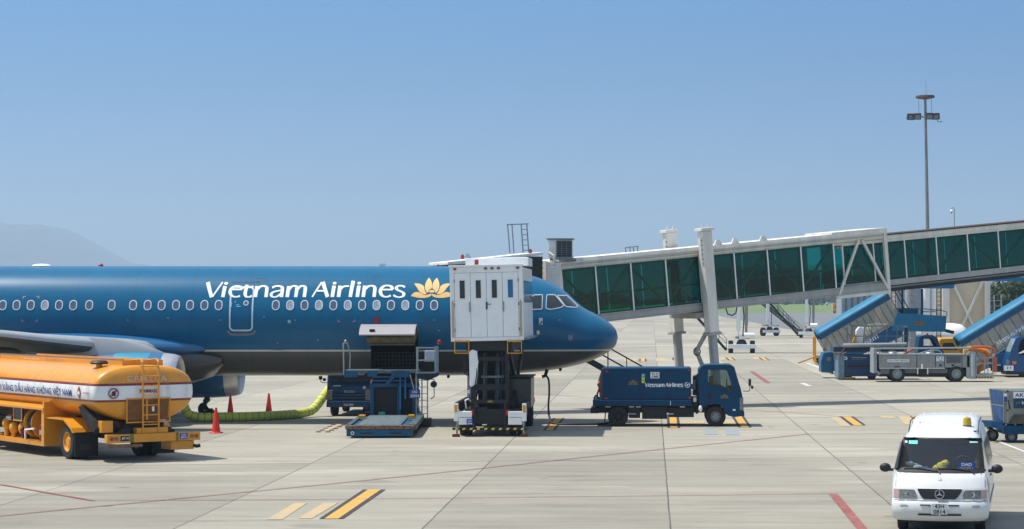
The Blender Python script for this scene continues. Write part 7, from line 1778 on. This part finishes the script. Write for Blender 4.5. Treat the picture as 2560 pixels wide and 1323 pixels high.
b = MB(); b.quad(*endq(.08, .92, .04, .5)); b.build('blue_panel', mat('scratched_blue_panel', (40, 86, 140), .5, .2, 0, .25, 3), ct, 0, fixn=False)
b = MB(); b.quad(*endq(.08, .92, .54, .96)); b.build('blue_panel', MATS['scratched_blue_panel'], ct, 0, fixn=False)
b = MB()
for u in (0, .96): b.quad(*endq(u, u+.04, .0, 1, .02))
b.quad(*endq(.04, .96, .505, .535, .02)); b.build('edge_trim', galv, ct, 0, fixn=False)
def fz(py): return dz_(py)-z0_
MB().bb(x0+.02, 2.2, .0, .015, fz(978), fz(975)).build('top_edge', mat('pale_sill', ()) if 0 else MATS['pale_sill'], ct, 0)
MB().bb(dx_(2519)-.01, dx_(2519)+.02, -.02, .015, .05, hh-.02).build('door_post', galv, ct, 0)
q = MB().bb(dx_(2533.5), dx_(2610), .0, .012, fz(995.5), fz(980)).build('code_plate', wtxt, ct, 0); lettering('AKH 21094 VN', 1.36, .125, ktxt, q, (dx_(2536)+.70, -.006, fz(988)))
q = MB().bb(dx_(2534), dx_(2640), .0, .012, fz(1021), fz(996.5)).build('airline_panel', mat('airline_panel_blue', (0, 60, 100), .4), ct, 0); lotus_mini(q, dx_(2545), fz(1009), .16, -.006); mini_name(q, dx_(2554), dx_(2630), fz(1011), -.008, wtxt)
MB().bb(dx_(2510), dx_(2517.5), .0, .012, fz(991), fz(984)).build('small_label', wtxt, ct, 0); MB().bb(dx_(2512), dx_(2517.5), .0, .012, fz(1004), fz(993)).build('small_blue_label', plateb, ct, 0)
for py in (978, 1026): MB().cyl((dx_(2519), .0, fz(py)), (dx_(2519), -.03, fz(py)), .03, n=10).build('rivet', blk, ct)
MB().beam((dx_(2520), -.01, fz(1000)), (dx_(2525), -.01, fz(1023)), .035).build('strap', navy, ct, 0)
b = MB(); b.pris([(x0+.12, fz(1060)), (2.2, fz(1060)), (2.2, fz(1036)), (x0+.3, fz(1036))], 'y', -.0, .012); b.build('kick_panel', mat('dirty_dark_aluminium', (96, 90, 78), .5, .5, 0, .3, 3), ct, 0)

# ---------------------------------------------------------------- WHITE VAN
VA = math.atan2(.83, 4.7)
vn = thing('minivan', 'white passenger minivan with a yellow roof beacon driving towards the camera', 'van', (5.62, 43.0, 0), -VA)
vwhite = mat('van_white_paint', (214, 215, 212), .32, 0, .4, .03, 1.5)
#            y     z    half width
VP = [(.10, .24, .86), (.02, .30, .93), (-.02, .42, .95), (-.02, .55, .945), (.03, .64, .94), (.055, .66, .93), (.07, .86, .925), (.10, .90, .92), (.16, 1.05, .90), (.30, 1.16, .875), (.36, 1.19, .86),
      (.72, 1.52, .82), (1.06, 1.80, .775), (1.12, 1.84, .76), (1.35, 1.93, .745), (1.9, 2.02, .73), (2.6, 2.10, .72), (2.8, 2.15, .71), (4.2, 2.17, .70), (4.62, 2.08, .70), (4.72, 1.9, .74), (4.78, 1.2, .86), (4.82, .6, .9), (4.8, .3, .88)]
vs_ = [-1, -.985, -.95, -.88, -.7, -.45, -.2, 0, .2, .45, .7, .88, .95, .985, 1]
def vsurf(i_or_zy, v):
    y, z, h = i_or_zy; e = abs(v)
    bow = .16*e**2.2+.06*max(0, e-.85)/.15 if y < 2 else 0
    if z > 1.8 and 1.0 < y < 4.7: return Vector((v*h*(1+.0*e), y+bow*.3, z-.035*e**2-.10*max(0, (e-.8)/.2)**2))
    return Vector((v*h, y+(bow if y < 2 else -bow*.3), z))
def vprof(z):
    for a, c in zip(VP, VP[1:]):
        if a[1] <= z <= c[1]: t = (z-a[1])/(c[1]-a[1]+1e-9); return tuple(a[i]+(c[i]-a[i])*t for i in range(3))
def vpt(x, z, off=.01):
    y, z_, h = vprof(z); v = x/h; P_ = vsurf((y, z_, h), v); return Vector((x, P_.y-off, z))
b = MB(); nv = len(vs_)
for q in VP:
    for v in vs_: b.v.append(vsurf(q, v))
for i in range(len(VP)-1):
    for j in range(nv-1): a = i*nv+j; b.f.append([a, a+1, a+nv+1, a+nv])
# sides: from the shell edge inwards down to the sill
for s_, j in ((-1, 0), (1, nv-1)):
    idx = [i*nv+j for i in range(len(VP))]; base = len(b.v)
    mids = []
    for zr in (.3, .6, .95, 1.22, 1.75):
        hw = {.3: .93, .6: .955, .95: .955, 1.22: .925, 1.75: .80}[zr]
        for y in (.55, 1.2, 2.2, 3.2, 4.2): b.v.append(Vector((s_*hw, y, zr)))
    g_ = lambda r, c: base+r*5+c
    for r in range(4):
        for c in range(4): b.f.append([g_(r, c), g_(r, c+1), g_(r+1, c+1), g_(r+1, c)])
    b.f.append(idx[0:3]+[g_(0, 0)]); b.f.append(idx[2:7]+[g_(1, 0), g_(0, 0)]); b.f.append(idx[6:10]+[g_(2, 0), g_(1, 0)]); b.f.append(idx[9:11]+[g_(3, 0), g_(2, 0)])
    b.f.append(idx[10:13]+[g_(4, 1), g_(4, 0), g_(3, 0)]); b.f.append(idx[12:17]+[g_(4, 2), g_(4, 1)]); b.f.append(idx[16:20]+[g_(4, 4), g_(4, 3), g_(4, 2)])
    b.f.append(idx[19:22]+[g_(3, 4), g_(4, 4)]); b.f.append(idx[21:24]+[g_(0, 4), g_(1, 4), g_(2, 4), g_(3, 4)])
b.f = [f for f in b.f if not (len(f) == 4 and 0)]
body = MB(); body.v = b.v
iw0, iw1 = 10, 12                                     # windscreen rows left open between the pillars
body.f = [f for k, f in enumerate(b.f) if not (k < (len(VP)-1)*(nv-1) and iw0 <= k//(nv-1) < iw1 and 2 <= k % (nv-1) < nv-3)]
vb = body.build('body', vwhite, vn, 40)
# windscreen glass and its black border
vglass = glass('van_windscreen_glass', (222, 226, 222), .97, .03, .35, .09)
def grid(fn, us, ws): 
    q = MB()
    for u in us:
        for w2 in ws: q.v.append(fn(u, w2))
    n2 = len(ws)
    for i in range(len(us)-1):
        for j in range(n2-1): a = i*n2+j; q.f.append([a, a+1, a+n2+1, a+n2])
    return q
xs2 = [i/10 for i in range(-10, 11)]
wsn = grid(lambda u, t: vpt(u*(.845-(t-1.2)*.14), t, .006), xs2, [1.19, 1.3, 1.4, 1.52, 1.65, 1.80]).build('windscreen', vglass, vb, 60, fixn=False)
gs = MATS['cable_rubber'] if 'cable_rubber' in MATS else blk
grid(lambda u, t: vpt(u*.86, t, .012), xs2, [1.165, 1.20, 1.25]).build('scuttle', blk, vb, 60, fixn=False)
for s_ in (-1, 1): grid(lambda u, t: vpt(s_*(.84-(t-1.2)*.135+u*.035), t, .011), [-1, 0, .7], [1.2, 1.35, 1.5, 1.65, 1.8]).build('screen_seal', blk, vb, 60, fixn=False)
grid(lambda u, t: vpt(u*.77, t, .011), xs2, [1.785, 1.80, 1.815]).build('screen_seal', blk, vb, 60, fixn=False)
# interior
MB().bb(-.8, .8, .75, 4.6, .3, .36).build('floor', dark, vb, 0)
MB().pris([(.42, .9), (.42, 1.15), (.62, 1.2), (.95, 1.18), (1.0, .9)], 'x', -.8, .8).build('dashboard', mat('dash_grey', (52, 56, 58), .7), vb, 0)
for x in (-.42, .0, .42):
    q = MB(); q.bb(x-.2, x+.2, 1.5, 2.0, .8, 1.0); q.bb(x-.2, x+.2, 1.95, 2.1, 1.0, 1.6); q.build('seat', mat('seat_cloth', (60, 66, 74), .9), vb, 0, bev=.05)
MB().bb(-.72, .72, 3.4, 3.45, .4, 1.9).build('bulkhead', mat('dark_cloth', (30, 36, 38), .9), vb, 0)
b = MB().lathe([(.18, -.012), (.2, 0), (.18, .012), (.17, 0), (.18, -.012)], (.42, .98, 1.28), 'y', 20); b.build('steering_wheel', blk, vb)
yb = thing('yellow_cloth', None, None); yb.parent = vb
q = MB(); random.seed(3)
for x, z, r in ((-.10, 1.25, .07), (.0, 1.29, .09), (.08, 1.34, .08), (.03, 1.26, .08)): q.sph((x, .62, z), (r, r*.7, r*.75), 10, 7)
for v in q.v: v += Vector((random.uniform(-.012, .012),)*3)
q.build('cloth', mat('bright_yellow_cloth', (222, 206, 70), .8), yb, 30)
for x, y, z, c, s_ in ((-.45, .6, 1.25, (190, 206, 214), .10), (-.62, .65, 1.32, (150, 180, 190), .09), (-.3, .58, 1.24, (30, 90, 170), .07), (-.5, .7, 1.3, (150, 190, 60), .05), (-.15, .5, 1.21, (210, 214, 214), .06)):
    MB().sph((x, y, z), (s_, s_*.5, s_*.55), 8, 5).build('dashboard_clutter', mat('clutter_%d' % c[0], c, .7), vb, 20)
MB().bb(-.2, .05, .46, .56, 1.202, 1.225).build('papers', wtxt, vb, 0)
q = MB().bb(.34, .68, .50, .51, 1.195, 1.365).build('permit_plate', plateb, vb, 0); lettering('DAD', .2, .06, wtxt, q, (.51, .494, 1.325)); lettering('20756', .27, .06, wtxt, q, (.51, .494, 1.24))
q = grid(lambda u, t: vpt(u, t, .018), [-.66, -.6, -.54, -.48], [1.69, 1.755]).build('screen_sticker', mat('teal_sticker', (60, 200, 190), .5), wsn, 60, fixn=False)
grid(lambda u, t: vpt(u, t, .018), [-.74, -.71, -.69], [1.71, 1.745]).build('round_sticker', wtxt, wsn, 60, fixn=False); grid(lambda u, t: vpt(u, t, .018), [.55, .63, .71], [1.72, 1.75]).build('pale_sticker', mat('pale_teal', (170, 216, 208), .5), wsn, 60, fixn=False)
q = MB(); 
for x0, z0v, x1, z1v in ((-.05, 1.19, -.72, 1.235), (.62, 1.19, -.05, 1.245)): q.tube([vpt(x0, z0v, .03), vpt((x0+x1)/2, (z0v+z1v)/2+.03, .035), vpt(x1, z1v, .03)], .011, 6)
q.tube([vpt(.0, 1.16, .03), vpt(-.07, 1.24, .04)], .015, 6); q.tube([vpt(.66, 1.16, .03), vpt(.55, 1.24, .04)], .015, 6); q.build('wipers', blk, vb)
# grille, emblem, lamps, bumper slots
GX = [(-.43, .875), (.43, .875), (.40, .72), (.30, .675), (-.30, .675), (-.40, .72)]
q = MB(); n2 = 12
def gw(z): return .30+.13*min(1, max(0, (z-.675)/.16))**.7
zs2 = [.675, .69, .71, .74, .78, .82, .872]
grid(lambda t, u: vpt(u*gw(t), t, .012), zs2, xs2).build('grille', blk, vb, 60, fixn=False)
for z in (.715, .75, .785, .82, .85): grid(lambda t, u: vpt(u*gw(z)*.97, t, .02), [z-.004, z+.004], xs2).build('grille_slat', mat('grille_slat_grey', (78, 82, 84), .4, .4), vb, 60, fixn=False)
q = MB()
for p_, q_ in zip([(-1, .882), (1, .882)], [(1, .882), (0, 0)]): pass
grid(lambda t, u: vpt(u*.45, t, .022), [.876, .89], xs2).build('grille_trim', vwhite, vb, 60, fixn=False)
em = thing('round_emblem', None, None); em.parent = vb; c = vpt(0, .775, .05); em.location = c
q = MB(); q.lathe([(.082, -.008), (.094, -.008), (.094, .008), (.082, .008), (.082, -.008)], ax='y', n=28)
for k in range(3):
    a = R(90+120*k); q.add([(0, -.012, 0), (.016*math.cos(a+1.57), -.004, .016*math.sin(a+1.57)), (.084*math.cos(a), -.004, .084*math.sin(a)), (-.016*math.cos(a+1.57), -.004, -.016*math.sin(a+1.57))], [(0, 1, 2), (0, 2, 3)])
q.build('three_point_star', chrome, em, 0, fixn=False)
lettering('LB', .07, .045, mat('faint_grey_print', (190, 192, 192), .4), vb, (0, 0, 0), fn=lambda u, v: vpt(u, 1.07+v, .012))
for s_ in (-1, 1):
    def hp(t, u): return vpt(s_*(.47+.30*u+.04*(t < .70)*0+.0), t, .012)
    def edge(t): return .455+(.10*(1-min(1, (t-.675)/.16)))*-1*0+.06*max(0, (t-.78)/.1)
    us = [0, .2, .4, .6, .8, 1]
    hd_ = grid(lambda t, u: vpt(s_*(edge(t)+(.80-edge(t))*u), t, .014), [.685, .72, .76, .80, .85], us).build('headlamp', headl, vb, 60, fixn=False)
    for u, r in ((.62, .055), (.74-.18, .0), (.40, .0)): 
        if r: q = MB().lathe([(0, .02), (r*.7, .012), (r, 0)], tuple(vpt(s_*u*1.02, .765, .025)), 'y', 16); q.build('reflector_bowl', chrome, hd_)
    grid(lambda t, u: vpt(s_*(.80+.11*u), t, .014), [.685, .72, .76, .80, .85], us).build('indicator', mat('pinkish_indicator', (196, 160, 156), .2, 0, .3), vb, 60, fixn=False)
    q = MB()
    for k in range(3): q.add([vpt(s_*(.62+dx1), .565-k*.022+dz1, .012) for dx1, dz1 in ((0, 0), (.16, .006), (.16, -.004), (.01, -.008))], [(0, 1, 2, 3)])
    q.build('bumper_vent', mat('vent_grey', (150, 154, 154), .4), vb, 0, fixn=False)
    # mirror
    mm = MB(); mm.sph((s_*1.10, .62, 1.24), (.115, .07, .09), 16, 10); mm.cyl((s_*.86, .6, 1.20), (s_*1.02, .62, 1.20), .03); mm.build('mirror', blk, vb, 60)
for x0, x1, z0v, z1v in ((-.38, -.17, .545, .572), (.17, .38, .545, .572), (-.42, -.02, .355, .39), (.02, .42, .355, .39), (-.42, .42, .40, .402)):
    grid(lambda t, u: vpt(x0+(x1-x0)*u, t, .014), [z0v, z1v], [0, .25, .5, .75, 1]).build('bumper_slot', blk, vb, 60, fixn=False)
pt_ = vpt(0, .47, .04)
q = MB().bb(-.155, .155, pt_.y-.02, pt_.y, .385, .60).build('number_plate', mat('plate_white', (206, 208, 206), .4, 0, 0, .06, 10), vb, 0, bev=.006); lettering('43H', .18, .085, ktxt, q, (0, pt_.y-.026, .545)); lettering('0814', .235, .085, ktxt, q, (0, pt_.y-.026, .44))
grid(lambda t, u: vpt(u*.9, t, .006), [.638, .652], xs2).build('bumper_gap', mat('gap_grey', (120, 120, 118), .6), vb, 60, fixn=False)
q = MB()
for s_ in (-1, 1): q.tube([vpt(s_*.87*1.0, .9+.05*k, .004) for k in range(6)], .005, 5)
q.build('bonnet_seam', mat('gap_grey', ()) if 0 else MATS['gap_grey'], vb, 0)
# side windows, door seams
for s_ in (-1, 1):
    q = MB()
    for y0, y1 in ((1.35, 1.95), (2.05, 2.95), (3.05, 3.75), (3.85, 4.45)):
        q.quad(*[(s_*(.937-(z-1.22)*.236), y+(.12 if z > 1.5 and y0 < 1.4 and y == y0 else 0), z) for y, z in ((y0, 1.24), (y1, 1.24), (y1, 1.70), (y0+.0, 1.70))])
    q.build('side_window', mat('dark_tinted_glass', (22, 30, 34), .06), vb, 0, fixn=False)
    q = MB().bb(s_*.945-.004, s_*.945+.018, .7, 4.5, .56, .64); q.build('side_moulding', mat('moulding_grey', (90, 92, 92), .5), vb, 0)
    q = MB().tube([(s_*.70, 1.25+.3*k, 1.80+.30*min(1, k*.25)-.02) for k in range(10)], .012, 5); q.build('roof_gutter', dark, vb)
    MB().bb(s_*.94-.01, s_*.94+.025, 1.7, 1.9, 1.02, 1.06).build('door_handle', blk, vb, 0)
for k in range(6):
    x = -.5+k*.2; q = MB().tube([(x, 2.0+.3*j, vsurf([pp for pp in VP if pp[0] >= 2.0+.0][0], x/.73).z+.0) for j in range(2)], .004, 5)
    q = MB(); q.beam((x, 2.2, 2.03), (x*.98, 4.1, 2.15), .03, .05); q.build('roof_rib', vwhite, vb, 0)
bc = thing('roof_beacon', None, None); bc.parent = vb; bc.location = (.47, 1.95, 1.97)
MB().cyl((0, 0, 0), (0, 0, .05), .09).build('beacon_foot', dark, bc); MB().lathe([(.085, .05), (.09, .10), (.075, .2), (.0, .235)], ax='z', n=20).build('beacon_dome', mat('yellow_lens', (200, 170, 30), .15, 0, .6, .2, 20), bc)
MB().cyl((.66, 1.55, 1.92), (.66, 1.55, 1.935), .05).build('roof_port', blk, vb)
for x in (-.76, .76):
    for y in (.85, 3.85): wheel(vn, (x, y, .32), .32, .2, 'x', grey)
MB().bb(-.78, .78, .25, 4.6, .2, .32).build('underbody', blk, vn, 0)
